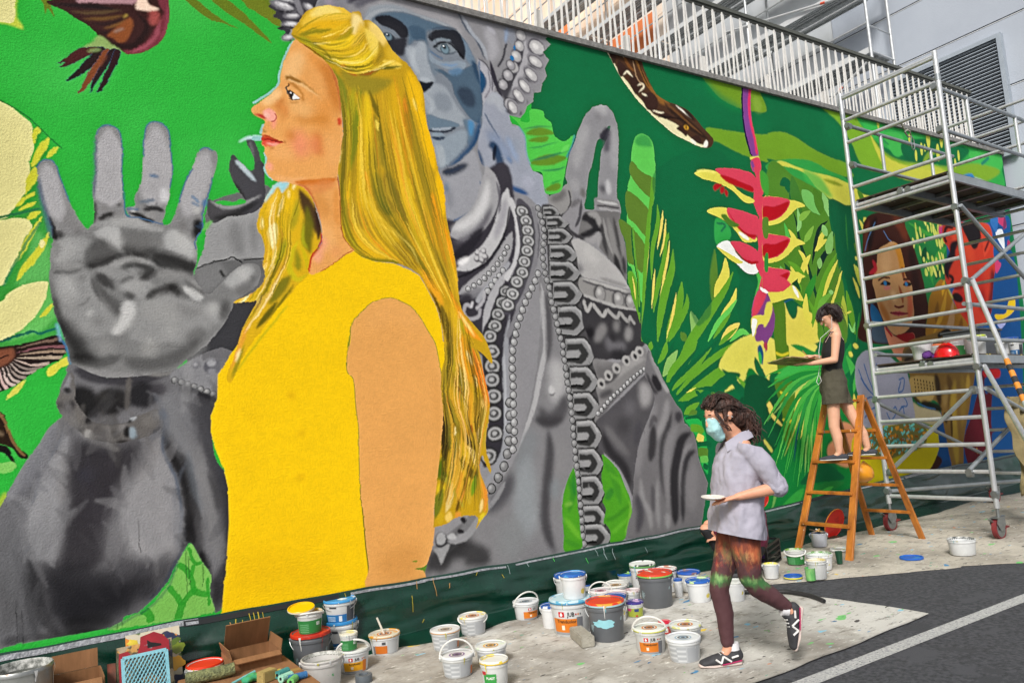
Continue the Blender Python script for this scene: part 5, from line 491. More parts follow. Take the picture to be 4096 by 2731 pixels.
 for s,c,w in(('@32 500 230 350 210 200 260 60 340','3cb04a',70),('@32 520 130 400 110 300 60 210 30','1f8a40',50),('@32 560 180 420 190 300 240','2fae46',60),('@32 760 20 720 200 700 300','1f8f40',100),('@32 720 130 790 300 780 480','45b048',80),('@32 800 250 760 400 790 560','0b6a38',50),('@32 790 480 800 640',YL,40),('@32 780 130 740 100',YL,40),('@32 830 50 780 30',YL,40),('@32 560 900 580 1100 620 1280','0c6a36',120),('@32 300 1300 500 1200 700 1250','0a5c34',130),('@32 330 1350 250 1450 100 1560','2f9a3a',90),('@32 700 1290 500 1350 300 1450','1f7a34',80),('@32 600 1330 450 1420','3da63c',40),('@32 60 1360 100 1300','8ab44a',30),('@32 90 1300 60 1450 30 1550','6aa04c',26),('@32 300 700 260 900 240 1100','0f4a6a',16),('@32 370 850 350 1000 340 1200','8fc05a',18),('@32 420 700 400 900 400 1100','8fc05a',14)):S(s,c,w,2,1,None,'b')
 S('@20 2150 770 2150 1000 2175 1230 2235 1440','1b1440',100,1);S('@20 2158 770 2158 1000 2185 1230 2242 1440','7d3f8c',84,1);S('@20 2190 790 2178 900 2185 1080 2230 1280 2250 1420','e0305c',26,2);S('@20 2185 1455 2240 1452 2270 1442','d8cf4e',24,2);P('@20 2195 1475 2270 1450 2285 1568 2210 1568','d83a58',1);S('@20 2200 1480 2225 1568','7d3f8c',34,3)
 R,RD,W2='d23c54','b4041c','e4e6e2'
 P('@21 2215 -30 2285 -30 2275 100 2265 230 2351 250 @31 0 260 0 900 @21 2290 1100 2265 1080 2290 980 2235 870 2265 700 2240 500 2270 430 2215 290 2225 150 2240 50',R,1,sm=False)
 def bract(s,c=R):P(s,c,1)
 bract('@21 1675 25 1740 0 1850 0 1960 60 2100 200 2220 265 2210 297 2130 285 2020 180 1880 110 1750 70',YL);bract('@20 1870 1568 1900 1545 2050 1550 2130 1568 @21 2210 30 2250 100 2230 190 2180 180 2060 110 1950 60');P('@21 1910 40 2000 60 2120 110 2210 150 2215 190 2180 190 2080 150 1980 110',RD,2);P('@21 2250 -20 2300 60 2310 200 2265 240',R,1)
 S('@21 1700 10 1770 0 1870 20','e6dc64',20,3)
 for s,w in(('@21 1930 130 1870 150 1860 185',44),('@21 1950 150 1930 180 1920 210',44),('@21 1960 170 1975 240',34)):S(s,RD,w,2,1,None,'b')
 bract('@21 1790 375 1860 340 1970 345 2050 420 2150 590 2240 610 2240 650 2130 650 2060 560 1980 480 1900 430',YL);bract('@21 1975 345 2080 360 2200 400 2260 440 2240 620 2180 610 2080 520 2000 440');P('@21 1990 380 2050 470 2150 570 2240 590 2230 615 2160 605 2060 510',RD,2);E('@21 2130 600',60,16,W2,3,1,None,.4);P('@21 1920 410 1960 400 2010 450 2090 500 2020 520 1960 470','4a7a26',4)
 bract('@21 1880 695 1950 645 2010 660 2070 770 2150 840 2260 870 2250 940 2160 940 2060 850 1960 770',W2);P('@21 1880 700 1960 740 2060 800 2120 840 2060 850 1960 780',YL,1);bract('@21 2010 650 2120 660 2250 730 2265 800 2250 850 2180 850 2100 780 2030 700');P('@21 2030 710 2100 790 2200 830 2260 830 2250 855 2180 850 2090 790',RD,2)
 P('@21 2240 860 2351 900 2351 1090 2300 1060 2290 980',R,1)
 for dy,k in((0,0),(345,1),(650,2)):
  yy=lambda pts:'@31 '+' '.join('%g %g'%(x,y+dy)for x,y in pts)
  P(yy(((-40,250),(60,240),(200,270),(280,285),(340,325),(260,350),(180,430),(80,490),(-40,480))),YL,1)
  P(yy(((-40,250),(80,245),(195,270),(190,330),(120,420),(30,460),(-40,440))),R,1)
  P(yy(((-40,330),(60,330),(190,285),(150,380),(60,445),(-40,450))),RD,3)
  if k==2:P('@31 -40 940 100 960 210 1040 150 1110 0 1120 -40 1110',R,2);P('@31 0 1120 130 1110 230 1050 320 1170 310 1195 200 1170 60 1210 0 1190',YL,1);E('@31 255 1110',50,16,W2,3,1,None,1.0)
 P('@21 2290 1075 2330 1110 2351 1130 @31 20 1180 60 1300 60 1420 40 1500 0 1568 @32 -20 100 @22 2310 0 @21 2220 1500 2200 1350 2215 1200 2250 1120','7a3f80',1);P('@21 2290 1080 2340 1120 2300 1230 2240 1330 2205 1330 2225 1180 2260 1110',R,3);P('@21 2290 1070 2351 1110 2340 1130 2280 1090',W2,1);P('@21 2210 1340 2351 1330 @31 0 1400 @21 2260 1420 2230 1568 2200 1450',YL,1);P('@21 2205 1370 2250 1370 2240 1450 2210 1520',W2,1);P('@31 -20 1230 30 1200 40 1280 0 1400 -40 1420',YL,2);P('@21 2280 1460 2320 1540 2250 1568 2230 1510','7a3f80',2);P('@22 2310 20 2340 10 2345 80 2320 60','a8324c',2)
 P('@21 2351 440 2300 450 2310 600 2351 610',OL,1);P('@21 2320 790 2351 760 2351 920 2320 910','2a8a3a',1);P('@21 2280 0 2351 60 2351 240 2290 150','3f9a34',3)
 snake='@20 868 455 960 470 1060 490 1170 525 1215 640 1270 770 1330 870 1420 930 1500 960 1600 1005 1680 1080 1750 1170 1800 1220 1845 1270 1848 1310 1825 1350 1790 1360 1720 1345 1620 1300 1500 1240 1410 1170 1320 1090 1240 1010 1150 920 1060 800 985 690 930 580'
 P(snake,'4a3020',0,1,None,'sn')
 P('@20 868 455 900 470 940 580 1000 680 1080 780 1150 880 1230 960 1300 1050 1400 1090 1520 1150 1600 1230 1680 1300 1760 1340 1700 1370 1450 1250 1200 1010 960 690','e0d6a8',5,1,'sn')
 for s,c,w,b in(('@20 1100 480 1180 640 1250 780 1340 880 1450 960','8a5a22',34,7),('@20 1010 480 1070 600 1130 660','7a4a20',30,6),('@20 1150 530 1200 680 1260 800','2a1c16',16,3),('@20 1420 990 1550 1080 1680 1190 1800 1280','2c1d16',60,8),('@20 1380 920 1500 1020 1620 1130 1750 1240','6a4422',24,5),('@20 1500 965 1580 1030 1650 1090','e8e2d2',16,3),('@20 1580 1010 1680 1110','2a1c16',44,6),('@20 1330 880 1400 960','8a5a22',50,8)):S(s,c,w,b,.95,'sn','b')
 for s in('@20 890 480 940 470 955 540 930 590','@20 975 560 1030 600 1060 650 1000 710 970 650','@20 1080 730 1130 700 1180 780 1150 870 1110 830','@20 1190 890 1260 850 1330 900 1330 1000 1250 1010 1210 950','@20 1330 1020 1420 1040 1480 1080 1400 1090','@20 1510 1180 1570 1150 1610 1210 1600 1255 1560 1220','@20 1650 1260 1720 1250 1740 1320 1700 1310'):P(s,'3a241e',3,1,'sn')
 for s in('@20 1000 480 1030 530','@20 1020 690 1060 660 1090 680','@20 1150 790 1190 770 1210 800 1160 850','@20 1050 650 1110 710','@20 1190 860 1240 880','@20 1290 1020 1400 1040'):S(s,'e2d8b8',18,4,.95,'sn','b')
 S('@20 1110 560 1150 720 1210 790','c09a70',8,2,.9,'sn');S('@20 1340 1070 1450 1080 1560 1100 1610 1140','1c1210',12,3,.9,'sn');E('@20 1600 1170',26,22,'c08a1c',3);E('@20 1600 1170',6,18,'1c1210',2);S('@20 1570 1150 1600 1145 1630 1165','1c1210',8,2);P('@20 1780 1290 1800 1310 1790 1350 1755 1345','efe8d4',3,1,'sn');S('@20 1640 1280 1690 1320','efe8d4',20,4,.9,'sn')
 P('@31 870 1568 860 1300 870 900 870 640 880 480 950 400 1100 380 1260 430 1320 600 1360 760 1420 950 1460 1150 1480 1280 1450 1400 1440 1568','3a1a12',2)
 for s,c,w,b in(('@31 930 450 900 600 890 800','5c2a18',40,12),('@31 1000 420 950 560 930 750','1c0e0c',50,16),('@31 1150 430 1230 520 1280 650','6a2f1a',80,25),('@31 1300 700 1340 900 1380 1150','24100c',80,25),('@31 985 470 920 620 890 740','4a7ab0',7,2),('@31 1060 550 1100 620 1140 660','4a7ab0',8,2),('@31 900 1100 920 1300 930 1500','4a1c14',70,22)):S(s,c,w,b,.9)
 P('@31 1010 730 1080 680 1140 650 1210 700 1250 860 1260 960 1320 1050 1330 1200 1340 1330 1290 1450 1200 1510 1130 1480 1060 1370 1010 1240 980 1100 960 1010 1000 850','b88a5a',2,1,None,'gf')  # skin, blue, lion, shirt and yellow below darkened: scaffold shade mixed into paint
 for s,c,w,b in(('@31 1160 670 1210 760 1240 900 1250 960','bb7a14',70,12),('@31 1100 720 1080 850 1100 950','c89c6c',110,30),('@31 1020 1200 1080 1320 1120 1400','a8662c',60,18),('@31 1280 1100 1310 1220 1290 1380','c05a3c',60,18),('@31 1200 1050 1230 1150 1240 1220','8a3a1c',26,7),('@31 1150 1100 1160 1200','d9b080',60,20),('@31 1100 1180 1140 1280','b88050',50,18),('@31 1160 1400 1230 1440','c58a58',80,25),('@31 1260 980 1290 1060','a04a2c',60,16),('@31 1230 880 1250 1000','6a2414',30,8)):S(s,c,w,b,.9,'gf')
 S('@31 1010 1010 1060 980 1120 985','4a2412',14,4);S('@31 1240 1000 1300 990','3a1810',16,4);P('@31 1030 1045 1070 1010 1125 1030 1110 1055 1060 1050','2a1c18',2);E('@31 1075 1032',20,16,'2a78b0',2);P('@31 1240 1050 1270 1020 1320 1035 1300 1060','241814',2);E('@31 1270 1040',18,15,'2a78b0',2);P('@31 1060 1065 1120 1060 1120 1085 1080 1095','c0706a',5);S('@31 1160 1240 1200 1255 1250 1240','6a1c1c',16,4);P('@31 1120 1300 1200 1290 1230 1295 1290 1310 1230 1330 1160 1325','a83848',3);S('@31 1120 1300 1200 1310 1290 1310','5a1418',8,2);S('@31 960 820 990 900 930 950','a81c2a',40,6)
 P('@31 950 1220 1010 1280 1050 1370 1040 1420 960 1380 940 1300','1a5c8c',4);P('@31 960 1430 1080 1430 1140 1500 1200 1568 980 1568','3a4a5a',5);P('@31 1070 1430 1120 1480 1200 1530 1330 1490 1350 1568 @32 1320 60 1220 180 1130 60 1090 -40','c07858',3);S('@31 1080 1440 1140 1520','a01c28',20,4);P('@31 1180 1510 1330 1490 1340 1568 1250 1568','8a1418',3)
 P('@31 1270 450 1600 470 1640 700 1640 900 1600 1000 1570 1568 1480 1568 1480 1300 1440 1080 1400 900 1340 700','1f7a3c',2)
 for s,c,w in(('@31 1290 480 1450 570 1560 620','3f9a3a',30),('@31 1350 650 1450 800 1480 900 1520 1050','2f8f3c',60),('@31 1640 700 1560 800 1500 950','3c9a3c',60),('@31 1450 700 1420 850','045030',60),('@31 1600 850 1540 1000','045030',50)):S(s,c,w,3,1,None,'b')
 rng=random.Random(3)
 for i in range(42):
  x,y=rng.uniform(1330,1620),rng.uniform(470,960)
  if x-1270>(y-450)*.22:E('@31 %d %d'%(x,y),rng.uniform(8,16),rng.uniform(18,46),rng.choice(['c9cf5c','b5c850','d4d466']),2,1,None,rng.uniform(-.4,.2))
 P('@31 1570 480 1700 460 2000 480 2210 420 2210 700 2150 800 2110 960 2090 1200 2060 1400 2040 1568 1850 1568 1780 1400 1700 1200 1640 1000 1640 700','16508c',2)
 P('@31 1600 520 1640 490 1760 470 1850 480 1980 480 2030 540 2070 640 2070 760 2090 900 2070 1200 2010 1400 1900 1420 1780 1390 1720 1230 1690 1130 1720 1060 1640 1040 1630 920 1680 800 1650 700 1610 640','bb3420',2,1,None,'rf')
 for s,c,w,b in(('@31 1900 900 1950 1050 1930 1250','b02418',110,35),('@31 1780 600 1850 750 1880 850','c84226',90,30),('@31 2060 900 2070 1100 2020 1350','5a1018',70,18),('@31 1740 1080 1800 1200 1830 1350','a01c18',90,25),('@31 1650 560 1720 520 1700 700','cc4428',60,20),('@31 1980 1100 1960 1300','8a1818',60,25)):S(s,c,w,b,.9,'rf')
 P('@31 1780 490 1880 470 1960 540 1940 660 1890 720 1820 600','1a1418',4);P('@31 1960 490 2030 500 2060 620 2000 780 1980 760 1970 640 1950 560','c84028',4);S('@31 1990 540 2030 620 1990 740','5a1018',18,5);S('@31 1700 520 1640 520 1620 600 1640 660','2a1014',26,5);S('@31 1750 650 1700 700 1690 780 1640 900 1660 1000','1c1018',60,9);S('@31 1660 960 1700 990 1680 1040','2a1014',26,5);P('@31 1690 1140 1740 1120 1790 1170 1770 1210 1710 1190','1c0c10',5);S('@31 1700 1080 1800 1060','6a1418',26,8);S('@31 1590 490 1580 560 1600 600','d03a78',34,5);S('@31 1580 480 1590 510','d8b020',24,4)
 for s,c in(('@31 2080 420 2150 400 2190 520 2140 500','c03a68'),('@31 2090 560 2150 540 2170 640 2170 720 2120 650','d8dce0'),('@31 2090 820 2140 850 2110 930 2090 930','c03a68'),('@31 2200 640 2230 680 2220 800 2200 780','a82c58'),('@31 2210 1200 2260 1180 2260 1260 2200 1340 2110 1370 2085 1320 2180 1310','d8b418'),('@31 2100 1400 2180 1390 2140 1450','9aa0d0'),('@31 2040 440 2110 420 2100 560 2060 520','2f6cb0'),('@31 2170 420 2190 500 2160 540','7a2c58')):P(s,c,2)
 P('@31 2090 900 2250 760 2330 1568 @32 2351 900 2351 1100 1500 1250 1560 700 1800 400 1900 0 @31 2030 1568','0f467f',2)
 for s,c in(('@31 2210 1200 2265 1175 2265 1270 2200 1340 2110 1370 2085 1320 2180 1310','d8b418'),('@31 2105 1400 2185 1390 2140 1450','9aa0d0'),('@31 2090 830 2140 855 2110 930 2090 930','c03a68')):P(s,c,2)
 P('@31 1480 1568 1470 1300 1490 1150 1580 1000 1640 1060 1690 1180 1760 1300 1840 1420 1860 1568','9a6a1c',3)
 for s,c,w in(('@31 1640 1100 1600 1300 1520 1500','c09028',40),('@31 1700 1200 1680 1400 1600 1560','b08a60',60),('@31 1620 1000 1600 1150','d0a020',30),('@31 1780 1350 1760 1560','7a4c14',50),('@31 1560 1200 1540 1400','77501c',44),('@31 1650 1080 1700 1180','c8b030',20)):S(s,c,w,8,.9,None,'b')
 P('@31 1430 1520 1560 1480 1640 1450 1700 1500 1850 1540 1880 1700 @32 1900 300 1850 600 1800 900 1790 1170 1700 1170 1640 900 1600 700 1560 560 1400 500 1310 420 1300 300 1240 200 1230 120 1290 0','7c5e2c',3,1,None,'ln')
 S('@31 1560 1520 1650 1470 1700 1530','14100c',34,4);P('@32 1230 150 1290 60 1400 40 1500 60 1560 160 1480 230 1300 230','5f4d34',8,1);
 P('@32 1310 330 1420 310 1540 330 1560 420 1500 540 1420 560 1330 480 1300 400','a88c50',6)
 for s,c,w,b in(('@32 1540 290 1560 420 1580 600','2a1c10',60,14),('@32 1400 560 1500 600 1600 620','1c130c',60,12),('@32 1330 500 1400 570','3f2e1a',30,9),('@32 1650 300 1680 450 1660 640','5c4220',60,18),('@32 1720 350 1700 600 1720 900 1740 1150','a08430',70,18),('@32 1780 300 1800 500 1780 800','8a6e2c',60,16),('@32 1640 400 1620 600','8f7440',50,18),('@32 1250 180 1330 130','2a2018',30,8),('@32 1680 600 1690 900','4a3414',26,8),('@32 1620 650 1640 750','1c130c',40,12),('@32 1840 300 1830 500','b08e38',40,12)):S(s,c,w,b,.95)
 for j in range(4):
  for i in range(7):E('@32 %d %d'%(1345+i*28+j*4,345+j*36+i*(6-j)),6,9,'1c120c',2)
 P('@32 1330 560 1400 600 1560 640 1600 700 1580 760 1480 760 1340 690','a59a78',5);S('@32 1370 560 1450 600 1540 620','2a5c8c',10,4)
 P('@32 1980 260 2120 250 2120 320 2070 360 2050 760 2100 850 2060 1000 1900 1150 1840 1130 1800 900 1880 650 1960 330','5a1420',3);P('@32 1975 270 2120 255 2120 330 2000 330','b81c20',4);P('@32 1990 340 2040 320 2060 400 2010 480 1990 440','0f467f',2);P('@32 2060 840 2130 830 2150 900 2080 980 2060 930','0f467f',2);E('@32 1920 1000',10,20,'c89020',3)
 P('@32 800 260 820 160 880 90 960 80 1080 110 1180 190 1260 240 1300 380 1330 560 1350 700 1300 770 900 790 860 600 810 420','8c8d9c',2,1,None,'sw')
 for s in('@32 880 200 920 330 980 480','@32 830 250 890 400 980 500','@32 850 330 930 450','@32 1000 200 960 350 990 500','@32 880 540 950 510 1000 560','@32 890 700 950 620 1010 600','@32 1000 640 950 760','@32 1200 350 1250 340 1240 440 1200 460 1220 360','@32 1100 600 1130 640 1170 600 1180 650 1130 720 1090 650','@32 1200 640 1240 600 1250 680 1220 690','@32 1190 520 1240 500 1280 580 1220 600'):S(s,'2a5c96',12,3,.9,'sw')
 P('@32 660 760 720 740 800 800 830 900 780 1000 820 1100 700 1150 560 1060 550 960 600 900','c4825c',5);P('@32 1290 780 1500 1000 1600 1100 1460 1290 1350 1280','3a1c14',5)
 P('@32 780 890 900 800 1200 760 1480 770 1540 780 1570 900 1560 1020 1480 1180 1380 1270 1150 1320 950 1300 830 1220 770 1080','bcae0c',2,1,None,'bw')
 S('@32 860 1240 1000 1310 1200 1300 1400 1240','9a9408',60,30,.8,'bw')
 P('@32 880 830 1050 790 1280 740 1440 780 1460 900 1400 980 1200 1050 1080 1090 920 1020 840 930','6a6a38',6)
 rng=random.Random(11)
 for i in range(120):
  a,r=rng.uniform(0,6.28),math.sqrt(rng.random());x,y=1160+300*r*math.cos(a),900+135*r*math.sin(a)-.12*(r*math.cos(a)*300)
  d=rng.uniform(0,6.28);l=rng.uniform(18,40)
  S('@32 %g %g %g %g %g %g'%(x,y,x+l*.5*math.cos(d)+8,y+l*.5*math.sin(d)-6,x+l*math.cos(d),y+l*math.sin(d)),rng.choice(['c07a14','b06a10','d08a1c','4fb0a8','5fc0b8','3a8a90','8a5010']),15,1.5)
 P('@32 880 1280 960 1310 1050 1330 950 1345','14181c',3)
 P('@32 1500 1250 1640 1080 1700 1170 1790 1170 1850 1150 1950 1050 2060 1000 2351 1000 2351 1120 1900 1240 1480 1330','123f70',4)
# ---------------------------------------------------------------- helpers
def ray(px,py):return CAMF*CF+CAMR*(px-PW/2)-CAMU*(py-PH/2)
O3=np.array([0,0,CAMH])
def gnd(px,py,up=0.0):
 """photo pixel -> point on the sloping street (raised by up)"""
 d=ray(px,py);t=(up-CAMH)/(d[2]-SLOPE*d[0]);return Vector(O3+d*t)
def onX(px,py,X):d=ray(px,py);return Vector(O3+d*(X/d[0]))
def onY(px,py,Y):d=ray(px,py);return Vector(O3+d*(Y/d[1]))
def T(t,x,y):return int(t[0])*1024+x/2.2959,(0,683,1366,2048)[int(t[1])]+y/2.2959
def depth(p):return float(np.dot(np.array(p)-O3,CAMF))
TILT=Matrix.Rotation(-math.atan(SLOPE),4,'Y')
def gz(x):return SLOPE*x
_mats={}
def N(nt,t,**k):
 n=nt.nodes.new(t)
 for a,b in k.items():setattr(n,a,b)
 return n
def lin(c):
 if isinstance(c,str):c=[int(c[i:i+2],16)for i in(0,2,4)]
 return tuple(float(x)for x in srgb(c))+(1.0,)
def mat(name,col,rough=.6,metal=0.0,col2=None,scale=6.0,amt=.5,bump=0.0,bscale=60.0,spec=.5,coat=0.0,stretch=None,detail=6,splash=None,sscale=5,samt=.58,clear=0,subs=0):
 if name in _mats:return _mats[name]
 m=bpy.data.materials.new(name);m.use_nodes=True;nt=m.node_tree;L=nt.links
 b=nt.nodes['Principled BSDF']
 b.inputs['Roughness'].default_value=rough;b.inputs['Metallic'].default_value=metal
 b.inputs['Specular IOR Level'].default_value=spec;b.inputs['Coat Weight'].default_value=coat
 if subs:b.inputs['Subsurface Weight'].default_value=subs;b.inputs['Subsurface Radius'].default_value=(.012,.005,.003)
 if clear:b.inputs['Transmission Weight'].default_value=clear
 tc=N(nt,'ShaderNodeTexCoord');mp=N(nt,'ShaderNodeMapping');L.new(tc.outputs['Object'],mp.inputs[0])
 if stretch:mp.inputs['Scale'].default_value=stretch
 c=lin(col)if not isinstance(col,tuple)else col+(1,)
 out=None
 nz=N(nt,'ShaderNodeTexNoise');nz.inputs['Scale'].default_value=scale;nz.inputs['Detail'].default_value=detail;nz.inputs['Roughness'].default_value=.62
 L.new(mp.outputs[0],nz.inputs['Vector'])
 rp=N(nt,'ShaderNodeValToRGB');rp.color_ramp.elements[0].position=.5-.32*(1.1-amt);rp.color_ramp.elements[1].position=.5+.32*(1.1-amt)
 c2=(lin(col2)if col2 else tuple(x*.86 for x in c[:3])+(1,))
 rp.color_ramp.elements[0].color=c2;rp.color_ramp.elements[1].color=c
 L.new(nz.outputs[0],rp.inputs[0]);out=rp.outputs[0]
 if splash:
  for i,sc in enumerate(splash):
   n2=N(nt,'ShaderNodeTexNoise');n2.inputs['Scale'].default_value=sscale*(1+.37*i);n2.inputs['Detail'].default_value=3
   mp2=N(nt,'ShaderNodeMapping');mp2.inputs['Location'].default_value=(3.1*i+1.7,7.7*i,1.3*i);L.new(mp.outputs[0],mp2.inputs[0]);L.new(mp2.outputs[0],n2.inputs['Vector'])
   r2=N(nt,'ShaderNodeValToRGB');r2.color_ramp.elements[0].position=samt;r2.color_ramp.elements[1].position=samt+.02
   L.new(n2.outputs[0],r2.inputs[0]);mx=N(nt,'ShaderNodeMixRGB');L.new(r2.outputs[0],mx.inputs[0]);L.new(out,mx.inputs[1]);mx.inputs[2].default_value=lin(sc);out=mx.outputs[0]
 L.new(out,b.inputs['Base Color'])
 if bump:
  n3=N(nt,'ShaderNodeTexNoise');n3.inputs['Scale'].default_value=bscale;n3.inputs['Detail'].default_value=4;L.new(mp.outputs[0],n3.inputs['Vector'])
  bp=N(nt,'ShaderNodeBump');bp.inputs['Strength'].default_value=bump;bp.inputs['Distance'].default_value=.02;L.new(n3.outputs[0],bp.inputs['Height']);L.new(bp.outputs[0],b.inputs['Normal'])
 _mats[name]=m
 return m
def link(name,me,mt=None,parent=None,mw=None):
 o=bpy.data.objects.new(name,me);COL.objects.link(o)
 if mt is not None:me.materials.clear();me.materials.append(mt)
 if parent is not None:o.parent=parent
 if mw is not None:o.matrix_local=mw
 return o
def mesh(name,vs_,fs,mt,parent=None,smooth=False,mw=None):
 me=bpy.data.meshes.new(name);me.from_pydata([tuple(v)for v in vs_],[],fs);me.update()
 if smooth:
  me.polygons.foreach_set('use_smooth',[True]*len(me.polygons))
 return link(name,me,mt,parent,mw)
def bmobj(name,bm,mt,parent=None,smooth=False,mw=None,sharp=True):
 me=bpy.data.meshes.new(name);bmesh.ops.recalc_face_normals(bm,faces=bm.faces);bm.to_mesh(me);bm.free()
 if smooth:
  me.polygons.foreach_set('use_smooth',[True]*len(me.polygons))
  if sharp:me.set_sharp_from_angle(angle=math.radians(38))
 return link(name,me,mt,parent,mw)
def thing(name,label,cat,loc=(0,0,0),group=None,mw=None):
 o=bpy.data.objects.new(name,None);COL.objects.link(o);o.empty_display_size=.1
 o.matrix_world=mw if mw is not None else Matrix.Translation(loc)
 o['label']=label;o['category']=cat
 if group:o['group']=group
 return o
def tag(o,label,cat,group=None):
 o['label']=label;o['category']=cat
 if group:o['group']=group
 return o
def struct(o):o['kind']='structure';return o
def b_box(bm,c,s,rot=None):
 v=bmesh.ops.create_cube(bm,size=1)['verts']
 M=Matrix.Translation(c)@(rot.to_4x4()if rot is not None else Matrix.Identity(4))@Matrix.Diagonal((*s,1))
 bmesh.ops.transform(bm,matrix=M,verts=v);return v
def b_bar(bm,a,b,w,h,up=(0,0,1)):
 a,b=Vector(a),Vector(b);d=(b-a);l=d.length;z=d/l;x=Vector(up).cross(z)
 if x.length<1e-4:x=Vector((1,0,0)).cross(z)
 x.normalize();y=z.cross(x)
 R=Matrix((x,y,z)).transposed()
 return b_box(bm,(a+b)/2,(w,h,l),R)
def b_tube(bm,pts,r,n=10,cap=True,closed=False):
 pts=[Vector(p)for p in pts];rs=r if isinstance(r,(list,tuple))else[r]*len(pts)
 rings=[];px=None
 for i,p in enumerate(pts):
  if closed:d=pts[(i+1)%len(pts)]-pts[i-1]
  else:d=pts[min(i+1,len(pts)-1)]-pts[max(i-1,0)]
  d.normalize()
  if px is None:px=d.orthogonal().normalized()
  else:px=(px-d*px.dot(d));px=px.normalized()if px.length>1e-6 else d.orthogonal().normalized()
  y=d.cross(px)
  rings.append([bm.verts.new(p+px*rs[i]*math.cos(2*math.pi*k/n)+y*rs[i]*math.sin(2*math.pi*k/n))for k in range(n)])
 for i in range(len(rings)-(0 if closed else 1)):
  a,b=rings[i],rings[(i+1)%len(rings)]
  for k in range(n):bm.faces.new((a[k],a[(k+1)%n],b[(k+1)%n],b[k]))
 if cap and not closed:bm.faces.new(rings[0][::-1]);bm.faces.new(rings[-1])
def b_lathe(bm,prof,n=32,a0=0.0,a1=2*math.pi):
 full=abs(a1-a0-2*math.pi)<1e-6;k=n if full else n+1
 rings=[]
 for r,z in prof:
  if r<1e-6:rings.append([bm.verts.new((0,0,z))])
  else:rings.append([bm.verts.new((r*math.cos(a0+(a1-a0)*i/n),r*math.sin(a0+(a1-a0)*i/n),z))for i in range(k)])
 for a,b in zip(rings,rings[1:]):
  for i in range(n):
   j=(i+1)%k
   if len(a)==1 and len(b)==1:continue
   if len(a)==1:bm.faces.new((a[0],b[j],b[i]))
   elif len(b)==1:bm.faces.new((a[i],a[j],b[0]))
   else:bm.faces.new((a[i],a[j],b[j],b[i]))
def tube(name,pts,r,mt,parent=None,n=10,closed=False):
 bm=bmesh.new();b_tube(bm,pts,r,n,True,closed);return bmobj(name,bm,mt,parent,True)
def box(name,c,s,mt,parent=None,rot=None,bev=0.0):
 bm=bmesh.new();b_box(bm,c,s,rot)
 if bev:bmesh.ops.bevel(bm,geom=bm.edges[:],offset=bev,segments=2,affect='EDGES')
 return bmobj(name,bm,mt,parent,bool(bev))
def bar(name,a,b,w,h,mt,parent=None,up=(0,0,1),bev=0.0):
 bm=bmesh.new();b_bar(bm,a,b,w,h,up)
 if bev:bmesh.ops.bevel(bm,geom=bm.edges[:],offset=bev,segments=1,affect='EDGES')
 return bmobj(name,bm,mt,parent,False)
_txt={}
def text_geo(s,size,bold=True):
 k=(s,size)
 if k not in _txt:
  cu=bpy.data.curves.new('t','FONT');cu.body=s;cu.size=size;cu.align_x='CENTER';cu.align_y='CENTER';cu.resolution_u=2
  if bold:cu.offset=size*.022
  o=bpy.data.objects.new('t',cu);COL.objects.link(o)
  bpy.context.view_layer.update()
  me=o.evaluated_get(bpy.context.evaluated_depsgraph_get()).to_mesh()
  _txt[k]=([v.co.copy()for v in me.vertices],[tuple(p.vertices)for p in me.polygons])
  bpy.data.objects.remove(o);bpy.data.curves.remove(cu)
 return _txt[k]
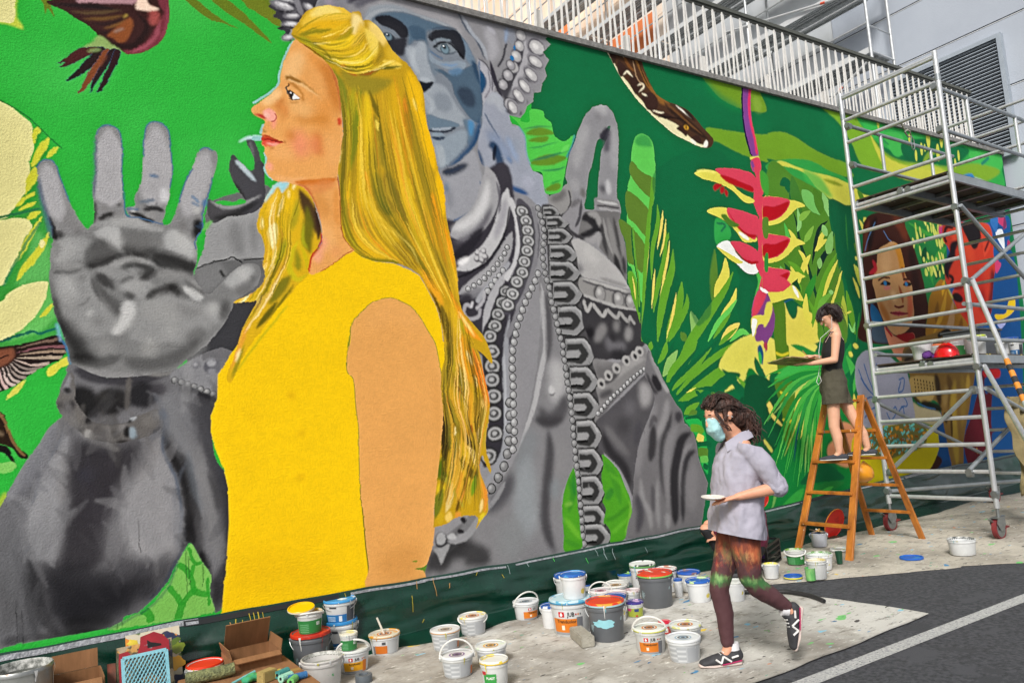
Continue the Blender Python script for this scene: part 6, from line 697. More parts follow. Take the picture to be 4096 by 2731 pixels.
def blob(name,prims,voxel,mt,parent,smooth=3,wrinkle=0.0,wscale=.08,cut=None):
 """one continuous surface from overlapping tapered tubes: prims = list of (points, radii[(rx,ry)...], side vector)"""
 bm=bmesh.new()
 for pr in prims:
  pts,rad=pr[0],pr[1];side=Vector(pr[2])if len(pr)>2 else None
  pts=[Vector(p)for p in pts];rad=[(r,r)if not isinstance(r,(tuple,list))else r for r in rad]
  n=16;rings=[]
  d0=(pts[1]-pts[0]).normalized();d1=(pts[-1]-pts[-2]).normalized()
  ext=[]
  for a in(.97,.8,.45):ext.append((pts[0]-d0*min(rad[0])*a,math.sqrt(1-a*a),0))
  for i in range(len(pts)):ext.append((pts[i],1.0,i))
  for a in(.45,.8,.97):ext.append((pts[-1]+d1*min(rad[-1])*a,math.sqrt(1-a*a),len(pts)-1))
  px=None
  for q,(p,s,i)in enumerate(ext):
   d=(pts[min(i+1,len(pts)-1)]-pts[max(i-1,0)]).normalized()
   x=(side-d*side.dot(d))if side is not None else(px-d*px.dot(d)if px is not None else d.orthogonal())
   if x.length<1e-5:x=d.orthogonal()
   x.normalize();px=x;y=d.cross(x);rx,ry=rad[i]
   rings.append([bm.verts.new(p+x*rx*s*math.cos(2*math.pi*k/n)+y*ry*s*math.sin(2*math.pi*k/n))for k in range(n)])
  for a,b in zip(rings,rings[1:]):
   for k in range(n):bm.faces.new((a[k],a[(k+1)%n],b[(k+1)%n],b[k]))
  bm.faces.new(rings[0][::-1]);bm.faces.new(rings[-1])
 bmesh.ops.recalc_face_normals(bm,faces=bm.faces)
 me=bpy.data.meshes.new(name);bm.to_mesh(me);bm.free()
 o=bpy.data.objects.new(name,me);COL.objects.link(o)
 md=o.modifiers.new('r','REMESH');md.mode='VOXEL';md.voxel_size=voxel
 md=o.modifiers.new('s','SMOOTH');md.iterations=smooth;md.factor=.5
 bpy.context.view_layer.update()
 me2=bpy.data.meshes.new_from_object(o.evaluated_get(bpy.context.evaluated_depsgraph_get()))
 o.modifiers.clear();o.data=me2;bpy.data.meshes.remove(me);me2.name=name
 if cut:
  b2=bmesh.new();b2.from_mesh(me2)
  for co_,no_ in cut:bmesh.ops.bisect_plane(b2,geom=b2.verts[:]+b2.edges[:]+b2.faces[:],plane_co=co_,plane_no=no_,clear_outer=True)
  b2.to_mesh(me2);b2.free();me2.update()
 if wrinkle:
  co=np.empty(len(me2.vertices)*3,np.float32);me2.vertices.foreach_get('co',co);co=co.reshape(-1,3)
  if wrinkle:
   no=np.empty(len(me2.vertices)*3,np.float32);me2.vertices.foreach_get('normal',no);no=no.reshape(-1,3)
   from mathutils import noise
   w=np.array([noise.fractal(Vector((c[0]/wscale,c[1]/wscale,c[2]/(wscale*1.6))),1.0,2.0,3)for c in co],np.float32)
   co+=no*(w*wrinkle)[:,None]
  me2.vertices.foreach_set('co',co.ravel());me2.update()
 me2.materials.clear();me2.materials.append(mt)
 me2.polygons.foreach_set('use_smooth',[True]*len(me2.polygons))
 o.parent=parent
 return o
# ================================================================ the place
# ---- ground: one asphalt sheet, rising to the right with the street
M_ASPH=mat('asphalt','4b4c51',.9,col2='2f3034',scale=34,amt=.75,bump=.7,bscale=150,splash=['46474c','3a3b3f'],sscale=1.9,samt=.62)
g=mesh('ground',[(-60,-60,gz(-60)),(120,-60,gz(120)),(120,90,gz(120)),(-60,90,gz(-60))],[(0,1,2,3)],M_ASPH);struct(g)
def slopesheet(name,pts,up,thick,mt,sub=4,wav=0.0,seed=1):
 """closed outline on the street -> thin sheet with an edge"""
 bm=bmesh.new();vs_=[bm.verts.new((p[0],p[1],0))for p in pts]
 f=bm.faces.new(vs_)
 if f.normal.z<0:f.normal_flip()
 bmesh.ops.triangulate(bm,faces=bm.faces[:])
 for _ in range(sub):
  long=[e for e in bm.edges if e.calc_length()>.22]
  if not long:break
  bmesh.ops.subdivide_edges(bm,edges=long,cuts=1);bmesh.ops.triangulate(bm,faces=[f for f in bm.faces if len(f.verts)>3])
 from mathutils import noise
 for v in bm.verts:
  w=max(0,noise.fractal(Vector((v.co.x*1.6+seed,v.co.y*2.6,seed)),1,2,3))*wav
  v.co.z=gz(v.co.x)+up+thick+w
 top=bm.faces[:]
 bd=[e for e in bm.edges if e.is_boundary]
 r=bmesh.ops.extrude_edge_only(bm,edges=bd)
 for v in[x for x in r['geom']if isinstance(x,bmesh.types.BMVert)]:v.co.z=gz(v.co.x)+up
 return bmobj(name,bm,mt,None,True)
# painted line on the asphalt
a0,a1=gnd(*T('33',2351,752)),gnd(*T('33',220,1568));b0,b1=gnd(*T('33',2351,832)),gnd(*T('33',478,1568))
d=(a0-a1).normalized();A0,A1,B0,B1=a0+d*8,a1-d*6,b0+d*8,b1-d*6
M_LINE=mat('road_paint','b9b9b6',.85,col2='8f9092',scale=70,amt=.75,bump=.4,bscale=240,splash=['5a5a5d'],sscale=60,samt=.64)
mk=mesh('road_marking',[(p.x,p.y,gz(p.x)+.004)for p in(A1,B1,B0,A0)],[(0,1,2,3)],M_LINE);struct(mk)
# drop cloths
def cloth_mat(name,c1,c2,dirt,seed):
 m=bpy.data.materials.new(name);m.use_nodes=True;nt=m.node_tree;L=nt.links;b=nt.nodes['Principled BSDF'];b.inputs['Roughness'].default_value=.9
 tc=N(nt,'ShaderNodeTexCoord');mp=N(nt,'ShaderNodeMapping');mp.inputs['Location'].default_value=(seed*3.3,seed*1.7,0);L.new(tc.outputs['Object'],mp.inputs[0])
 def noise_ramp(scale,p0,p1,det=5,stretch=None,typ='n'):
  v=mp.outputs[0]
  if stretch:m2=N(nt,'ShaderNodeMapping');m2.inputs['Scale'].default_value=stretch;m2.inputs['Rotation'].default_value=(0,0,.35);L.new(v,m2.inputs[0]);v=m2.outputs[0]
  n=N(nt,'ShaderNodeTexNoise');n.inputs['Scale'].default_value=scale;n.inputs['Detail'].default_value=det;n.inputs['Roughness'].default_value=.65;L.new(v,n.inputs['Vector'])
  r=N(nt,'ShaderNodeValToRGB');r.color_ramp.elements[0].position=p0;r.color_ramp.elements[1].position=p1;L.new(n.outputs[0],r.inputs[0]);return r.outputs[0]
 def mix(f,a,bcol):
  x=N(nt,'ShaderNodeMixRGB');L.new(f,x.inputs[0])
  if isinstance(a,tuple):x.inputs[1].default_value=a
  else:L.new(a,x.inputs[1])
  x.inputs[2].default_value=bcol;return x.outputs[0]
 o=mix(noise_ramp(1.1,.35,.75,4),lin(c1),lin(c2))
 o=mix(noise_ramp(.55,.47,.64,7),o,lin(dirt))
 o=mix(noise_ramp(2.6,.55,.70,9),o,lin('8a857b'))
 o=mix(noise_ramp(9,.56,.66,8,(1,2.6,1)),o,lin('77736c'))
 o=mix(noise_ramp(26,.64,.70,6,(1,1.6,1)),o,lin('5c5a57'))
 o=mix(noise_ramp(14,.60,.70,6,(1,3,1)),o,lin('d8d6cf'))
 for i,(c,sc,th)in enumerate((('3a7ba8',4.2,.735),('6db56a',3.8,.74),('7fb4cc',5.5,.735),('d8b93a',3.3,.755),('3f8f7a',8,.76),('c8703c',4.4,.775),('2f5f86',11,.765),('58a84e',12,.775),('44403e',9,.735))):
  m3=N(nt,'ShaderNodeMapping');m3.inputs['Location'].default_value=(5.1*i+seed,2.3*i,i);m3.inputs['Scale'].default_value=(1,1.9,1);L.new(mp.outputs[0],m3.inputs[0])
  n=N(nt,'ShaderNodeTexNoise');n.inputs['Scale'].default_value=sc;n.inputs['Detail'].default_value=2.5;L.new(m3.outputs[0],n.inputs['Vector'])
  r=N(nt,'ShaderNodeValToRGB');r.color_ramp.elements[0].position=th-.035;r.color_ramp.elements[1].position=th-.02;L.new(n.outputs[0],r.inputs[0])
  o=mix(r.outputs[0],o,lin(c))
 L.new(o,b.inputs['Base Color'])
 n=N(nt,'ShaderNodeTexNoise');n.inputs['Scale'].default_value=5;n.inputs['Detail'].default_value=6;L.new(mp.outputs[0],n.inputs['Vector'])
 n2=N(nt,'ShaderNodeTexNoise');n2.inputs['Scale'].default_value=180;L.new(mp.outputs[0],n2.inputs['Vector'])
 ad=N(nt,'ShaderNodeMath',operation='MULTIPLY_ADD');L.new(n2.outputs[0],ad.inputs[0]);ad.inputs[1].default_value=.12;L.new(n.outputs[0],ad.inputs[2])
 bp=N(nt,'ShaderNodeBump');bp.inputs['Strength'].default_value=.45;bp.inputs['Distance'].default_value=.04;L.new(ad.outputs[0],bp.inputs['Height']);L.new(bp.outputs[0],b.inputs['Normal'])
 return m
def jag(pts,rng,amp=.012,step=.12):
 out=[]
 for a,b in zip(pts,pts[1:]+pts[:1]):
  a,b=Vector(a[:2]),Vector(b[:2]);n=max(1,int((b-a).length/step))
  for i in range(n):
   p=a.lerp(b,i/n);out.append((p.x+rng.uniform(-amp,amp)*(i>0),p.y+rng.uniform(-amp,amp)*(i>0)))
 return out
rg=random.Random(2)
eb=[gnd(*T('33',*q))for q in((-260,690),(0,668),(540,625),(1130,570),(1770,510),(1785,497),(2351,470))]
far_out=[(p.x,p.y)for p in eb];e=eb[-1]+(eb[-1]-eb[-2]).normalized()*3.5
far_out+=[(min(e.x,13.3),e.y),(13.3,5.3),(4.1,5.3),(4.15,eb[0].y+.2)]
shB=slopesheet('drop_cloth',jag(far_out,rg),.004,.004,cloth_mat('cloth_beige','b8b1a4','a29c90','7d766b',2),5,.012,4)
tag(shB,'beige paint-spattered ground sheet lying under the ladder and the wheeled scaffold','drop cloth')
ea=[gnd(*T('33',*q))for q in((-330,705),(0,722),(515,798),(830,845),(1100,880),(1475,945),(1270,1035),(1130,1085),(980,1150),(700,1270),(370,1390),(0,1540))]
near_out=[(p.x,p.y)for p in ea];dd=(ea[-1]-ea[-2]).normalized()
last=ea[-1]+dd*3.2
near_out+=[(last.x,last.y),(-2.6,2.2),(-2.9,5.25),(4.4,5.25),(4.45,ea[0].y+.15)]
shA=slopesheet('drop_cloth',jag(near_out,rg),.010,.004,cloth_mat('cloth_white','bfbdb7','a8a59e','766f66',0),5,.012,9)
tag(shA,'large grey-white spattered ground sheet under most of the paint buckets','drop cloth')
# ---------------------------------------------------------------- mural wall
mural_left();mural_statue();grey_contrast(1.02,.5,.055)
drybrush('hand',260,12,3,.9,.15,1);drybrush('arm',160,60,12,1.5,.10,2,.3);drybrush('sta',600,14,3,1.2,.15,3)
mural_right();mural_woman()
drybrush('face',220,10,3,1.0,.06,6)
clarity(.5,2.0,.16,16)
rs=np.random.RandomState(3)
def lownoise(sx,sy,amp):
 g_=rs.rand(TH//sy+3,TW//sx+3).astype(np.float32)
 yy=np.arange(TH)/sy;xx=np.arange(TW)/sx;iy=yy.astype(int);ix=xx.astype(int);fy=(yy-iy)[:,None];fx=(xx-ix)[None,:]
 a=g_[iy][:,ix]*(1-fx)+g_[iy][:,ix+1]*fx;b=g_[iy+1][:,ix]*(1-fx)+g_[iy+1][:,ix+1]*fx
 return((a*(1-fy)+b*fy)-.5)*2*amp
dx=lownoise(9,9,.8)+lownoise(3,3,.5);dy=lownoise(9,9,.8)+lownoise(3,3,.5)
yy,xx=np.mgrid[0:TH,0:TW]
MUR=MUR[np.clip((yy+dy+.5).astype(int),0,TH-1),np.clip((xx+dx+.5).astype(int),0,TW-1)]
tone=1+lownoise(60,40,.03)+lownoise(14,10,.02)+lownoise(5,4,.035)+lownoise(2,2,.05)
MUR=np.clip(MUR*tone[...,None]*MURAL_GAIN,.002,.9)
img=bpy.data.images.new('mural_paint',TW,TH,alpha=False,float_buffer=True)
buf=np.ones((TH,TW,4),np.float32);buf[...,:3]=MUR[::-1]
img.colorspace_settings.name='Linear Rec.709'
img.pixels.foreach_set(buf.ravel());img.update();img.pack()
mm=bpy.data.materials.new('mural_paint');mm.use_nodes=True;nt=mm.node_tree;bs=nt.nodes['Principled BSDF'];bs.inputs['Roughness'].default_value=.78;bs.inputs['Specular IOR Level'].default_value=.12
ti=N(nt,'ShaderNodeTexImage');ti.image=img;ti.extension='EXTEND';ti.interpolation='Linear';uvn=N(nt,'ShaderNodeUVMap');nt.links.new(uvn.outputs[0],ti.inputs[0]);nt.links.new(ti.outputs[0],bs.inputs['Base Color'])
tc=N(nt,'ShaderNodeTexCoord');n1=N(nt,'ShaderNodeTexNoise');n1.inputs['Scale'].default_value=75;n1.inputs['Detail'].default_value=4;nt.links.new(tc.outputs['Object'],n1.inputs['Vector'])
n2=N(nt,'ShaderNodeTexNoise');n2.inputs['Scale'].default_value=4;n2.inputs['Detail'].default_value=5;nt.links.new(tc.outputs['Object'],n2.inputs['Vector'])
ad=N(nt,'ShaderNodeMath',operation='MULTIPLY_ADD');nt.links.new(n2.outputs[0],ad.inputs[0]);ad.inputs[1].default_value=.5;nt.links.new(n1.outputs[0],ad.inputs[2])
bp=N(nt,'ShaderNodeBump');bp.inputs['Strength'].default_value=.38;bp.inputs['Distance'].default_value=.012;nt.links.new(ad.outputs[0],bp.inputs['Height']);nt.links.new(bp.outputs[0],bs.inputs['Normal'])
wall=thing('mural_wall','long rendered wall painted with a mural of a blonde woman in yellow','wall',(0,WALL_Y,0))
M_CONC=mat('concrete','8f8d8b',.85,col2='716f6d',scale=5,bump=.3,bscale=90)
def skew(name,x0,x1,y0,y1,z0,z1,mt,parent=None,off=Vector((0,0,0)),uv=False):
 """slab following the street: z measured above the slope"""
 v=[]
 for x in(x0,x1):
  for y in(y0,y1):
   for z in(z0,z1):v.append((x-off.x,y-off.y,z+gz(x)-off.z))
 o=mesh(name,v,[(0,2,3,1),(4,5,7,6),(0,1,5,4),(2,6,7,3),(1,3,7,5),(0,4,6,2)],mt,parent)
 return o
W0=Vector((0,WALL_Y,0))
skew('wall_core',MX0,13.55,WALL_Y+.02,WALL_Y+.36,-.3,5.30,M_CONC,wall,W0)
pn=skew('painted_render',MX0,13.56,WALL_Y,WALL_Y+.02,-.2,5.285,mm,wall,W0)
uvl=pn.data.uv_layers.new(name='UVMap')
for lp in pn.data.loops:
 co=pn.data.vertices[lp.vertex_index].co;z=co.z-gz(co.x)
 uvl.data[lp.index].uv=((co.x-MX0)/(MX1-MX0),(z-MZ0)/(MZ1-MZ0))
M_COPE=mat('coping_stone','8d8b88',.9,col2='6b6967',scale=22,amt=.6,bump=.6,bscale=120)
x=MX0
while x<13.5:
 skew('coping_slab',x,min(x+1.196,13.57),WALL_Y-.035,WALL_Y+.40,5.287,5.345,M_COPE,wall,W0);x+=1.2
# ---------------------------------------------------------------- railing on the wall
M_WHT=mat('white_slat','e6e4df',.55,col2='d4d1cb',scale=9,amt=.4)
M_RAIL=mat('dark_rail','54564f',.6,col2='474943',scale=8)
rl=thing('railing','white slatted railing with dark handrail on top of the mural wall','railing',(0,WALL_Y+.1,0));RY=WALL_Y+.1;R0=Vector((0,RY,0))
skew('handrail',-3.1,12.98,RY-.03,RY+.03,6.29,6.335,M_RAIL,rl,R0)
skew('under_rail',-3.1,12.96,RY-.012,RY+.012,6.262,6.289,M_RAIL,rl,R0)
_slat=None;rg=random.Random(5);x=1.3;k=0
def slat(xt,xb,yo):
 global _slat
 a=Vector((xb,yo,gz(xb)+5.346));b=Vector((xt,yo,gz(xt)+6.262));dv=b-a
 if _slat is None:
  bm=bmesh.new();b_box(bm,(0,0,.5),(.022,.012,1));_slat=bmobj('slat',bm,M_WHT,rl);o=_slat
 else:o=bpy.data.objects.new('slat',_slat.data);COL.objects.link(o);o.parent=rl
 z=dv.normalized();xx_=Vector((0,1,0)).cross(z).normalized();yy_=z.cross(xx_);Mx=Matrix((xx_,yy_,z)).transposed().to_4x4()
 o.matrix_local=Matrix.Translation(a)@Mx@Matrix.Diagonal((1,1,dv.length,1))
while x<12.93:
 j=rg.uniform(-.012,.012)
 slat(x-.016,x-.052+j,-.007);slat(x+.016,x+.058+j,.007);x+=.163;k+=1
for i in range(10):
 px_=1.9+i*1.19
 skew('stub_post',px_-.03,px_+.03,RY+.05,RY+.10,5.346,5.66,M_WHT,rl,R0)
# ---------------------------------------------------------------- building across the end of the street
XB=13.7
M_GREY=mat('grey_render','adb4be',.75,col2='a0a7b2',scale=.9,amt=.3,bump=.15,bscale=40)
M_ORG=mat('orange_render','fdeedd',.8,col2='f6cfae',scale=.35,amt=.5,bump=.1,bscale=20)
bd_=thing('office_building','tall grey rendered building behind the railing with louvred vent','building',(XB,0,0));BO=Vector((XB,0,0))
def bx(name,x0,x1,y0,y1,z0,z1,mt,parent):return box(name,((x0+x1)/2-BO.x,(y0+y1)/2,(z0+z1)/2),(x1-x0,y1-y0,z1-z0),mt,parent)
zs=[-1,2.2,4.5,6.85,8.02,9.05,10.6,12.4,14.5,17,20,24]
YG=12.75
for z0,z1 in zip(zs,zs[1:]):
 lo=YG
 if 5.7<z0<8 or(z0<5.7 and z1>5.7):
  pass
 bx('wall_panel',XB,XB+.4,-14,8.3,z0+.012,z1-.012,M_GREY,bd_);bx('cladding_panel',XB-.01,XB+.4,8.31,YG,z0+.012,z1-.012,mat('silver_cladding','d8dbdd',.35,.25,col2='c3c7ca',scale=1.5,amt=.3),bd_)
 bx('panel_joint',XB+.014,XB+.38,-14,YG,z1-.012,z1+.012,mat('joint','5d6068',.8),bd_)
 bx('joint_lip',XB-.006,XB+.02,-14,YG,z1-.024,z1-.013,mat('joint_lip','d5d7d8',.5),bd_)
ob=thing('orange_building','sunlit pale orange building behind the far scaffold','building',(XB,0,0))
z=-1.0
while z<26:
 y=YG+.02
 while y<46:
  bx('wall_panel',XB+.02,XB+.4,y+.01,y+3.19,z+.01,z+1.19,M_ORG,ob);y+=3.2
 z+=1.2
bx('wall_core',XB+.1,XB+.5,YG,46,-1,26,mat('orange_joint','9c6a4a',.9),ob)
M_OW=mat('bright_orange','e88a52',.8,col2='df7a44',scale=.8)
for(y0,y1,z0,z1)in((13.2,15.2,10.9,12.4),(13.1,16.5,8.7,10.2),(16.8,19.5,12.6,14.0)):bx('orange_panel',XB-.01,XB+.06,y0,y1,z0,z1,M_OW,ob)
# louvre
lv=thing('vent_louvre','large louvred ventilation grille on the grey building','vent',(XB,0,0))
M_LV=mat('louvre_metal','a9b2bb',.45,.2,col2='9aa3ac',scale=4);M_BLK=mat('void','101214',.9)
bx('backing',XB-.03,XB-.012,5.36,7.25,5.72,7.70,M_BLK,lv)
for(y0,y1,z0,z1)in((5.30,5.37,5.66,7.76),(7.22,7.29,5.66,7.76),(5.37,7.22,7.69,7.76),(5.37,7.22,5.66,5.73)):bx('frame',XB-.11,XB-.005,y0,y1,z0,z1,M_LV,lv)
zz=5.76;s0=None
while zz<7.67:
 if s0 is None:s0=box('blade',(-.062,6.295,zz),(.034,1.85,.016),M_LV,lv,Matrix.Rotation(.5,3,'Y'));z_first=zz
 else:
  o=bpy.data.objects.new('blade',s0.data);COL.objects.link(o);o.parent=lv;o.location=(0,0,zz-z_first)
 zz+=.0615
# ---------------------------------------------------------------- facade scaffold on that building
M_GALV=mat('galvanised','c9cccd',.42,.45,col2='b3b6b7',scale=14,amt=.5)
M_DECK=mat('steel_plank','d3d6d6',.5,.1,col2='a9adad',scale=45,amt=.8,bump=.6,bscale=120)
M_EDGE=mat('plank_edge','d4d6d6',.5,.2)
M_ORT=mat('orange_band','e0502c',.6)
fs=thing('facade_scaffold','tall facade scaffold with steel planks in front of the far buildings','scaffold',(13,0,0));FO=Vector((13.0,0,0))
XI,XO=13.45,12.72
ys=[7.02+i*2.57 for i in range(11)];lifts=[6.72,8.1,9.45,10.83,12.28,13.7]
for yv in ys:
 for xv in(XI,XO):tube('standard',[(xv-13,yv,0.3),(xv-13,yv,17)],.028,M_GALV,fs,10)
 for zv in lifts:tube('transom',[(XI-13,yv,zv-.06),(XO-13,yv,zv-.06)],.022,M_GALV,fs,8)
pl=None
for li,zv in enumerate(lifts):
 for yi,(ya,yb)in enumerate(zip(ys,ys[1:])):
  for q in range(2):
   xc=XO+.2+q*.34-13
   if pl is None:
    bm=bmesh.new();b_box(bm,(0,0,0),(.31,2.5,.012));
    for sx in(-.15,.15):b_box(bm,(sx,0,-.022),(.012,2.5,.055))
    for t_ in(-.07,0,.07):b_box(bm,(t_,0,-.014),(.02,2.5,.018))
    pl=bmobj('steel_plank',bm,M_DECK,fs);o=pl
   else:o=bpy.data.objects.new('steel_plank',pl.data);COL.objects.link(o);o.parent=fs
   o.location=(xc,(ya+yb)/2,zv)
  box('toe_edge',(XO+.03-13,(ya+yb)/2,zv+.0),(.02,2.56,.11),M_EDGE,fs)
  if yi>1 and li>0:
   for h in(.5,1.0):tube('guard_rail',[(XO-13,ya,zv+h),(XO-13,yb,zv+h)],.019,M_GALV,fs,8)
  elif li>0:
   for h in(.5,1.0):tube('guard_rail',[(XO-13,ya,zv+h),(XO-13,yb,zv+h)],.019,M_GALV,fs,8)
 if li<4:tube('end_rail',[(XO-13,ys[0],zv+1.0),(XO-13,ys[0],zv+.45),(XI-13,ys[0],zv+.45),(XI-13,ys[0],zv+1.0)],.016,M_GALV,fs,8)
for(p,q)in(((12.69,ys[0],9.2),(12.69,ys[1]+.6,10.0)),((12.69,ys[0],7.9),(12.69,ys[1],6.7)),((12.69,ys[2],10.1),(12.69,ys[3],11.7))):
 p,q=Vector(p)-FO,Vector(q)-FO;br=tube('diagonal_brace',[p,q],.024,mat('white_tube','d6d8d8',.4,.3),fs,8)
 c=p.lerp(q,.25);dv=(q-p).normalized()*.05;o=tube('colour_band',[c-dv,c+dv],.0255,M_ORT,fs,8);o.parent=br
# ---------------------------------------------------------------- green tarpaulin along the foot of the wall
from mathutils import noise as MN
TX=[-3.2,-.1,1.37,3.49,5.78,9.66,13.5];TZ=[.46,.474,.449,.393,.374,.474,.46]
def tarp(x,t):
 top=float(np.interp(x,TX,TZ))+.012*MN.noise(Vector((x*3,0,7)))
 out=.33+.16*MN.noise(Vector((x*.9,3,1)))+.05*MN.noise(Vector((x*3,5,2)))
 sag=MN.fractal(Vector((x*.8+t*1.1,t*2.2-x*.35,4)),1,2,3)
 fold=math.sin((x*2.2-t*3.4)+2.0*MN.noise(Vector((x*.7,t,9))))*.5+.5
 if t<.72:
  s=t/.72;y=WALL_Y-.014-.10*s**1.6-(.06*fold+.07*abs(sag))*math.sin(math.pi*min(1,s*1.05))**.7;z=top*(1-s)+.035*s
 else:
  s=(t-.72)/.28;y=WALL_Y-.114-(out-.114)*s;z=.035*(1-s)+.013+.03*max(0,sag)*(1-s)
 return Vector((x,y,z+gz(x)))
NX,NT=520,30
tv=[tarp(MX0+(13.55-MX0)*i/NX,j/NT)for i in range(NX+1)for j in range(NT+1)]
tf=[(i*(NT+1)+j,i*(NT+1)+j+1,(i+1)*(NT+1)+j+1,(i+1)*(NT+1)+j)for i in range(NX)for j in range(NT)]
M_TARP=mat('green_tarp','0a3629',.25,col2='07281e',scale=5,amt=.5,bump=.12,bscale=14,spec=.6,splash=['2e5f63'],sscale=2.2,samt=.70)
tp=thing('tarpaulin','dark green plastic tarpaulin taped along the foot of the mural wall','tarpaulin',(0,WALL_Y,0));TO=Vector((0,WALL_Y,0))
mesh('sheet',[v-TO for v in tv],tf,M_TARP,tp,True)
M_TAPE=mat('silver_tape','96989e',.4,col2='6a6c71',scale=30,amt=.7,bump=.5,bscale=60)
M_BTAPE=mat('black_tape','16171a',.45)
rg=random.Random(9)
def ribbon_on_tarp(name,x0,x1,t0,t1,w,mt,off=.004,n=14):
 bm=bmesh.new();row=[]
 for i in range(n+1):
  s=i/n;x=x0+(x1-x0)*s;t=t0+(t1-t0)*s
  a,b=tarp(x-w*(0 if abs(x1-x0)>.1 else.5),t),tarp(x+w*(0 if abs(x1-x0)>.1 else.5),t)
  if abs(x1-x0)>.1:a,b=tarp(x,max(0,t-w/2)),tarp(x,t+w/2)
  row.append((bm.verts.new(a-TO+Vector((0,-off,0))),bm.verts.new(b-TO+Vector((0,-off,0)))))
 for p,q in zip(row,row[1:]):bm.faces.new((p[0],p[1],q[1],q[0]))
 return bmobj(name,bm,mt,tp,True)
x=-2.8
while x<13:
 l=rg.uniform(.5,1.6);k=rg.random()
 wt=.055 if x<1.2 else.032
 ribbon_on_tarp('tape_strip',x,min(x+l,13.4),.03+.02*rg.random(),.03+.02*rg.random(),wt*rg.uniform(.8,1.3),M_TAPE if(k<.75 if x<1.1 else k<.3)else M_BTAPE,.005,10);x+=l*rg.uniform(.9,1.15)
for c,items in(('a8922c',((1.34,.05,.82),(1.37,.05,.70),(1.40,.06,.9),(1.31,.05,.4),(1.26,.1,.5),(2.52,.2,.48),(3.12,.06,.12),(1.22,.08,.25),(2.6,.55,.6),(3.35,.15,.22),(2.0,.02,.12))),('a87c48',((2.72,.02,.34),(2.86,.13,.22),(2.58,.02,.16),(1.18,.1,.2))),('8a9698',((3.42,.02,.2),(4.35,.03,.2),(4.45,.04,.3),(4.55,.1,.33),(3.6,.02,.13),(.35,.2,.4),(.2,.25,.5),(4.0,.5,.75),(4.95,.2,.32))),('4aa64a',((1.2,.35,.5),(4.22,.15,.25),(6.0,.3,.42),(3.88,.04,.12))),('d85a70',((6.05,.45,.55),(6.4,.5,.58)))):
 for(x_,t0,t1)in items:ribbon_on_tarp('paint_drip',x_,x_+rg.uniform(-.02,.02),t0,t0+(t1-t0)*.8,rg.uniform(.004,.008),mat('drip_'+c,c,.4),.006,12)
# ---------------------------------------------------------------- wheeled scaffold tower
XN,XF,YW,YC=8.2,10.62,4.97,3.84
tw=thing('scaffold_tower','wheeled aluminium scaffold tower standing at the right end of the mural','scaffold',(XN,YC,gz(XN)));WO=Vector((XN,YC,gz(XN)))
M_ALU=mat('aluminium','d2d4d6',.34,.55,col2='bcbec1',scale=18,amt=.5,stretch=(1,1,.25),bump=.05,bscale=90,splash=['d9d7d2'],sscale=22,samt=.70)
M_ALU2=mat('aluminium_grey','a5abae',.4,.55,col2='90969a',scale=12,amt=.5)
M_STEEL=mat('zinc_steel','9fa3a3',.4,.8,col2='858989',scale=20)
M_RED=mat('castor_red','86282c',.6,col2='5c2022',scale=12)
M_RUB=mat('black_rubber','2a2b2d',.8)
def tt(name,a,b,r=.025,m_=M_ALU,par=tw,n=12):return tube(name,[Vector(a)-WO,Vector(b)-WO],r,m_,par,n)
rungs=[.385+.2768*i for i in range(18)]
for X in(XN,XF):
 for Y in(YW,YC):
  g0=gz(X)
  p=tt('post',(X,Y,g0+.30),(X,Y,5.40),.0265)
  for zc in(2.36,4.86,.44):o=tt('collar',(X,Y,g0+zc-.035),(X,Y,g0+zc+.035),.0295,M_ALU2);o.parent=p
  cs=tt('castor_stem',(X,Y,g0+.20),(X,Y,g0+.36),.016,M_STEEL);cs.name='castor'
  bm=bmesh.new();q=Vector((X,Y,g0))-WO;s=-1 if Y==YC else 1
  b_tube(bm,[q+Vector((-.02,-.022,.105)),q+Vector((-.02,.022,.105))],.105,28);bmobj('tyre',bm,M_RED,cs,True)
  bm=bmesh.new();b_tube(bm,[q+Vector((-.02,-.024,.105)),q+Vector((-.02,.024,.105))],.083,24);bmobj('hub',bm,M_STEEL,cs,True)
  bm=bmesh.new()
  for sy in(-.033,.033):
   vv=[bm.verts.new(q+Vector((ax-.02,sy,az)))for ax,az in((-.065,.21),(.065,.21),(.075,.15),(.03,.085),(-.03,.085),(-.09,.16))];fc_=bm.faces.new(vv)
   r_=bmesh.ops.extrude_face_region(bm,geom=[fc_]);bmesh.ops.translate(bm,vec=(0,.005*(1 if sy>0 else-1),0),verts=[v for v in r_['geom']if isinstance(v,bmesh.types.BMVert)])
  b_box(bm,q+Vector((-.02,0,.213)),(.15,.08,.012));bmobj('fork',bm,M_STEEL,cs)
  bm=bmesh.new();b_bar(bm,q+Vector((.04,0,.10)),q+Vector((.15,.0,.11)),.05,.014);bmobj('brake_pedal',bm,M_RED,cs)
  bm=bmesh.new();b_bar(bm,q+Vector((-.06,.02,.15)),q+Vector((-.15,.02,.21)),.03,.012);bmobj('lock_lever',bm,M_STEEL,cs)
 for z in rungs:
  if abs(z-4.28)<.1 or z>5.2:continue
  tt('rung',(X,YW-.024,gz(X)+z),(X,YC+.024,gz(X)+z),.0215,M_ALU,tw)
tt('rung',(XN,YW-.02,gz(XN)+5.11),(XN,YC+.02,gz(XN)+5.11),.0225)
def clamp(p):
 bm=bmesh.new();q=Vector(p)-WO
 b_tube(bm,[q+Vector((-.034,0,0)),q+Vector((.034,0,0))],.034,12);b_tube(bm,[q+Vector((0,-.03,-.026)),q+Vector((0,.03,-.026))],.026,10)
 return bmobj('clamp',bm,M_STEEL,tw,True)
G0=gz(XN)
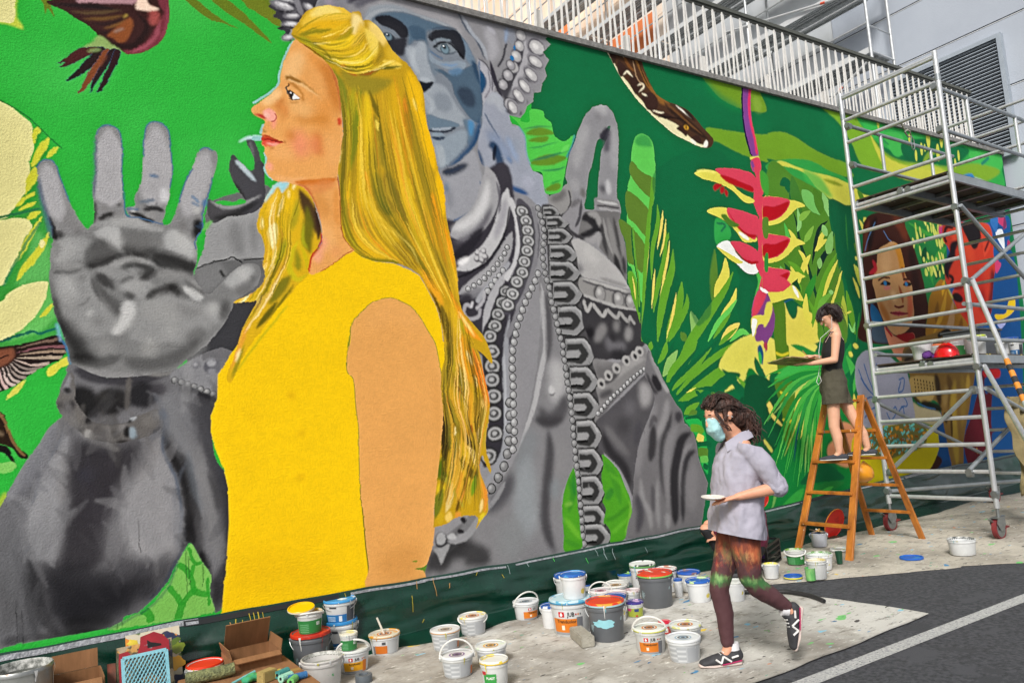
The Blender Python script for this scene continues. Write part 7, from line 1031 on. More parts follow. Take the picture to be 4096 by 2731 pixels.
for Y,dz in((YW-.05,0),(YC+.05,.04)):
 for h in(4.26,4.74):
  tt('guard_rail',(XN,Y,G0+h+dz),(XF,Y,G0+h+dz),.022,M_ALU2);clamp((XN+.01,Y,G0+h+dz))
 for fx in(.28,.76):tt('rail_upright',(XN+(XF-XN)*fx,Y,G0+4.26+dz),(XN+(XF-XN)*fx,Y,G0+4.74+dz),.021)
 for h in(2.35,1.98):tt('side_rail',(XN,Y,G0+h+dz),(XF,Y,G0+h+dz),.022,M_ALU2)
tt('diagonal_brace',(XN,YC-.05,G0+3.42),(XF,YC-.05,G0+2.05),.022,M_ALU2);tt('diagonal_brace',(XN,YC-.05,G0+2.62),(XF,YC-.05,G0+3.72),.022,M_ALU2);tt('diagonal_brace',(XN,YC-.05,G0+1.5),(XF,YC-.05,G0+.7),.022,M_ALU2)
tt('diagonal_brace',(XN-.045,YC+.05,G0+1.50),(XN-.045,YW-.08,G0+.66),.022,M_ALU2);tt('diagonal_brace',(XN,YW+.045,G0+1.46),(XF,YW+.045,G0+.68),.022,M_ALU2)
tt('diagonal_brace',(XN-.04,YC+.20,G0+.68),(XF,YC+.1,G0+1.75),.022,M_ALU2);tt('plan_brace',(XN,YW-.04,G0+.44),(XF,YC+.04,G0+.44),.022,M_ALU2)
for p in((XN-.03,YC+.05,G0+1.5),(XN-.03,YW-.08,G0+.66),(XN-.03,YC+.2,G0+.66),(XN,YC,G0+2.63),(XN,YC,G0+3.42),(XN,YC,G0+1.73),(XN,YW,G0+2.33),(XN,YW,G0+1.48),(XN,YC,G0+.44),(XN,YW,G0+.44)):clamp(p)
# decks
M_PLY=mat('deck_ply','4a3a2c',.8,col2='2f2620',scale=6,amt=.6,splash=['9a968c','b0a03a'],sscale=7,samt=.66)
for z,nm in((3.76,'upper'),(1.80,'lower')):
 zb=G0+z
 for(y0,y1)in((YC+.035,(YC+YW)/2-.012),((YC+YW)/2+.012,YW-.035)):
  dk=box('deck_board',((XF-XN)/2,(y0+y1)/2-WO.y,zb+.062-WO.z),(XF-XN-.03,y1-y0,.012),M_PLY,tw)
  for y in(y0,y1):b=box('deck_beam',((XF-XN)/2,y-WO.y,zb+.012-WO.z),(XF-XN-.04,.03,.085),M_ALU2,tw);b.parent=dk
  for i in range(5):b=box('cross_bearer',(.25+i*(XF-XN-.5)/4,(y0+y1)/2-WO.y,zb+.030-WO.z),(.045,y1-y0-.035,.04),M_STEEL,tw);b.parent=dk
 tt('deck_hook_rail',(XN+.035,YW-.03,zb+.005),(XN+.035,YC+.03,zb+.005),.024,M_ALU)
 for fy in(.42,.5):clamp((XN+.03,YC+(YW-YC)*fy,zb+.005))
# stabiliser
ft=gnd(4400,2330)
st=tt('stabiliser',(XN+.03,YC-.05,G0+2.63),(ft.x,ft.y,ft.z+.05),.024);tt('stabiliser_strut',(XN+.03,YC-.05,G0+1.73),(ft.x+.05,ft.y,ft.z+.08),.024)
bm=bmesh.new();b_tube(bm,[ft-WO,ft-WO+Vector((0,0,.05))],.07,16);bmobj('stabiliser_foot',bm,M_RUB,tw,True)
p0,p1=Vector((XN+.03,YC-.05,G0+2.63))-WO,Vector((ft.x,ft.y,ft.z+.05))-WO
for i in range(7):
 a=p0.lerp(p1,.34+.022*i);b=p0.lerp(p1,.34+.022*(i+1)-.0005);o=tube('warning_tape',[a,b],.0252,mat('tape_orange','d8862a',.6)if i%2==0 else M_RUB,tw,12);o.parent=st
# safety rope and carabiner on the guard rail
M_ROPE=mat('rope','a8a498',.9,col2='7d7a70',scale=60,bump=.6,bscale=120)
q=onY(*T('30',1240,1190),YW-.02)
rp=thing('safety_rope','short pale rope with steel carabiner hung over the upper guard rail','rope',q)
tube('rope',[Vector(v)*.9 for v in((-.20,.03,.12),(-.12,-.05,.05),(-.02,-.03,-.02),(.08,-.05,-.03),(.12,-.04,-.10),(.02,-.05,-.13),(-.06,-.05,-.07),(.05,-.04,-.01))],.011,M_ROPE,rp,8)
tube('carabiner',[Vector((.10+.045*math.cos(a)*(1 if math.cos(a)>0 else.8),-.045,-.19+.085*math.sin(a)))for a in np.linspace(0,2*math.pi,20)[:-1]],.007,M_STEEL,rp,8,True)
# ---------------------------------------------------------------- wooden step ladder
M_WOOD=mat('ladder_wood','bf7526',.5,col2='8a4f16',scale=9,amt=.7,stretch=(1,1,.15),bump=.1,bscale=40,coat=.15,splash=['e8dcc0','b8c04a','4a6a9a'],sscale=26,samt=.72)
la=thing('step_ladder','varnished wooden step ladder under the painter in shorts','ladder',(7.2,4.72,gz(7.2)));LO=Vector((7.2,4.72,gz(7.2)))
TOPZ=1.75
fr=[(Vector((6.53,4.42,gz(6.53)+.0)),Vector((7.19,4.52,TOPZ))),(Vector((6.57,5.02,gz(6.57))),Vector((7.19,4.92,TOPZ)))]
rr=[(Vector((7.85,4.44,gz(7.85))),Vector((7.26,4.545,TOPZ-.03))),(Vector((7.85,5.0,gz(7.85))),Vector((7.26,4.895,TOPZ-.03)))]
for a,b in fr:bar('front_rail',a-LO,b-LO,.028,.072,M_WOOD,la,(0,1,0),.003)
for a,b in rr:bar('rear_rail',a-LO,b-LO,.028,.062,M_WOOD,la,(0,1,0),.003)
for i in range(5):
 s=(.30*(i+1))/1.55
 a,b=fr[0][0].lerp(fr[0][1],s),fr[1][0].lerp(fr[1][1],s);bar('tread',a-LO,b-LO,.085,.028,M_WOOD,la,(0,0,1),.003)
 if i<4:a,b=rr[0][0].lerp(rr[0][1],s),rr[1][0].lerp(rr[1][1],s);bar('rear_tread',a-LO,b-LO,.055,.03,M_WOOD,la,(0,0,1),.003)
 for k in(0,1):
  p=fr[k][0].lerp(fr[k][1],s)-LO+Vector((0,-.016 if k==0 else.016,0));tube('bolt',[p,p+Vector((0,-.006 if k==0 else.006,0))],.008,M_STEEL,la,8)
tube('hinge_bar',[Vector((7.225,4.50,TOPZ-.05))-LO,Vector((7.225,4.94,TOPZ-.05))-LO],.012,M_STEEL,la,8)
# ---------------------------------------------------------------- buckets
M_WIRE=mat('handle_wire','a9abab',.4,.7);M_HAND=mat('white_handle','dcdbd6',.5)
def wplast(v):return mat('white_plastic_%d'%v,('d3d5d6','cdcecd','d9dadb')[v%3],.42,col2=('bfc1c2','b5b6b3','c9cbcc')[v%3],scale=7+v,amt=.45,splash=[('8fb8c8','7d8088','c9b84a','6f9a6a','4a4c50','b07a5a')[v%6]],sscale=9+1.5*v,samt=.69)
M_GRYP=mat('grey_plastic','63666b',.45,col2='55585c',scale=6,amt=.4,splash=['8fa3a8'],sscale=14,samt=.70)
def patch(name,ra,rb,h,a0,a1,z0,z1,off,mt,parent,n=14):
 """label on the tapering side of a bucket: ra/rb bottom and top radius over height h"""
 bm=bmesh.new();f=lambda z:ra+(rb-ra)*z/h+off;rows=[]
 for z in(z0,z1):rows.append([bm.verts.new((f(z)*math.cos(a0+(a1-a0)*i/n),f(z)*math.sin(a0+(a1-a0)*i/n),z))for i in range(n+1)])
 for i in range(n):bm.faces.new((rows[0][i],rows[0][i+1],rows[1][i+1],rows[1][i]))
 return bmobj(name,bm,mt,parent,True)
def wraptext(s,size,ra,rb,h,ang,z,off,mt,parent,name='lettering',wide=1.0):
 vs_,fs_=text_geo(s,size);f=lambda zz:ra+(rb-ra)*zz/h+off
 out=[(f(z+v.y)*math.cos(ang+v.x*wide/f(z)),f(z+v.y)*math.sin(ang+v.x*wide/f(z)),z+v.y)for v in vs_]
 return mesh(name,out,fs_,mt,parent)
def ink(c):return mat('ink_'+c,c,.5,amt=.1,scale=3)
def lidpaint(c,sp=None,v=0):return mat('lid_%s_%s_%d'%(c,sp or '',v),c,.4,amt=.3,scale=8,splash=[sp]if sp else None,sscale=8+2*v,samt=.57)
PLACED={}
def hash_(s):return sum(ord(c)*(i+3)*7 for i,c in enumerate(s))
def bucket(key,label,t,cx,yb,yt,w,body=None,lid=None,lidc=None,label_kind=None,handle=None,inside=None,taper=.86,on=None,group='paint buckets on the ground sheet',cat='bucket',turn=0.0,band=True,smear=None,v=0,name='paint_bucket',off=(0,0),ring=None,stick=False,center=None,hh=None,rr_=None):
 if on is None and center is None:
  gf=gnd(*T(t,cx,yb),.014);dp=depth(gf);base=gf
 elif center is not None:dp=depth(center);base=Vector(center)
 else:c0,hz=PLACED[on][:2];base=c0+(TILT@Vector((0,0,hz)).to_4d()).to_3d()if False else c0+Vector((-SLOPE*hz+off[0],off[1],hz));dp=depth(base)
 rt=rr_ or(w/2.2959)/2*dp/CF/1.035;rb=rt*taper
 h=hh or(yb-yt)/2.2959*dp/CF*1.015
 if on is None and center is None:
  u=Vector((base.x,base.y,0)).normalized();base=base+u*rb;base.z=gz(base.x)+.0155
 ang=math.atan2(-base.y,-base.x)+turn
 mw=Matrix.Translation(base)@TILT@Matrix.Rotation(ang,4,'Z')
 o=thing(name,label,cat,group=group,mw=mw);PLACED[key]=(base,h,rt,ang)
 B=body or wplast(v)
 bm=bmesh.new();hr=h*(.80 if band else.93)
 f=lambda z:rb+(rt-rb)*z/h
 prof=[(0,.004),(rb*.90,.004),(rb*.96,0),(rb,.006),(f(hr),hr)]
 if band:prof+=[(f(hr)+rt*.035,hr),(f(hr)+rt*.045,hr+h*.02),(f(hr)+rt*.045,hr+h*.075),(f(hr)+rt*.02,hr+h*.09)]
 prof+=[(rt*1.0,h*.95),(rt*1.03,h*.955),(rt*1.03,h*.985),(rt*1.0,h)]
 if inside is not None or lid is None:prof+=[(rt*.965,h),(rt*.955,h*.9),(rb*.95,h*.35),(0,h*.35)]
 else:prof+=[(rt*.9,h*.99)]
 b_lathe(bm,prof,36);bmobj('body',bm,B,o,True)
 if lid:
  ML=lid if not isinstance(lid,str)else lidpaint(lid,smear,v)
  bm=bmesh.new();k=rt*1.05
  b_lathe(bm,[(k*.98,h*.93),(k,h*.935),(k*1.005,h*.985),(k*.985,h+.004),(k*.93,h+.006),(k*.915,h-.004),(k*.5,h-.003),(0,h-.003)],36)
  lo=bmobj('lid',bm,ML,o,True)
  if ring:
   for rr2,c2 in((.5,ring),(.40,'e8e6e0'),(.34,'5a5c60'),(.22,ring),(.12,'3a3c40')):
    bm=bmesh.new();z2=h-.0015+(.5-rr2)*.002
    b_lathe(bm,[(rt*rr2,z2),(0,z2)],24);bmobj('lid_print',bm,ink(c2),lo)
  if lidc:
   bm=bmesh.new();b_lathe(bm,[(k*1.002,h*.925),(k*1.012,h*.93),(k*1.012,h*.965),(k*1.002,h*.97)],36);bmobj('lid_rim',bm,mat('lidrim_'+lidc,lidc,.4),lo,True)
 if inside:
  bm=bmesh.new();b_lathe(bm,[(rt*.952,h*.90),(rt*.945,h*.80),(rt*.93,h*.72),(0,h*.72)],32);bmobj('paint_fill',bm,mat('fill_'+inside,inside,.25,amt=.3,scale=9),o,True)
  bm=bmesh.new();b_lathe(bm,[(rt*1.008,h*.985),(rt*1.0,h*1.004),(rt*.962,h*1.003),(rt*.950,h*.9)],32);bmobj('wet_rim',bm,mat('rimwet_'+inside,inside,.3,col2='d0d0cc',scale=30,amt=.8),o,True)
 Rh=rt*1.06
 if handle:
  sw,mt_,rd=handle[:3];n=18;pts=[]
  for i in range(n+1):
   a=math.pi*i/n;L=Rh*1.02
   loc=Vector((0,math.cos(a)*L,0))+(Vector((math.cos(sw),0,math.sin(sw)))*math.sin(a)*L*(handle[3]if len(handle)>3 else.95))
   pts.append(loc+Vector((0,0,h*.87)))
  hd=tube('handle',pts,rd,mt_,o,8)
  for sgn in(-1,1):
   bm=bmesh.new();b_tube(bm,[(0,sgn*rt*.98,h*.87),(0,sgn*rt*1.11,h*.87)],.012,8);e_=bmobj('handle_lug',bm,B,o,True)
  if len(handle)>4:c_=pts[n//2];tube('grip',[pts[n//2-2],pts[n//2-1],c_,pts[n//2+1],pts[n//2+2]],.011,M_RUB,o,8).parent=hd
 lk=label_kind
 F=lambda z:z*h
 if lk=='trend' or lk=='acryl' or lk=='trendlow':
  orange='d07418' if lk!='acryl' else 'e0a012'
  pb=patch('label',rb,rt,h,-.75,.62,F(.13),F(.52),.0015,ink(orange),o);patch('label_stripe',rb,rt,h,-.75,.62,F(.06),F(.13),.0015,ink('8f9296'),o).parent=pb
  patch('label_curve',rb,rt,h,.62,.95,F(.06),F(.56),.0015,ink('6a6c72' if lk!='acryl' else 'd0741c'),o).parent=pb
  s=h*.15
  lg=patch('logo_square',rb,rt,h,-.34,-.34+s*1.12/rb,F(.57),F(.57)+s,.002,ink('c4141c'),o,6);
  bm=bmesh.new();vv=[]
  for i in range(14):
   a=2*math.pi*i/14;x_,y_=.26*math.cos(a),.26*math.sin(a)-.08
   if i in(3,4):y_+=.2
   vv.append((x_,y_))
  ac=-.34+s*.56/rb
  pts=[((f(F(.57)+s*.5)+.004)*math.cos(ac+x_*s/rb),(f(F(.57)+s*.5)+.004)*math.sin(ac+x_*s/rb),F(.57)+s*.5+y_*s)for x_,y_ in vv]
  mesh('logo_drop',pts,[tuple(range(14))],ink('ecebe8'),o).parent=lg
  wraptext('JUB',s*1.15,rb,rt,h,ac+s*1.75/rb,F(.57)+s*.5,.003,ink('1c1c20'),o,wide=.8).parent=lg
  wraptext('Acrylcolor' if lk=='acryl' else 'Trendcolor',h*.13,rb,rt,h,.06,F(.44),.003,ink('3a2412'),o).parent=pb
  for k_,c2 in enumerate(('b0282c','d07418','5a5c60')):patch('label_dot',rb,rt,h,.55+.12*k_,.62+.12*k_,F(.62),F(.62)+.05*h,.002,ink(c2),o,3).parent=pb
  E_=patch('label_icon',rb,rt,h,-.22,-.05,F(.20),F(.33),.0025,ink('ecdcc8'),o,4);E_.parent=pb
 elif lk=='grid':
  pb=patch('label',rb,rt,h,-1.15,1.15,F(.06),F(.76),.0012,ink('b3b6b9'),o,20)
  for i in range(6):
   for j,(a0,a1)in enumerate(((-1.05,-.5),(-.45,.1))):
    patch('label_text_block',rb,rt,h,a0,a1,F(.09+.11*i),F(.09+.11*i+.085),.0022,ink('c9cbcd' if(i+j)%2 else 'a8abae'),o,6).parent=pb
  patch('label_panel',rb,rt,h,.18,.95,F(.10),F(.72),.0022,ink('a3a6aa'),o,6).parent=pb
  if v%2:patch('label_edge',rb,rt,h,1.0,1.25,F(.1),F(.5),.0024,ink('c86a20'),o,4).parent=pb
 elif lk=='orange':
  pb=patch('label',rb,rt,h,-.75,.15,F(.1),F(.52),.0015,ink('cf7020'),o);patch('label_panel',rb,rt,h,.17,1.0,F(.08),F(.74),.0015,ink('bcbfc1'),o,8).parent=pb;patch('barcode',rb,rt,h,-.2,.05,F(.58),F(.72),.0018,ink('4a4c50'),o,4).parent=pb;patch('label_drop',rb,rt,h,-.95,-.75,F(.06),F(.5),.0015,ink('77797d'),o,4).parent=pb
 elif lk=='blue':
  pb=patch('label',rb,rt,h,-1.2,.45,F(.04),F(.40),.0015,ink('1f6cab'),o,12);patch('label_side',rb,rt,h,.47,1.15,F(.06),F(.76),.0015,ink('4c5058'),o,6).parent=pb
  for i in range(4):patch('label_text_line',rb,rt,h,-1.0,-.35,F(.10+.06*i),F(.125+.06*i),.0022,ink('b9cfe0'),o,4).parent=pb
  patch('barcode',rb,rt,h,-.1,.12,F(.08),F(.34),.0022,ink('dfe6ec'),o,3).parent=pb;patch('label_flag',rb,rt,h,-.75,-.25,F(.70),F(.77),.0018,ink('3a3d44'),o,4).parent=pb
 elif lk=='green':
  pb=patch('label',rb,rt,h,-1.25,1.25,F(.03),F(.66),.0015,ink('2b7a3a'),o,16)
  for i in range(5):patch('label_text_line',rb,rt,h,-.95,-.1,F(.10+.09*i),F(.125+.09*i),.0022,ink('7db98a'),o,4).parent=pb
  patch('label_mark',rb,rt,h,.55,.85,F(.40),F(.56),.0022,ink('dfe8e0'),o,4).parent=pb;wraptext('E',h*.13,rb,rt,h,.7,F(.48),.003,ink('2b5a34'),o).parent=pb
 elif lk=='plast':
  pb=patch('label',rb,rt,h,-.95,.1,F(.05),F(.62),.0015,ink('2f8f3c'),o,10);wraptext('PLAST',h*.12,rb,rt,h,-.35,F(.47),.003,ink('f0f0ec'),o).parent=pb
  patch('label_red',rb,rt,h,-1.1,-.7,F(.58),F(.70),.0018,ink('b8242c'),o,5).parent=pb;patch('label_white',rb,rt,h,-.55,.1,F(.05),F(.28),.0022,ink('e8ece4'),o,6).parent=pb
 elif lk=='maxi':
  pb=patch('label',rb,rt,h,-1.2,1.1,F(.30),F(.78),.0015,ink('17181b'),o,16);patch('label_low',rb,rt,h,-1.2,1.1,F(.03),F(.26),.0015,ink('8a8d96'),o,16).parent=pb;patch('label_line',rb,rt,h,-1.2,1.1,F(.26),F(.30),.0015,ink('2a4a9a'),o,12).parent=pb
  wraptext('MAXI',h*.17,rb,rt,h,-.42,F(.64),.003,ink('d8321c'),o).parent=pb;wraptext('KRIL',h*.17,rb,rt,h,.10,F(.64),.003,ink('eeeeec'),o).parent=pb;wraptext('CONCENTRATE',h*.085,rb,rt,h,-.2,F(.47),.003,ink('e4e4e2'),o).parent=pb
 elif lk=='purple':
  pb=patch('label',rb,rt,h,-1.2,1.2,F(.04),F(.66),.0015,ink('9aa43a'),o,14);patch('label_blue',rb,rt,h,-.1,.45,F(.42),F(.62),.0022,ink('2a3a78'),o,5).parent=pb;patch('label_pink',rb,rt,h,-1.1,-.5,F(.45),F(.66),.0022,ink('b83a70'),o,5).parent=pb;patch('label_flower',rb,rt,h,0,.3,F(.06),F(.18),.0022,ink('b02c1c'),o,4).parent=pb
 elif lk=='splash':
  bm=bmesh.new();rgs=random.Random(3);pts=[]
  for i in range(22):
   a=2*math.pi*i/22;q_=1+rgs.uniform(-.22,.22);pts.append((.62*math.cos(a)*q_*1.0,.115*math.sin(a)*q_))
  zz_=F(.50)
  vv=[bm.verts.new(((f(zz_+y_*h)+.003)*math.cos(-.12+x_),(f(zz_+y_*h)+.003)*math.sin(-.12+x_),zz_+y_*h))for x_,y_ in pts];c_=bm.verts.new(((f(zz_)+.005)*math.cos(-.12),(f(zz_)+.005)*math.sin(-.12),zz_))
  for i in range(22):bm.faces.new((vv[i],vv[(i+1)%22],c_))
  bmesh.ops.subdivide_edges(bm,edges=bm.edges[:],cuts=1);
  for w_ in bm.verts:
   rr3=math.hypot(w_.co.x,w_.co.y);k3=max(rr3,f(w_.co.z)+.003)/rr3;w_.co.x*=k3;w_.co.y*=k3
  bmobj('paint_splash',bm,mat('splash_cyan','8fc6d0',.4,amt=.3),o,True)
 elif lk=='redtub':
  pb=patch('label',rb,rt,h,-1.2,1.2,F(.05),F(.7),.0015,ink('b0342c'),o,14);patch('label_panel',rb,rt,h,-.3,.5,F(.2),F(.55),.0022,ink('e8e0d8'),o,5).parent=pb
 rgd=random.Random(hash_(key));pal_=[smear or 'c9cbcc','d8d9d6','b9b04a','7fb4c0','8a8d90','6a9a5a','c08a5a']
 for i in range(rgd.randint(2,6)if(B is not M_GRYP or smear)else 3):
  a_=rgd.uniform(-1.5,1.5);z1_=h*.985;ln=h*rgd.choice((.08,.12,.2,.35));wd=rgd.uniform(.02,.07)
  bm=bmesh.new();rw=[]
  for k_ in range(7):
   z_=z1_-ln*k_/6;ww_=wd*(1-.75*(k_/6)**.6)*(1 if k_<6 else.6)
   rr5=(rt*1.055 if z_>h*.92 else(f(z_)+rt*.052 if z_>hr and band else f(z_)+.0015))+.0012
   rw.append([bm.verts.new((rr5*math.cos(a_+s_*ww_),rr5*math.sin(a_+s_*ww_),z_))for s_ in(-1,0,1)])
  for p_,q_ in zip(rw,rw[1:]):
   for k_ in(0,1):bm.faces.new((p_[k_],p_[k_+1],q_[k_+1],q_[k_]))
  bmobj('paint_run',bm,mat('run_'+str(pal_[i%len(pal_)]),pal_[i%len(pal_)],.4),o,True)
 if stick:
  tube('stir_stick',[(0,0,h-.01),(-.02,-.045,h+.11)],[.008,.007],mat('stick','d6cfc0',.6),o,6)
 return o
HUP=lambda s=1.35,r=.0055,k=.95:(s,M_HAND,r,k)
HDN=lambda r=.0022:(-1.05,M_WIRE,r,.9)
def trend(*a,**k):return bucket(*a,**k)
# --- left group
bucket('a1','dark grey bucket with red rim lid under a small green tub','13',520,1500,1150,365,M_GRYP,'c8321c',None,None,HDN(.003),smear='a8281a')
bucket('a2','small green labelled tub with tilted yellow lid standing on red-rimmed grey bucket','13',525,1125,945,240,None,None,None,'green',(.25,M_HAND,.006,1.0),'d8b010',on='a1',v=1)
bucket('a3','white and dark blue labelled bucket, lower of the blue-lidded stack','13',800,1325,1030,300,None,'2f86c4',None,'blue',HDN(),v=2)
bucket('a4','white and blue labelled bucket with light blue lid, top of its stack','13',785,985,800,290,None,'3a90cc',None,'blue',(-.5,M_WIRE,.003,.9),on='a3',v=0,smear='d8e4ea',off=(-.005,-.005))
bucket('a6','white bucket lettered Acrylcolor with yellow label and raised handle','13',905,1485,1290,300,None,'d4d6d2',None,'acryl',(.95,M_HAND,.007,.95),v=0)
bucket('a5','small white and green paint pot standing on the Acrylcolor bucket','13',870,1270,1130,165,None,'d6d4c6',None,'green',None,on='a6',v=1,smear='cfc88a',off=(-.03,-.01))
bucket('a7','open dirty white bucket with black handle grip, nearest the bottom edge','13',620,1660,1385,390,mat('dirty_white','c3c2c0',.5,col2='aeaaa6',scale=6,splash=['5a9a6a','b87a72'],sscale=26,samt=.71),None,None,None,(-1.15,M_WIRE,.003,.8,1),'7f8078',taper=.84)
bucket('a8','white bucket with orange-smeared lid and stirring stick','13',1190,1315,1150,290,None,'cfc9b4','c98a2e','orange',None,ring='d07a20',smear='d0901e',v=2,stick=True)
bucket('a9','white bucket with orange-edged lid, left of the one with a hanging handle','13',1750,1280,1110,280,None,'d3d5d5','d2a070','grid',None,ring='b09a80',v=1)
bucket('a10','white bucket with orange ring lid and handle hanging down in front','13',2000,1135,980,260,None,'d6d6d0',None,'grid',(-.45,M_HAND,.005,.8),ring='d07a20',smear='d8c860',v=2)
bucket('a11','white bucket with colour wheel lid and raised white handle','13',1860,1530,1350,310,None,'d9dbdc',None,'grid',(1.5,M_HAND,.006,1.0),ring='7a5a8a',v=1)
bucket('a12','white bucket with yellow and orange ring lid behind the green PLAST tub','13',2170,1425,1262,300,None,'d6d8d6',None,'grid',None,ring='d8a030',v=2,smear='c9d4c0')
bucket('a13','white tub lettered PLAST on green with yellow-smeared lid','13',2205,1650,1395,270,None,'dcdcd6','d8b43a','plast',None,v=1,smear='d8c23a')
bucket('m1','white tub with black MAXIKRIL label and bright red lid beside cardboard box','03',1895,1800,1440,330,wplast(2),'d83418','dcd8d4','maxi',(-.9,M_WIRE,.003,.9))
# --- middle group
bucket('c1','white bucket with orange label and raised handle, alone against the tarpaulin','23',140,995,845,245,None,'d6d8d9',None,'trendlow',(1.2,M_HAND,.006,.9),ring='8a9aa8',v=0,turn=.5)
bucket('c2b','white bucket with blue lid half hidden behind the stacked blue-lidded one','23',525,850,600,235,None,'1f55a8',None,None,HDN(),v=1)
bucket('c4','slim white bucket with dark blue lid left of the big orange-labelled one','23',372,1075,880,195,None,'1d4f9e',None,None,HDN(),v=2,smear='d8dde4')
bucket('c3','big white bucket lettered Trendcolor on orange with blue-stained lid','23',562,1145,835,395,None,'b9d2da','3a86b0','trend',None,v=0,smear='5aa0bc',turn=-.35)
bucket('c2','white bucket with dark blue lid standing on the big orange-labelled bucket','23',560,785,575,240,None,'1d5cb0',None,None,HDN(),on='c3',v=2,smear='4a90c8',off=(.03,-.02))
bucket('c17','small blue-lidded pot between the blue stack and the raised-handle buckets','23',692,760,680,70,None,'1d4f9e',None,None,None,v=1)
bucket('c12','low white bucket with rainbow ring lid and raised handle','23',825,860,742,210,None,'dcd6d6',None,'grid',(1.35,M_HAND,.006,.9),ring='c05a7a',v=2)
bucket('c11','low white bucket with orange ring lid and crossed handle behind the rainbow one','23',960,790,690,230,None,'dad8d4',None,'grid',(.7,M_HAND,.006,.9),ring='d09030',v=0)
bucket('c12b','low white bucket with pink-stained lid behind the front grey bucket','23',975,880,760,190,None,'dfc8cc',None,None,(.6,M_HAND,.005,.9),v=1)
bucket('c13','low white bucket with dark red scrawls on its lid','23',1118,850,735,152,None,'d8cfd0',None,'grid',None,v=2,smear='b08a90')
bucket('c13b','small red-rimmed white tub wedged behind the tall red-lidded bucket','23',1165,740,650,100,None,'c83a28',None,'redtub',None,v=1)
bucket('c5b','white bucket with dark blue lid hidden behind the grey bucket with cyan splash','23',968,1010,795,205,None,'1d4796',None,None,None,v=2)
bucket('c5','dark grey bucket with red lid and a cyan splash on its side','23',885,1200,862,362,M_GRYP,'d23a1c','9fc4cc','splash',HDN(.003),smear='e0952a')
bucket('c6','small purple-lidded tub with green flowered label','23',1138,968,845,165,None,'3a2c80',None,'purple',None,v=1,smear='c8a8cc')
bucket('c8','white bucket with green and black drips behind the tall red-lidded bucket','23',1225,780,500,240,None,'d9dbd6','5a9a4a',None,None,v=0,smear='2f3a30')
bucket('c10','white tub with blue lid smeared green, leftmost of the back row','23',1060,690,585,160,None,'1f5cb0',None,None,None,v=1,smear='8fc05a')
bucket('c9','white bucket with black-rimmed lid behind the tall red-lidded bucket','23',1435,740,540,200,None,'d6d4d0','2a2a2c',None,None,v=2,smear='b8705a')
bucket('c7','tall dark grey bucket with red lid splashed pale green','23',1340,890,592,330,M_GRYP,'d23a1c','7dbb5a',None,HDN(.003),smear='d8dcc8',v=1)
bucket('c14','small plain white pot with blue lid beside the tall grey bucket','23',1537,780,630,85,None,'1d55a8',None,None,HDN(.0018),v=0)
bucket('c15','white bucket with blue lid at the back, against the tarpaulin','23',1640,735,570,212,None,'1d55b0',None,None,None,v=1,smear='7a5a60')
bucket('c16','white bucket with blue lid splashed pale green, beside the walking woman','23',1730,835,650,232,None,'1d5cb4',None,None,HDN(.0018),v=2,smear='b9d49a')
bucket('c21','small red-lidded tub behind the front Trendcolor bucket','23',1412,1125,1025,118,None,'c81c3a',None,'redtub',None,v=0)
bucket('c20','white bucket with orange ring lid and yellow drips near the walking woman','23',1610,1235,1068,300,None,'d9dbd9',None,'grid',None,ring='d07a20',v=1,smear='cfd08a')
bucket('c18','white bucket lettered Trendcolor with lime-stained lid and raised handle','23',1285,1315,1100,302,None,'dcdfd6','c8c84a','trend',(1.25,M_HAND,.007,.9),ring='d07a20',v=1,turn=-.1)
bucket('c19','white bucket with grey printed grid label, nearest the walking woman\'s shoe','23',1595,1395,1195,325,None,'d9dcde',None,'grid',None,ring='9ab0c0',v=0)
bucket('c22','plain white bucket seen between the legs of the walking woman','23',2065,825,655,175,None,'d9dcd6',None,None,None,v=2)
bucket('c23','white tub with blue-stained lid by the end of the black hose','23',2250,730,685,122,None,'d6dade',None,None,None,v=0,smear='4a86c0')
bucket('c24','white tub with black-splashed lid behind the walking woman\'s thigh','23',2205,660,600,110,None,'d6d6d6','2a2a2c',None,None,v=4,smear='3a3a3c')
bucket('c25','grey-green jar beside the black crate','23',2214,565,460,75,mat('jar_grey','9aa5a0',.3,col2='7f8a86',scale=9),'8a9a92',None,None,None,v=0,taper=.95)
# --- right group
RG='open paint pots near the ladder'
bucket('d0','white bucket full of bright yellow paint in front of the black crate','33',38,615,490,147,None,None,None,None,HDN(.0016),'e8d800',v=0,band=False,group=RG)
bucket('d1','green labelled tub with white handle hanging in front','33',262,488,362,180,None,None,'b8bc3a','green',(-.35,M_HAND,.006,.95),'6f9a1c',v=1,group=RG)
bucket('d2','wide white bucket of leaf green paint by the ladder foot','33',487,542,402,240,None,None,None,None,None,'4f8a2a',v=2,group=RG)
bucket('d3','white bucket with cream-stained rim in front of the wide green one','33',463,622,460,186,None,None,None,None,HDN(.0018),'c9b86a',v=4,group=RG)
bucket('d6','pale grey bucket holding brushes under the ladder','33',478,322,205,152,mat('pale_grey_plastic','b9bcc4',.45,col2='a9acb4',scale=8),None,None,None,HDN(.0018),'3f5f9a',v=0,band=False,group=RG)
bucket('d9','low white bucket with grey paint-caked rim standing alone by the asphalt','33',1795,405,265,240,None,None,None,None,None,'4a4f50',v=3,taper=.9,group=RG)
bucket('d8','tall white bucket hidden behind the black crate','33',-60,330,215,110,None,'d8dad8',None,None,None,v=2,group=RG)
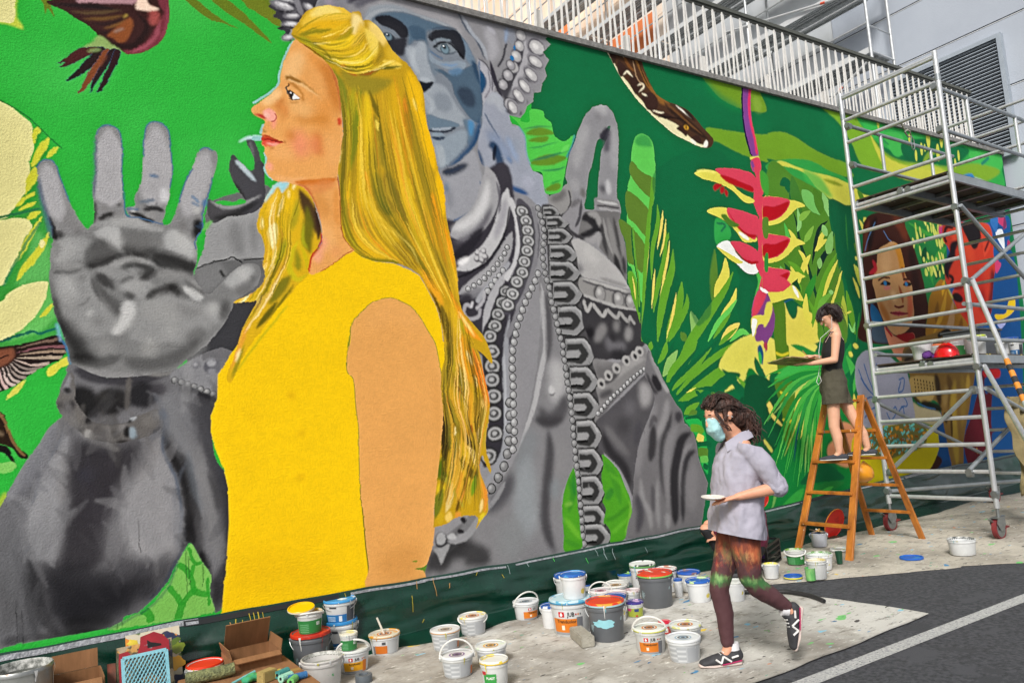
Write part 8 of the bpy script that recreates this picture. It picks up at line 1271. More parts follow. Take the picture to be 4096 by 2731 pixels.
# brushes in the pale grey bucket
c0,h0,r0,a0_=PLACED['d6']
for i,(dx_,dy_,c_)in enumerate(((-.03,.02,'b8884a'),(.0,-.02,'d8d4cc'),(.03,.03,'5a4a3a'),(.02,-.03,'c8a060'))):
 b=thing('paint_brush',('ochre-handled','white-handled','dark-handled','tan-handled')[i]+' paint brush lying across the pale grey bucket','brush',c0+Vector((dx_,dy_,h0*.99)),'brushes on the pale grey bucket')
 d_=Vector((math.cos(i*1.1),math.sin(i*1.1),.25))*.08
 tube('brush_handle',[Vector((0,0,.012)),d_+Vector((0,0,.012))],[.006,.009],mat('bh_'+c_,c_,.5),b,6);tube('bristles',[Vector((0,0,.012)),-d_*.6+Vector((0,0,.012))],[.012,.015],mat('bristle','6a6460',.9),b,8)
# loose lids
def lidobj(label,t,cx,cy,w,col,under=None,smear=None,tiltm=None,on=None,thick=.016,up=.0155,rt=None,pos=None):
 p=Vector(pos)if pos is not None else gnd(*T(t,cx,cy),up);r=rt or(w/2.2959)/2*depth(p)/CF
 mw=Matrix.Translation(p)@(tiltm or TILT)
 o=thing('bucket_lid',label,'lid',mw=mw,group='loose bucket lids')
 bm=bmesh.new();b_lathe(bm,[(0,thick*.5),(r*.9,thick*.5),(r*.915,thick),(r*.97,thick),(r,thick*.8),(r,0),(r*.96,0),(r*.94,thick*.25),(0,thick*.25)],36);bmobj('disc',bm,lidpaint(col,smear,2),o,True)
 if under:bm=bmesh.new();b_lathe(bm,[(r*1.002,thick*.05),(r*1.012,thick*.1),(r*1.012,thick*.5),(r*1.002,thick*.55)],36);bmobj('rim',bm,mat('lidrim_'+under,under,.4),o,True)
 return o
lidobj('blue lid lying flat on the beige sheet right of the ladder','33',1318,422,202,'1f5cb4',None,'2f7ab0')
lidobj('blue lid with yellow rim lying beside the yellow paint bucket','33',232,600,166,'2458a8','d8d02a',None,thick=.022)
lidobj('white lid lying behind the ladder foot','33',652,347,160,'d6d8d4',None,'c8cfa0')
c0,h0,r0,a0_=PLACED['a2']
lidobj('yellow lid tilted on the green labelled tub','13',0,0,0,'e0b400','d8d4c0',None,Matrix.Rotation(.16,4,'X')@Matrix.Rotation(-.10,4,'Y'),rt=r0*1.05,pos=c0+Vector((-.05,.03,h0+.016)))
p=gnd(*T('33',610,238),.014);pc=p+Vector((0,.10,.19))
lidobj('big red bucket lid leaning upright against the tarpaulin behind the ladder','33',0,0,0,'c01408','d88a2a','a80c06',Matrix.Rotation(math.radians(-72),4,'X')@Matrix.Rotation(.4,4,'Z'),rt=.165,pos=Vector((p.x+.05,5.20,gz(p.x)+.165)))
lidobj('red lid showing behind the walking woman\'s elbow','33',0,0,0,'d01c14',None,None,Matrix.Rotation(math.radians(-80),4,'X'),rt=.085,pos=onY(3052,1995,4.95))
# cups
def cup(label,t,cx,yb,yt,w,taper,col,inner,name='cup'):
 gf=gnd(*T(t,cx,yb),.014);dp=depth(gf);r=(w/2.2959)/2*dp/CF;h=(yb-yt)/2.2959*dp/CF;u=Vector((gf.x,gf.y,0)).normalized();b=gf+u*r*taper;b.z=gz(b.x)+.0155
 o=thing(name,label,'cup',mw=Matrix.Translation(b)@TILT,group='plastic cups near the ladder')
 bm=bmesh.new();b_lathe(bm,[(0,0),(r*taper,0),(r,h*.97),(r*1.03,h),(r*.95,h),(r*taper*.93,h*.1),(0,h*.1)],28);bmobj('cup_body',bm,col,o,True)
 bm=bmesh.new();b_lathe(bm,[(r*.86,h*.62),(0,h*.62)],24);bmobj('paint_fill',bm,inner,o)
cup('green paint-streaked cup standing before the cream-rimmed bucket','33',397,632,522,92,.92,mat('cup_green','3a9a4a',.4,col2='8fc47a',scale=16,amt=.7,stretch=(1,1,.4)),mat('fill_5ab','5ab05a',.3))
cup('dark green tumbler by the foot of the front ladder rail','33',661,476,366,66,.72,mat('cup_dark','1c4a34',.4,col2='163d2b',scale=8),mat('fill_dk','102a20',.4))
# small tin lying on the hidden bucket
c0,h0,r0,a0_=PLACED['d8']
tn=thing('paint_tub','small tub with red, green and black label lying on its side above the black crate','tub',mw=Matrix.Translation(c0+Vector((-.03,-.02,h0+.055)))@Matrix.Rotation(math.atan2(-c0.y,-c0.x)+.5,4,'Z')@Matrix.Rotation(math.radians(84),4,'Y'))
bm=bmesh.new();b_lathe(bm,[(0,-.07),(.044,-.07),(.05,.06),(.054,.062),(.054,.072),(.047,.072),(.046,.05),(0,.05)],28);bmobj('tub_body',bm,wplast(0),tn,True)
for z_,a_,b_,c_ in((.0525,-.030,.030,'e0e0dc'),(.053,-.008,.004,'c03a2c'),(.0535,.006,.028,'3a7a3a')):
 bm=bmesh.new();b_box(bm,(a_*.5+b_*.5,0,z_),(b_-a_,.07,.0006));bmobj('label',bm,ink(c_),tn)
# ---------------------------------------------------------------- things at the lower left
M_CARD=mat('cardboard','8f6440',.85,col2='75502f',scale=4,amt=.4,bump=.15,bscale=60,stretch=(6,1,1));M_CARDD=mat('cardboard_inner','8a603c',.9,col2='6f4c30',scale=5)
def carton(label,x0,x1,y0,y1,h,flaps,sticker=False,tear=False,yaw=0.0):
 z0=gz((x0+x1)/2)+.0165;c=Vector(((x0+x1)/2,(y0+y1)/2,z0));w,d_=(x1-x0)/2,(y1-y0)/2
 o=thing('cardboard_box',label,'box',mw=Matrix.Translation(c)@TILT@Matrix.Rotation(yaw,4,'Z'));t=.006
 box('front_panel',(0,-d_,h/2),(2*w,t,h),M_CARD,o);box('back_panel',(0,d_,h/2),(2*w,t,h),M_CARD,o);box('side_panel',(-w-.001,0,h/2),(t,2*d_-t,h),M_CARD,o);box('side_panel',(w+.001,0,h/2),(t,2*d_-t,h),M_CARD,o);box('base_panel',(0,0,.004),(2*w-t,2*d_-t,t),M_CARDD,o)
 for side,ang,ln in flaps:
  bm=bmesh.new()
  if side in 'FB':
   s=-1 if side=='F' else 1;b_box(bm,(0,0,ln/2),(2*w-.02,t,ln));M_=Matrix.Translation((0,s*d_,h+.002))@Matrix.Rotation(-s*ang,4,'X')
  else:
   s=-1 if side=='L' else 1;b_box(bm,(0,0,ln/2),(t,2*d_-.02,ln));M_=Matrix.Translation((s*w,0,h+.002))@Matrix.Rotation(s*ang,4,'Y')
  bmobj('flap',bm,M_CARD,o,mw=M_)
 return o,w,d_,h
p0,p1=onY(935,2700,4.86),onY(1132,2690,4.86)
cb,w,d_,h=carton('closed-sided brown cardboard box with barcode sticker beside the red-lidded tub',p0.x,p1.x,4.86,5.14,onY(1020,2622,4.86).z-gz(1.2)-.016,(('B',-.55,.20),('L',.25,.06),('R',.2,.06),('F',1.9,.05)))
st=box('sticker',(-w*.5,-d_-.0045,h*.30),(.10,.001,.055),ink('d0cdc8'),cb,Matrix.Rotation(-.35,3,'Y'))
for i in range(9):b_=box('barcode_bar',(-w*.5-.036+.009*i,-d_-.0052,h*.33-.036*.36*((i-4)/4)*-1),(.004,.0006,.030),ink('26262a'),cb,Matrix.Rotation(-.35,3,'Y'));b_.parent=st
p0,p1=onY(215,2740,4.90),onY(425,2720,4.90)
carton('open torn brown cardboard box at the lower left corner',p0.x,p1.x,4.90,5.18,onY(400,2708,4.90).z-gz(.4)-.016,(('B',.1,.10),('L',.9,.07),('F',2.6,.10)))
# leaning boards
def lean(name,label,tl,tr,yt,yb,mt,cat,th=.012,zb=None):
 a,b=onY(*tl,yt),onY(*tr,yt);zb0=gz(a.x)+.0165
 A,B=Vector((a.x,yb,zb0)),Vector((b.x,yb,gz(b.x)+.0165))
 n=(B-A).cross(a-A).normalized()
 vs_=[A,B,b,a];back=[v-n*th for v in vs_]
 o=mesh(name,[v-A for v in vs_+back],[(0,1,2,3),(7,6,5,4),(0,4,5,1),(1,5,6,2),(2,6,7,3),(3,7,4,0)],mt,None);o.location=A
 tag(o,label,cat);return o,A,B,b,a,n
M_PAL=mat('palette_white','c3bcae',.6,col2='b3a98e',scale=5,splash=['d8b81c','3f5a24','1f2540','c87a1c'],sscale=3.6,samt=.60)
pb_,A,B,b,a,n=lean('palette_board','white mixing board with thick paint blobs leaning on the tarpaulin',(501,2542),(716,2499),5.34,5.12,M_PAL,'board')
def blobs(par,A,B,b,a,n,items):
 for u,v,r,c in items:
  p=A.lerp(B,u).lerp(a.lerp(b,u),v)-A;bm=bmesh.new();e1=(B-A).normalized();e2=n.cross(e1);rgb_=random.Random(int(u*977+v*131))
  ring=[]
  for k in range(16):q=r*(1+rgb_.uniform(-.25,.25));ring.append(bm.verts.new(p+e1*q*math.cos(k*math.pi/8)+e2*q*.8*math.sin(k*math.pi/8)+n*.0015))
  c_=bm.verts.new(p+n*.006)
  for k in range(16):bm.faces.new((ring[k],ring[(k+1)%16],c_))
  bmobj('paint_blob',bm,mat('blob_'+c,c,.3,amt=.3,scale=30),par,True)
blobs(pb_,A,B,b,a,n,((.58,.86,.045,'e0b41c'),(.78,.83,.06,'232a48'),(.83,.80,.055,'4f6424'),(.88,.55,.05,'d8a01c'),(.45,.88,.035,'d8a832'),(.66,.84,.03,'8a4a1c'),(.90,.2,.06,'1a1c3a'),(.12,.9,.03,'d0b83a'),(.9,.74,.05,'6a7a20')))
pc_,A,B,b,a,n=lean('mixing_board','olive and brown paint-covered board in front of the white mixing board',(464,2592),(686,2547),5.22,5.05,mat('palette_dark','5c5a3a',.5,col2='3f3c2a',scale=7,amt=.7,splash=['b88a4a','9a8a70','2a2c3a'],sscale=6,samt=.6,bump=.5,bscale=20),'board')
lean('painted_panel','narrow red-brown painted panel between cardboard box and mixing boards',(428,2655),(462,2650),5.24,5.06,mat('red_brown','8a4430',.6,col2='5c3a2c',scale=9,amt=.7),'board')
# paint grid
M_LAT=mat('lattice_blue','86bcc8',.45,col2='6fa8b6',scale=14);M_RFR=mat('grid_red','9c1c28',.4,col2='7a1420',scale=9,splash=['8fc4cf'],sscale=9,samt=.66)
ga,gb=onY(498,2640,5.06),onY(672,2612,5.06)
gr=thing('roller_grid','red paint grid with pale blue lattice leaning on the mixing boards','paint grid',mw=Matrix.Translation((ga.x,4.93,gz(ga.x)+.017))@TILT@Matrix.Rotation(-.30,4,'X'));gw=gb.x-ga.x;gh=(ga.z-gz(ga.x))*1.04
bm=bmesh.new()
for a_,b_ in(((0,0,0),(gw,0,0)),((gw,0,0),(gw,0,gh)),((gw,0,gh),(0,0,gh)),((0,0,gh),(0,0,0))):b_bar(bm,a_,b_,.012,.018)
k_=11
for i in range(-k_,k_*2):
 for s in(1,-1):
  x0=i*gw/k_;sl=.62
  pts=[]
  for z_ in np.linspace(0,gh,40):
   x_=(x0+z_*sl)if s==1 else(gw-x0-z_*sl)
   if 0<=x_<=gw:pts.append((x_,z_))
  if len(pts)>2:b_bar(bm,(pts[0][0],-.004*s,pts[0][1]),(pts[-1][0],-.004*s,pts[-1][1]),.006,.006,(0,1,0))
bmobj('lattice',bm,M_LAT,gr)
hp=[(-.02,-.02),(-.02,gh*.9),(-.015,gh+.03),(.03,gh+.035),(.045,gh+.012),(gw*.35,gh+.012),(gw*.42,gh+.06),(gw*.44,gh+.10),(gw*.75,gh+.115),(gw*.95,gh+.09),(gw+.02,gh+.05),(gw+.02,gh-.01),(.0,gh-.012),(-.004,-.02)]
bm=bmesh.new();vv=[bm.verts.new((x_,.012,z_))for x_,z_ in hp];f_=bm.faces.new(vv);r_=bmesh.ops.extrude_face_region(bm,geom=[f_]);bmesh.ops.translate(bm,vec=(0,.02,0),verts=[v for v in r_['geom']if isinstance(v,bmesh.types.BMVert)]);bmesh.ops.triangulate(bm,faces=bm.faces[:]);bmobj('red_frame',bm,M_RFR,gr)
bm=bmesh.new();vv=[bm.verts.new((x_,.0105,z_))for x_,z_ in((gw*.58,gh+.03),(gw*.58,gh+.075),(gw*.66,gh+.06),(gw*.9,gh+.04),(gw*.9,gh+.03))];bm.faces.new(vv);bmobj('hand_slot',bm,M_BLK,gr)
# metal tin, sponge roller, sleeves, block, tape
bucket('t1','large open metal paint tin cut by the lower left corner','03',200,1790,1620,500,body=mat('tin_metal','9fa1a0',.35,.7,col2='7d8080',scale=6,splash=['b8b83a','8a4a3a'],sscale=8,samt=.66),inside='6a6c68',v=0,band=False,taper=.98,group='loose tins and pots',center=Vector((.02,4.98,gz(.02)+.0155)),rr_=.15,hh=.475)
M_FUZZ=mat('fuzzy_olive','83865a',.95,col2='5a5f42',scale=30,amt=.8,bump=1.0,bscale=90)
UPZ=.225
q0,q1=gnd(800,2716,UPZ),gnd(1190,2722,UPZ);bx0,bx1,by0,by1=q0.x-.10,q1.x+.10,min(q0.y,q1.y)-.14,max(q0.y,q1.y)+.10
c3_=Vector(((bx0+bx1)/2,(by0+by1)/2,gz((bx0+bx1)/2)+.0165));cc3=thing('cardboard_box','low closed brown carton under the foam sleeves at the bottom edge','box',mw=Matrix.Translation(c3_)@TILT)
box('carton_body',(0,0,(UPZ-.018)/2),(bx1-bx0,by1-by0,UPZ-.018),M_CARD,cc3,None,.004);box('tape_band',(0,0,UPZ-.0172),(bx1-bx0-.02,.05,.001),mat('parcel_tape','9a7a4c',.3),cc3)
def top(px,py):p=gnd(px,py,UPZ);return Vector((p.x,p.y,gz(p.x)+UPZ+.0005))
fz=tube('roller_cover',[Vector((-.13,.02,.034)),Vector((-.05,0,.037)),Vector((.05,-.01,.04)),Vector((.13,-.02,.048))],[.032,.036,.036,.034],M_FUZZ,None,18);fz.location=top(842,2722)
tag(fz,'fuzzy olive paint roller cover lying in front of the red-lidded tub','roller cover')
def sleeve(label,px,py,ang,l,r,c,c2):
 dv=Vector((math.cos(ang),math.sin(ang),0));bm=bmesh.new()
 b_tube(bm,[-dv*l/2+Vector((0,0,r)),dv*l/2+Vector((0,0,r))],r,18)
 o=bmobj('foam_sleeve',bm,mat('foam_'+c,c,.9,col2=c2,scale=22,bump=.4,bscale=120),None,True);o.location=top(px,py)
 bm=bmesh.new();b_tube(bm,[dv*(-l/2-.001)+Vector((0,0,r)),dv*(-l/2+.002)+Vector((0,0,r))],r*.4,10);bmobj('core_hole',bm,M_BLK,o,True)
 tag(o,label,'roller sleeve','foam roller sleeves by the cardboard box')
sleeve('teal foam roller sleeve, rearmost of the pile',1130,2706,.55,.085,.022,'3f8f8a','2f7a78');sleeve('pale mint foam roller sleeve next to the teal one',1144,2722,.5,.08,.022,'9fd0b8','86bca6');sleeve('green foam roller sleeve at the bottom edge',1172,2734,.9,.07,.021,'74b86a','5ca858');sleeve('blue foam roller sleeve pointing right',1192,2718,.1,.10,.019,'2f6aa0','285a88');sleeve('yellow foam roller sleeve behind the wooden block',1106,2708,.6,.06,.02,'c9b84a','b0a040')
o=box('wooden_block',(0,0,.03),(.10,.06,.06),mat('block_wood','a8945a',.85,col2='8f7c48',scale=9,splash=['4a4438'],sscale=22,samt=.66),None,Matrix.Rotation(.5,3,'Z'),.004);o.location=top(1068,2722);tag(o,'small wooden block beside the foam sleeves','block')
o=tube('brush_stick',[Vector((-.07,-.03,.009)),Vector((.07,.03,.03))],[.007,.009],mat('cyan_stick','7fc0c0',.5,col2='5aa0a4',scale=9),None,8);o.location=top(975,2722);tag(o,'cyan-painted stick lying before the barcode box','stick')
o=blob('paint_rag',[([(-.05,0,.018),(.0,.02,.024),(.06,.0,.018)],[(.03,.018),(.04,.022),(.025,.016)],(0,1,0))],.006,mat('green_rag','4f9a3a',.9,col2='2f8f6a',scale=16,amt=.8),None,1,.006,.03);o.location=top(1018,2726);tag(o,'crumpled green paint rag before the barcode box','rag')
p=gnd(1468,2735,.014);bm=bmesh.new();b_lathe(bm,[(.030,0),(.052,0),(.053,.002),(.053,.046),(.052,.048),(.030,.048),(.029,.046),(.029,.002),(.030,0)],28);o=bmobj('tape_roll',bm,mat('tape_grey','5f666c',.5,col2='4c5258',scale=12),None,True);o.matrix_world=Matrix.Translation((p.x,p.y+.05,gz(p.x)+.0165))@TILT;tag(o,'grey roll of tape lying on the sheet at the bottom edge','tape')
# concrete paver
a,b,c=gnd(*T('23',645,1258),.014),gnd(*T('23',765,1238),.014),gnd(*T('23',533,1155),.014)
e1=(b-a);e2=(c-a);e1.z=e2.z=0;ang=math.atan2(e1.y,e1.x)
bm=bmesh.new();b_box(bm,(0,0,0),(e2.length,e1.length*1.0,.075));bmesh.ops.bevel(bm,geom=bm.edges[:],offset=.006,segments=2,affect='EDGES')
ctr=(b+c)/2;pv=bmobj('concrete_block',bm,mat('paver','a39f93',.95,col2='8f8b80',scale=16,bump=.5,bscale=120),None,True)
pv.matrix_world=Matrix.Translation((ctr.x,ctr.y,gz(ctr.x)+.0165+.0375))@TILT@Matrix.Rotation(math.atan2(e2.y,e2.x),4,'Z');tag(pv,'grey concrete block leaning flat before the big Trendcolor bucket','block')
# hose
hs_=[(2780,2400),(2950,2376),(3040,2373),(3090,2372),(3150,2373),(3200,2380),(3240,2388),(3275,2400),(3297,2410)]
pts=[gnd(*q,.02)for q in hs_];pts=[Vector((p.x,p.y,gz(p.x)+.034))for p in pts]
sm_=spline(np.array([tuple(p)for p in pts])[:,:2],False,6);hp=[Vector((x_,y_,gz(x_)+.034))for x_,y_ in sm_]
ho=thing('rubber_hose','black rubber hose lying across the sheet edge behind the walking woman','hose',hp[-1])
tube('hose_body',[p-hp[-1]for p in hp],.016,mat('hose_black','2c2a2c',.6,col2='232223',scale=20),ho,12);tube('bore',[Vector((0,0,0)),(hp[-1]-hp[-2]).normalized()*.002],.010,M_BLK,ho,10)
# black crate with contents
M_CRT=mat('crate_black','17181a',.5,col2='101113',scale=9)
cc=gnd(3085,2262,.014);cu=Vector((cc.x,cc.y+.16,gz(cc.x)+.016))
cr=thing('plastic_crate','black slatted plastic crate holding spray cans behind the yellow bucket','crate',mw=Matrix.Translation(cu)@TILT@Matrix.Rotation(.42,4,'Z'))
cw,cd_,chh=.25,.17,.20
box('base',(0,0,.006),(2*cw,2*cd_,.01),M_CRT,cr)
for sx in(-1,1):
 for sy in(-1,1):box('corner_post',(sx*(cw-.012),sy*(cd_-.012),chh/2+.005),(.024,.024,chh),M_CRT,cr)
for i in range(4):
 z_=.04+i*.053;hh_=.016 if i<3 else.022
 for sy in(-1,1):box('side_slat',(0,sy*(cd_-.005),z_),(2*cw-.05,.008,hh_),M_CRT,cr)
 for sx in(-1,1):box('end_slat',(sx*(cw-.005),0,z_),(.008,2*cd_-.05,hh_),M_CRT,cr)
for i in range(11):
 x_=-cw+.05+i*(2*cw-.1)/10
 for sy in(-1,1):box('upright_slat',(x_,sy*(cd_-.011),.11),(.009,.005,.17),M_CRT,cr)
def can(label,lx,ly,r,h,bodym,cap,capm,cat,nm):
 q=cr.matrix_world@Vector((lx,ly,.014));o=thing(nm,label,cat,mw=Matrix.Translation(q)@TILT,group='cans and jars in the black crate')
 bm=bmesh.new();b_lathe(bm,[(0,0),(r,0),(r,h*.9),(r*.8,h),(0,h)],22);bmobj('can_body',bm,bodym,o,True)
 if cap=='spray':bm=bmesh.new();b_lathe(bm,[(r*.9,h),(r*.85,h+.02),(r*.4,h+.03),(r*.3,h+.055),(0,h+.056)],18);bmobj('nozzle',bm,capm,o,True)
 else:bm=bmesh.new();b_lathe(bm,[(r*1.05,h*.86),(r*1.07,h*.9),(r*1.05,h+.008),(0,h+.008)],24);bmobj('lid',bm,capm,o,True)
can('clear jar of brown liquid in the black crate',-.06,.02,.058,.22,mat('jar_amber','8a4a1c',.2,col2='a8a8a4',scale=5,amt=.6),'lid',mat('jar_lid','a9b4b4',.3),'jar','jar')
can('spray can with orange nozzle in the black crate',.11,.02,.036,.20,mat('can_body_w','c9c4ba',.35,.3),'spray',mat('nozzle_or','e08a1c',.5),'spray can','spray_can')
can('purple spray can lying low in the black crate',.05,-.06,.034,.17,mat('can_purple','4a2c6a',.4),'lid',mat('can_purple_lid','3a2258',.4),'spray can','spray_can')
can('white-capped bottle at the back of the black crate',-.15,.06,.036,.20,mat('can_white','c9cbcc',.4),'lid',mat('can_white_lid','dedede',.4),'bottle','bottle')
# ---------------------------------------------------------------- things on the tower's lower deck
DZ=G0+1.80+.069
def deckpt(px,py,X=None,Y=None):
 p=onX(px,py,X)if X else onY(px,py,Y);return Vector((p.x,p.y,DZ+SLOPE*0))
TG='buckets on the scaffold deck'
bucket('t_a','plain white bucket nearest the wall on the scaffold deck','31',0,0,0,0,center=deckpt(3693,1440,X=8.36),rr_=.105,hh=.20,lid=None,inside='d0d2d2',v=2,group=TG,handle=HDN(.0018),band=False)
bucket('t_b','low tub with orange rim beside the red helmet','31',0,0,0,0,center=deckpt(3752,1440,X=8.62),rr_=.085,hh=.17,lid='d86a3a',v=1,group=TG)
bucket('t_c','white tub with green label and white handle behind the red helmet','31',0,0,0,0,center=deckpt(3838,1435,X=8.60),rr_=.115,hh=.19,lid='d9dad6',label_kind='green',v=2,group=TG,smear='d8603a',handle=(-.4,M_HAND,.006,.9))
bucket('t_d','white bucket with lime-stained rim by the near scaffold post','31',0,0,0,0,center=deckpt(3905,1420,X=8.62),rr_=.11,hh=.21,lid='d8dcc0',v=0,group=TG,smear='b8c83a',handle=HDN(.0018))
bucket('t_e','white bucket with blue lid on the far part of the scaffold deck','31',0,0,0,0,center=deckpt(4030,1415,Y=4.15),rr_=.125,hh=.22,lid='1f4f9e',v=1,group=TG)
bucket('t_f','small white pot before the blue-lidded bucket on the scaffold deck','31',0,0,0,0,center=deckpt(4012,1425,Y=3.98),rr_=.062,hh=.13,lid='d9dbd8',v=2,group=TG)
bucket('t_g','white bucket rightmost on the scaffold deck','31',0,0,0,0,center=deckpt(4068,1415,Y=4.02),rr_=.07,hh=.17,lid='d0d3d6',v=0,group=TG,label_kind='blue')
q=deckpt(3908,1420,X=9.05);o=thing('storage_tub','dark grey plastic storage tub standing on the scaffold deck','tub',q+Vector((.25,.15,0)))
bm=bmesh.new();b_box(bm,(0,0,.16),(.5,.42,.32));bmesh.ops.bevel(bm,geom=bm.edges[:],offset=.015,segments=2,affect='EDGES');bmobj('tub_body',bm,mat('tub_grey','55585e',.5,col2='484b50',scale=5),o,True);box('tub_rim',(0,0,.325),(.53,.45,.025),mat('tub_rim','4a4d52',.5),o,None,.006)
def helmet(label,mw,colm,inside=None):
 o=thing('hard_hat',label,'helmet',mw=mw)
 bm=bmesh.new();n=28;rows=[]
 for j in range(9):
  a=math.pi/2*j/8;ring=[]
  for i in range(n):
   t_=2*math.pi*i/n;rr3=math.sin(a);ring.append(bm.verts.new((.135*rr3*math.cos(t_)*(1.0),.108*rr3*math.sin(t_),.135*math.cos(a)+.01*max(0,1-abs(math.sin(t_))*4)*(j>0))))
  rows.append(ring)
 for a_,b_ in zip(rows,rows[1:]):
  for i in range(n):bm.faces.new((a_[i],a_[(i+1)%n],b_[(i+1)%n],b_[i]))
 bmesh.ops.remove_doubles(bm,verts=bm.verts,dist=.0005);bmobj('shell',bm,colm,o,True,sharp=False)
 bm=bmesh.new();vi,vo=[],[]
 for i in range(n+1):
  t_=2*math.pi*i/n;w_=.012+.05*max(0,math.cos(t_))**2;vi.append(bm.verts.new((.134*math.cos(t_),.107*math.sin(t_),.002)));vo.append(bm.verts.new(((.134+w_)*math.cos(t_),(.107+w_*.6)*math.sin(t_),-.008)))
 for i in range(n):bm.faces.new((vi[i],vi[i+1],vo[i+1],vo[i]))
 r_=bmesh.ops.extrude_face_region(bm,geom=bm.faces[:]);bmesh.ops.translate(bm,vec=(0,0,-.004),verts=[v for v in r_['geom']if isinstance(v,bmesh.types.BMVert)]);bmobj('brim',bm,colm,o,True)
 if inside:
  for k in range(3):
   t_=k*math.pi/3;tube('suspension_strap',[Vector((.12*math.cos(t_),.095*math.sin(t_),.0)),Vector((.07*math.cos(t_),.06*math.sin(t_),.07)),Vector((0,0,.085)),Vector((-.07*math.cos(t_),-.06*math.sin(t_),.07)),Vector((-.12*math.cos(t_),-.095*math.sin(t_),.0))],.010,inside,o,6)
  tube('head_band',[Vector((.118*math.cos(t_),.094*math.sin(t_),.008))for t_ in np.linspace(0,2*math.pi,25)[:-1]],.012,inside,o,6,True)
 return o
M_HR=mat('helmet_red','d0141c',.22,spec=.6,amt=.1);M_HO=mat('helmet_orange','dd921a',.3,spec=.6,amt=.2)
q=deckpt(3790,1440,X=8.33);helmet('glossy red hard hat on the scaffold deck',Matrix.Translation(q+Vector((0,0,.014)))@Matrix.Rotation(-1.9,4,'Z')@Matrix.Rotation(.08,4,'Y'),M_HR)
q=deckpt(3723,1450,X=8.30);o=blob('work_gloves',[([(-.07,0,.03),(-.02,.02,.05),(.05,0,.035)],[(.04,.03),(.05,.045),(.035,.03)],(0,1,0)),([(.0,-.03,.02),(.05,-.06,.03)],[.03,.02])],.007,mat('purple_cloth','5a2a78',.9,col2='431e5c',scale=20),None,2,.012,.04);o.location=q;tag(o,'crumpled purple cloth beside the red hard hat','cloth')
q=onY(*T('32',845,1190),4.66);helmet('orange hard hat hanging upside down on the rear ladder tread',Matrix.Translation(q)@Matrix.Rotation(.4,4,'Z')@Matrix.Rotation(math.radians(118),4,'X'),M_HO,mat('strap_grey','4a4c50',.8))
# jacket hung at the right edge
q=onY(4075,1720,3.80)
bm=bmesh.new();vv=[]
for j in range(15):
 for i in range(9):
  x_=(i/8-.5)*.42*(1+.15*math.sin(j*.5));z_=-.95*j/14;vv.append(bm.verts.new((x_+.02*math.sin(j*1.3),.05*math.sin(i*1.9+j*.35)+.02*math.sin(j*.9),z_-.12*abs(i/8-.5)*(j/14)*2*math.sin(i*2.1))))
for j in range(14):
 for i in range(8):bm.faces.new((vv[j*9+i],vv[j*9+i+1],vv[(j+1)*9+i+1],vv[(j+1)*9+i]))
r_=bmesh.ops.extrude_face_region(bm,geom=bm.faces[:]);bmesh.ops.translate(bm,vec=(0,.012,0),verts=[v for v in r_['geom']if isinstance(v,bmesh.types.BMVert)])
bmesh.ops.subdivide_edges(bm,edges=bm.edges[:],cuts=1,use_grid_fill=True,smooth=.6)
jk=bmobj('hung_canvas',bm,mat('khaki_cloth','8a7c58',.95,col2='6f6446',scale=8,bump=.3,bscale=60),None,True);jk.location=q+Vector((.12,0,.35));tag(jk,'khaki canvas sheet hanging at the right side of the scaffold tower','cloth')
# ---------------------------------------------------------------- people
def skin_mat(n,c,c2):return mat(n,c,.5,col2=c2,scale=9,amt=.3,subs=.08,spec=.35)
M_SK1=skin_mat('skin_a','d8a184','cc9074');M_SK2=skin_mat('skin_b','d9a98c','cf9a7e')
def hand(prims,wrist,direc,up,side,curl=.4,s=1.0,thumb=1):
 """palm, four bent fingers of unequal length and a thumb from the side of the palm"""
 W,D,U=Vector(wrist),Vector(direc).normalized(),Vector(up).normalized();Sd=Vector(side).normalized()
 c=W+D*.045*s
 prims.append(([W,W+D*.03*s,c+D*.035*s],[(.022*s,.017*s),(.034*s,.014*s),(.038*s,.012*s)],Sd))
 for k,(l,o_)in enumerate(((.062,.030),(.072,.010),(.067,-.010),(.052,-.029))):
  b=c+D*.036*s+Sd*o_*s;k1=b+D*l*.45*s-U*curl*.012*s;k2=k1+(D*math.cos(curl)-U*math.sin(curl))*l*.32*s;k3=k2+(D*math.cos(curl*1.9)-U*math.sin(curl*1.9))*l*.26*s
  prims.append(([b-D*.012*s,k1,k2,k3],[.0088*s,.0082*s,.0075*s,.0062*s]))
 t0=W+D*.02*s+Sd*.024*s*thumb;t1=t0+(D*.6+Sd*.55*thumb-U*.25)*.035*s;t2=t1+(D*.85+Sd*.15*thumb-U*.3)*.032*s
 prims.append(([t0,t1,t2],[.0125*s,.0105*s,.008*s]))
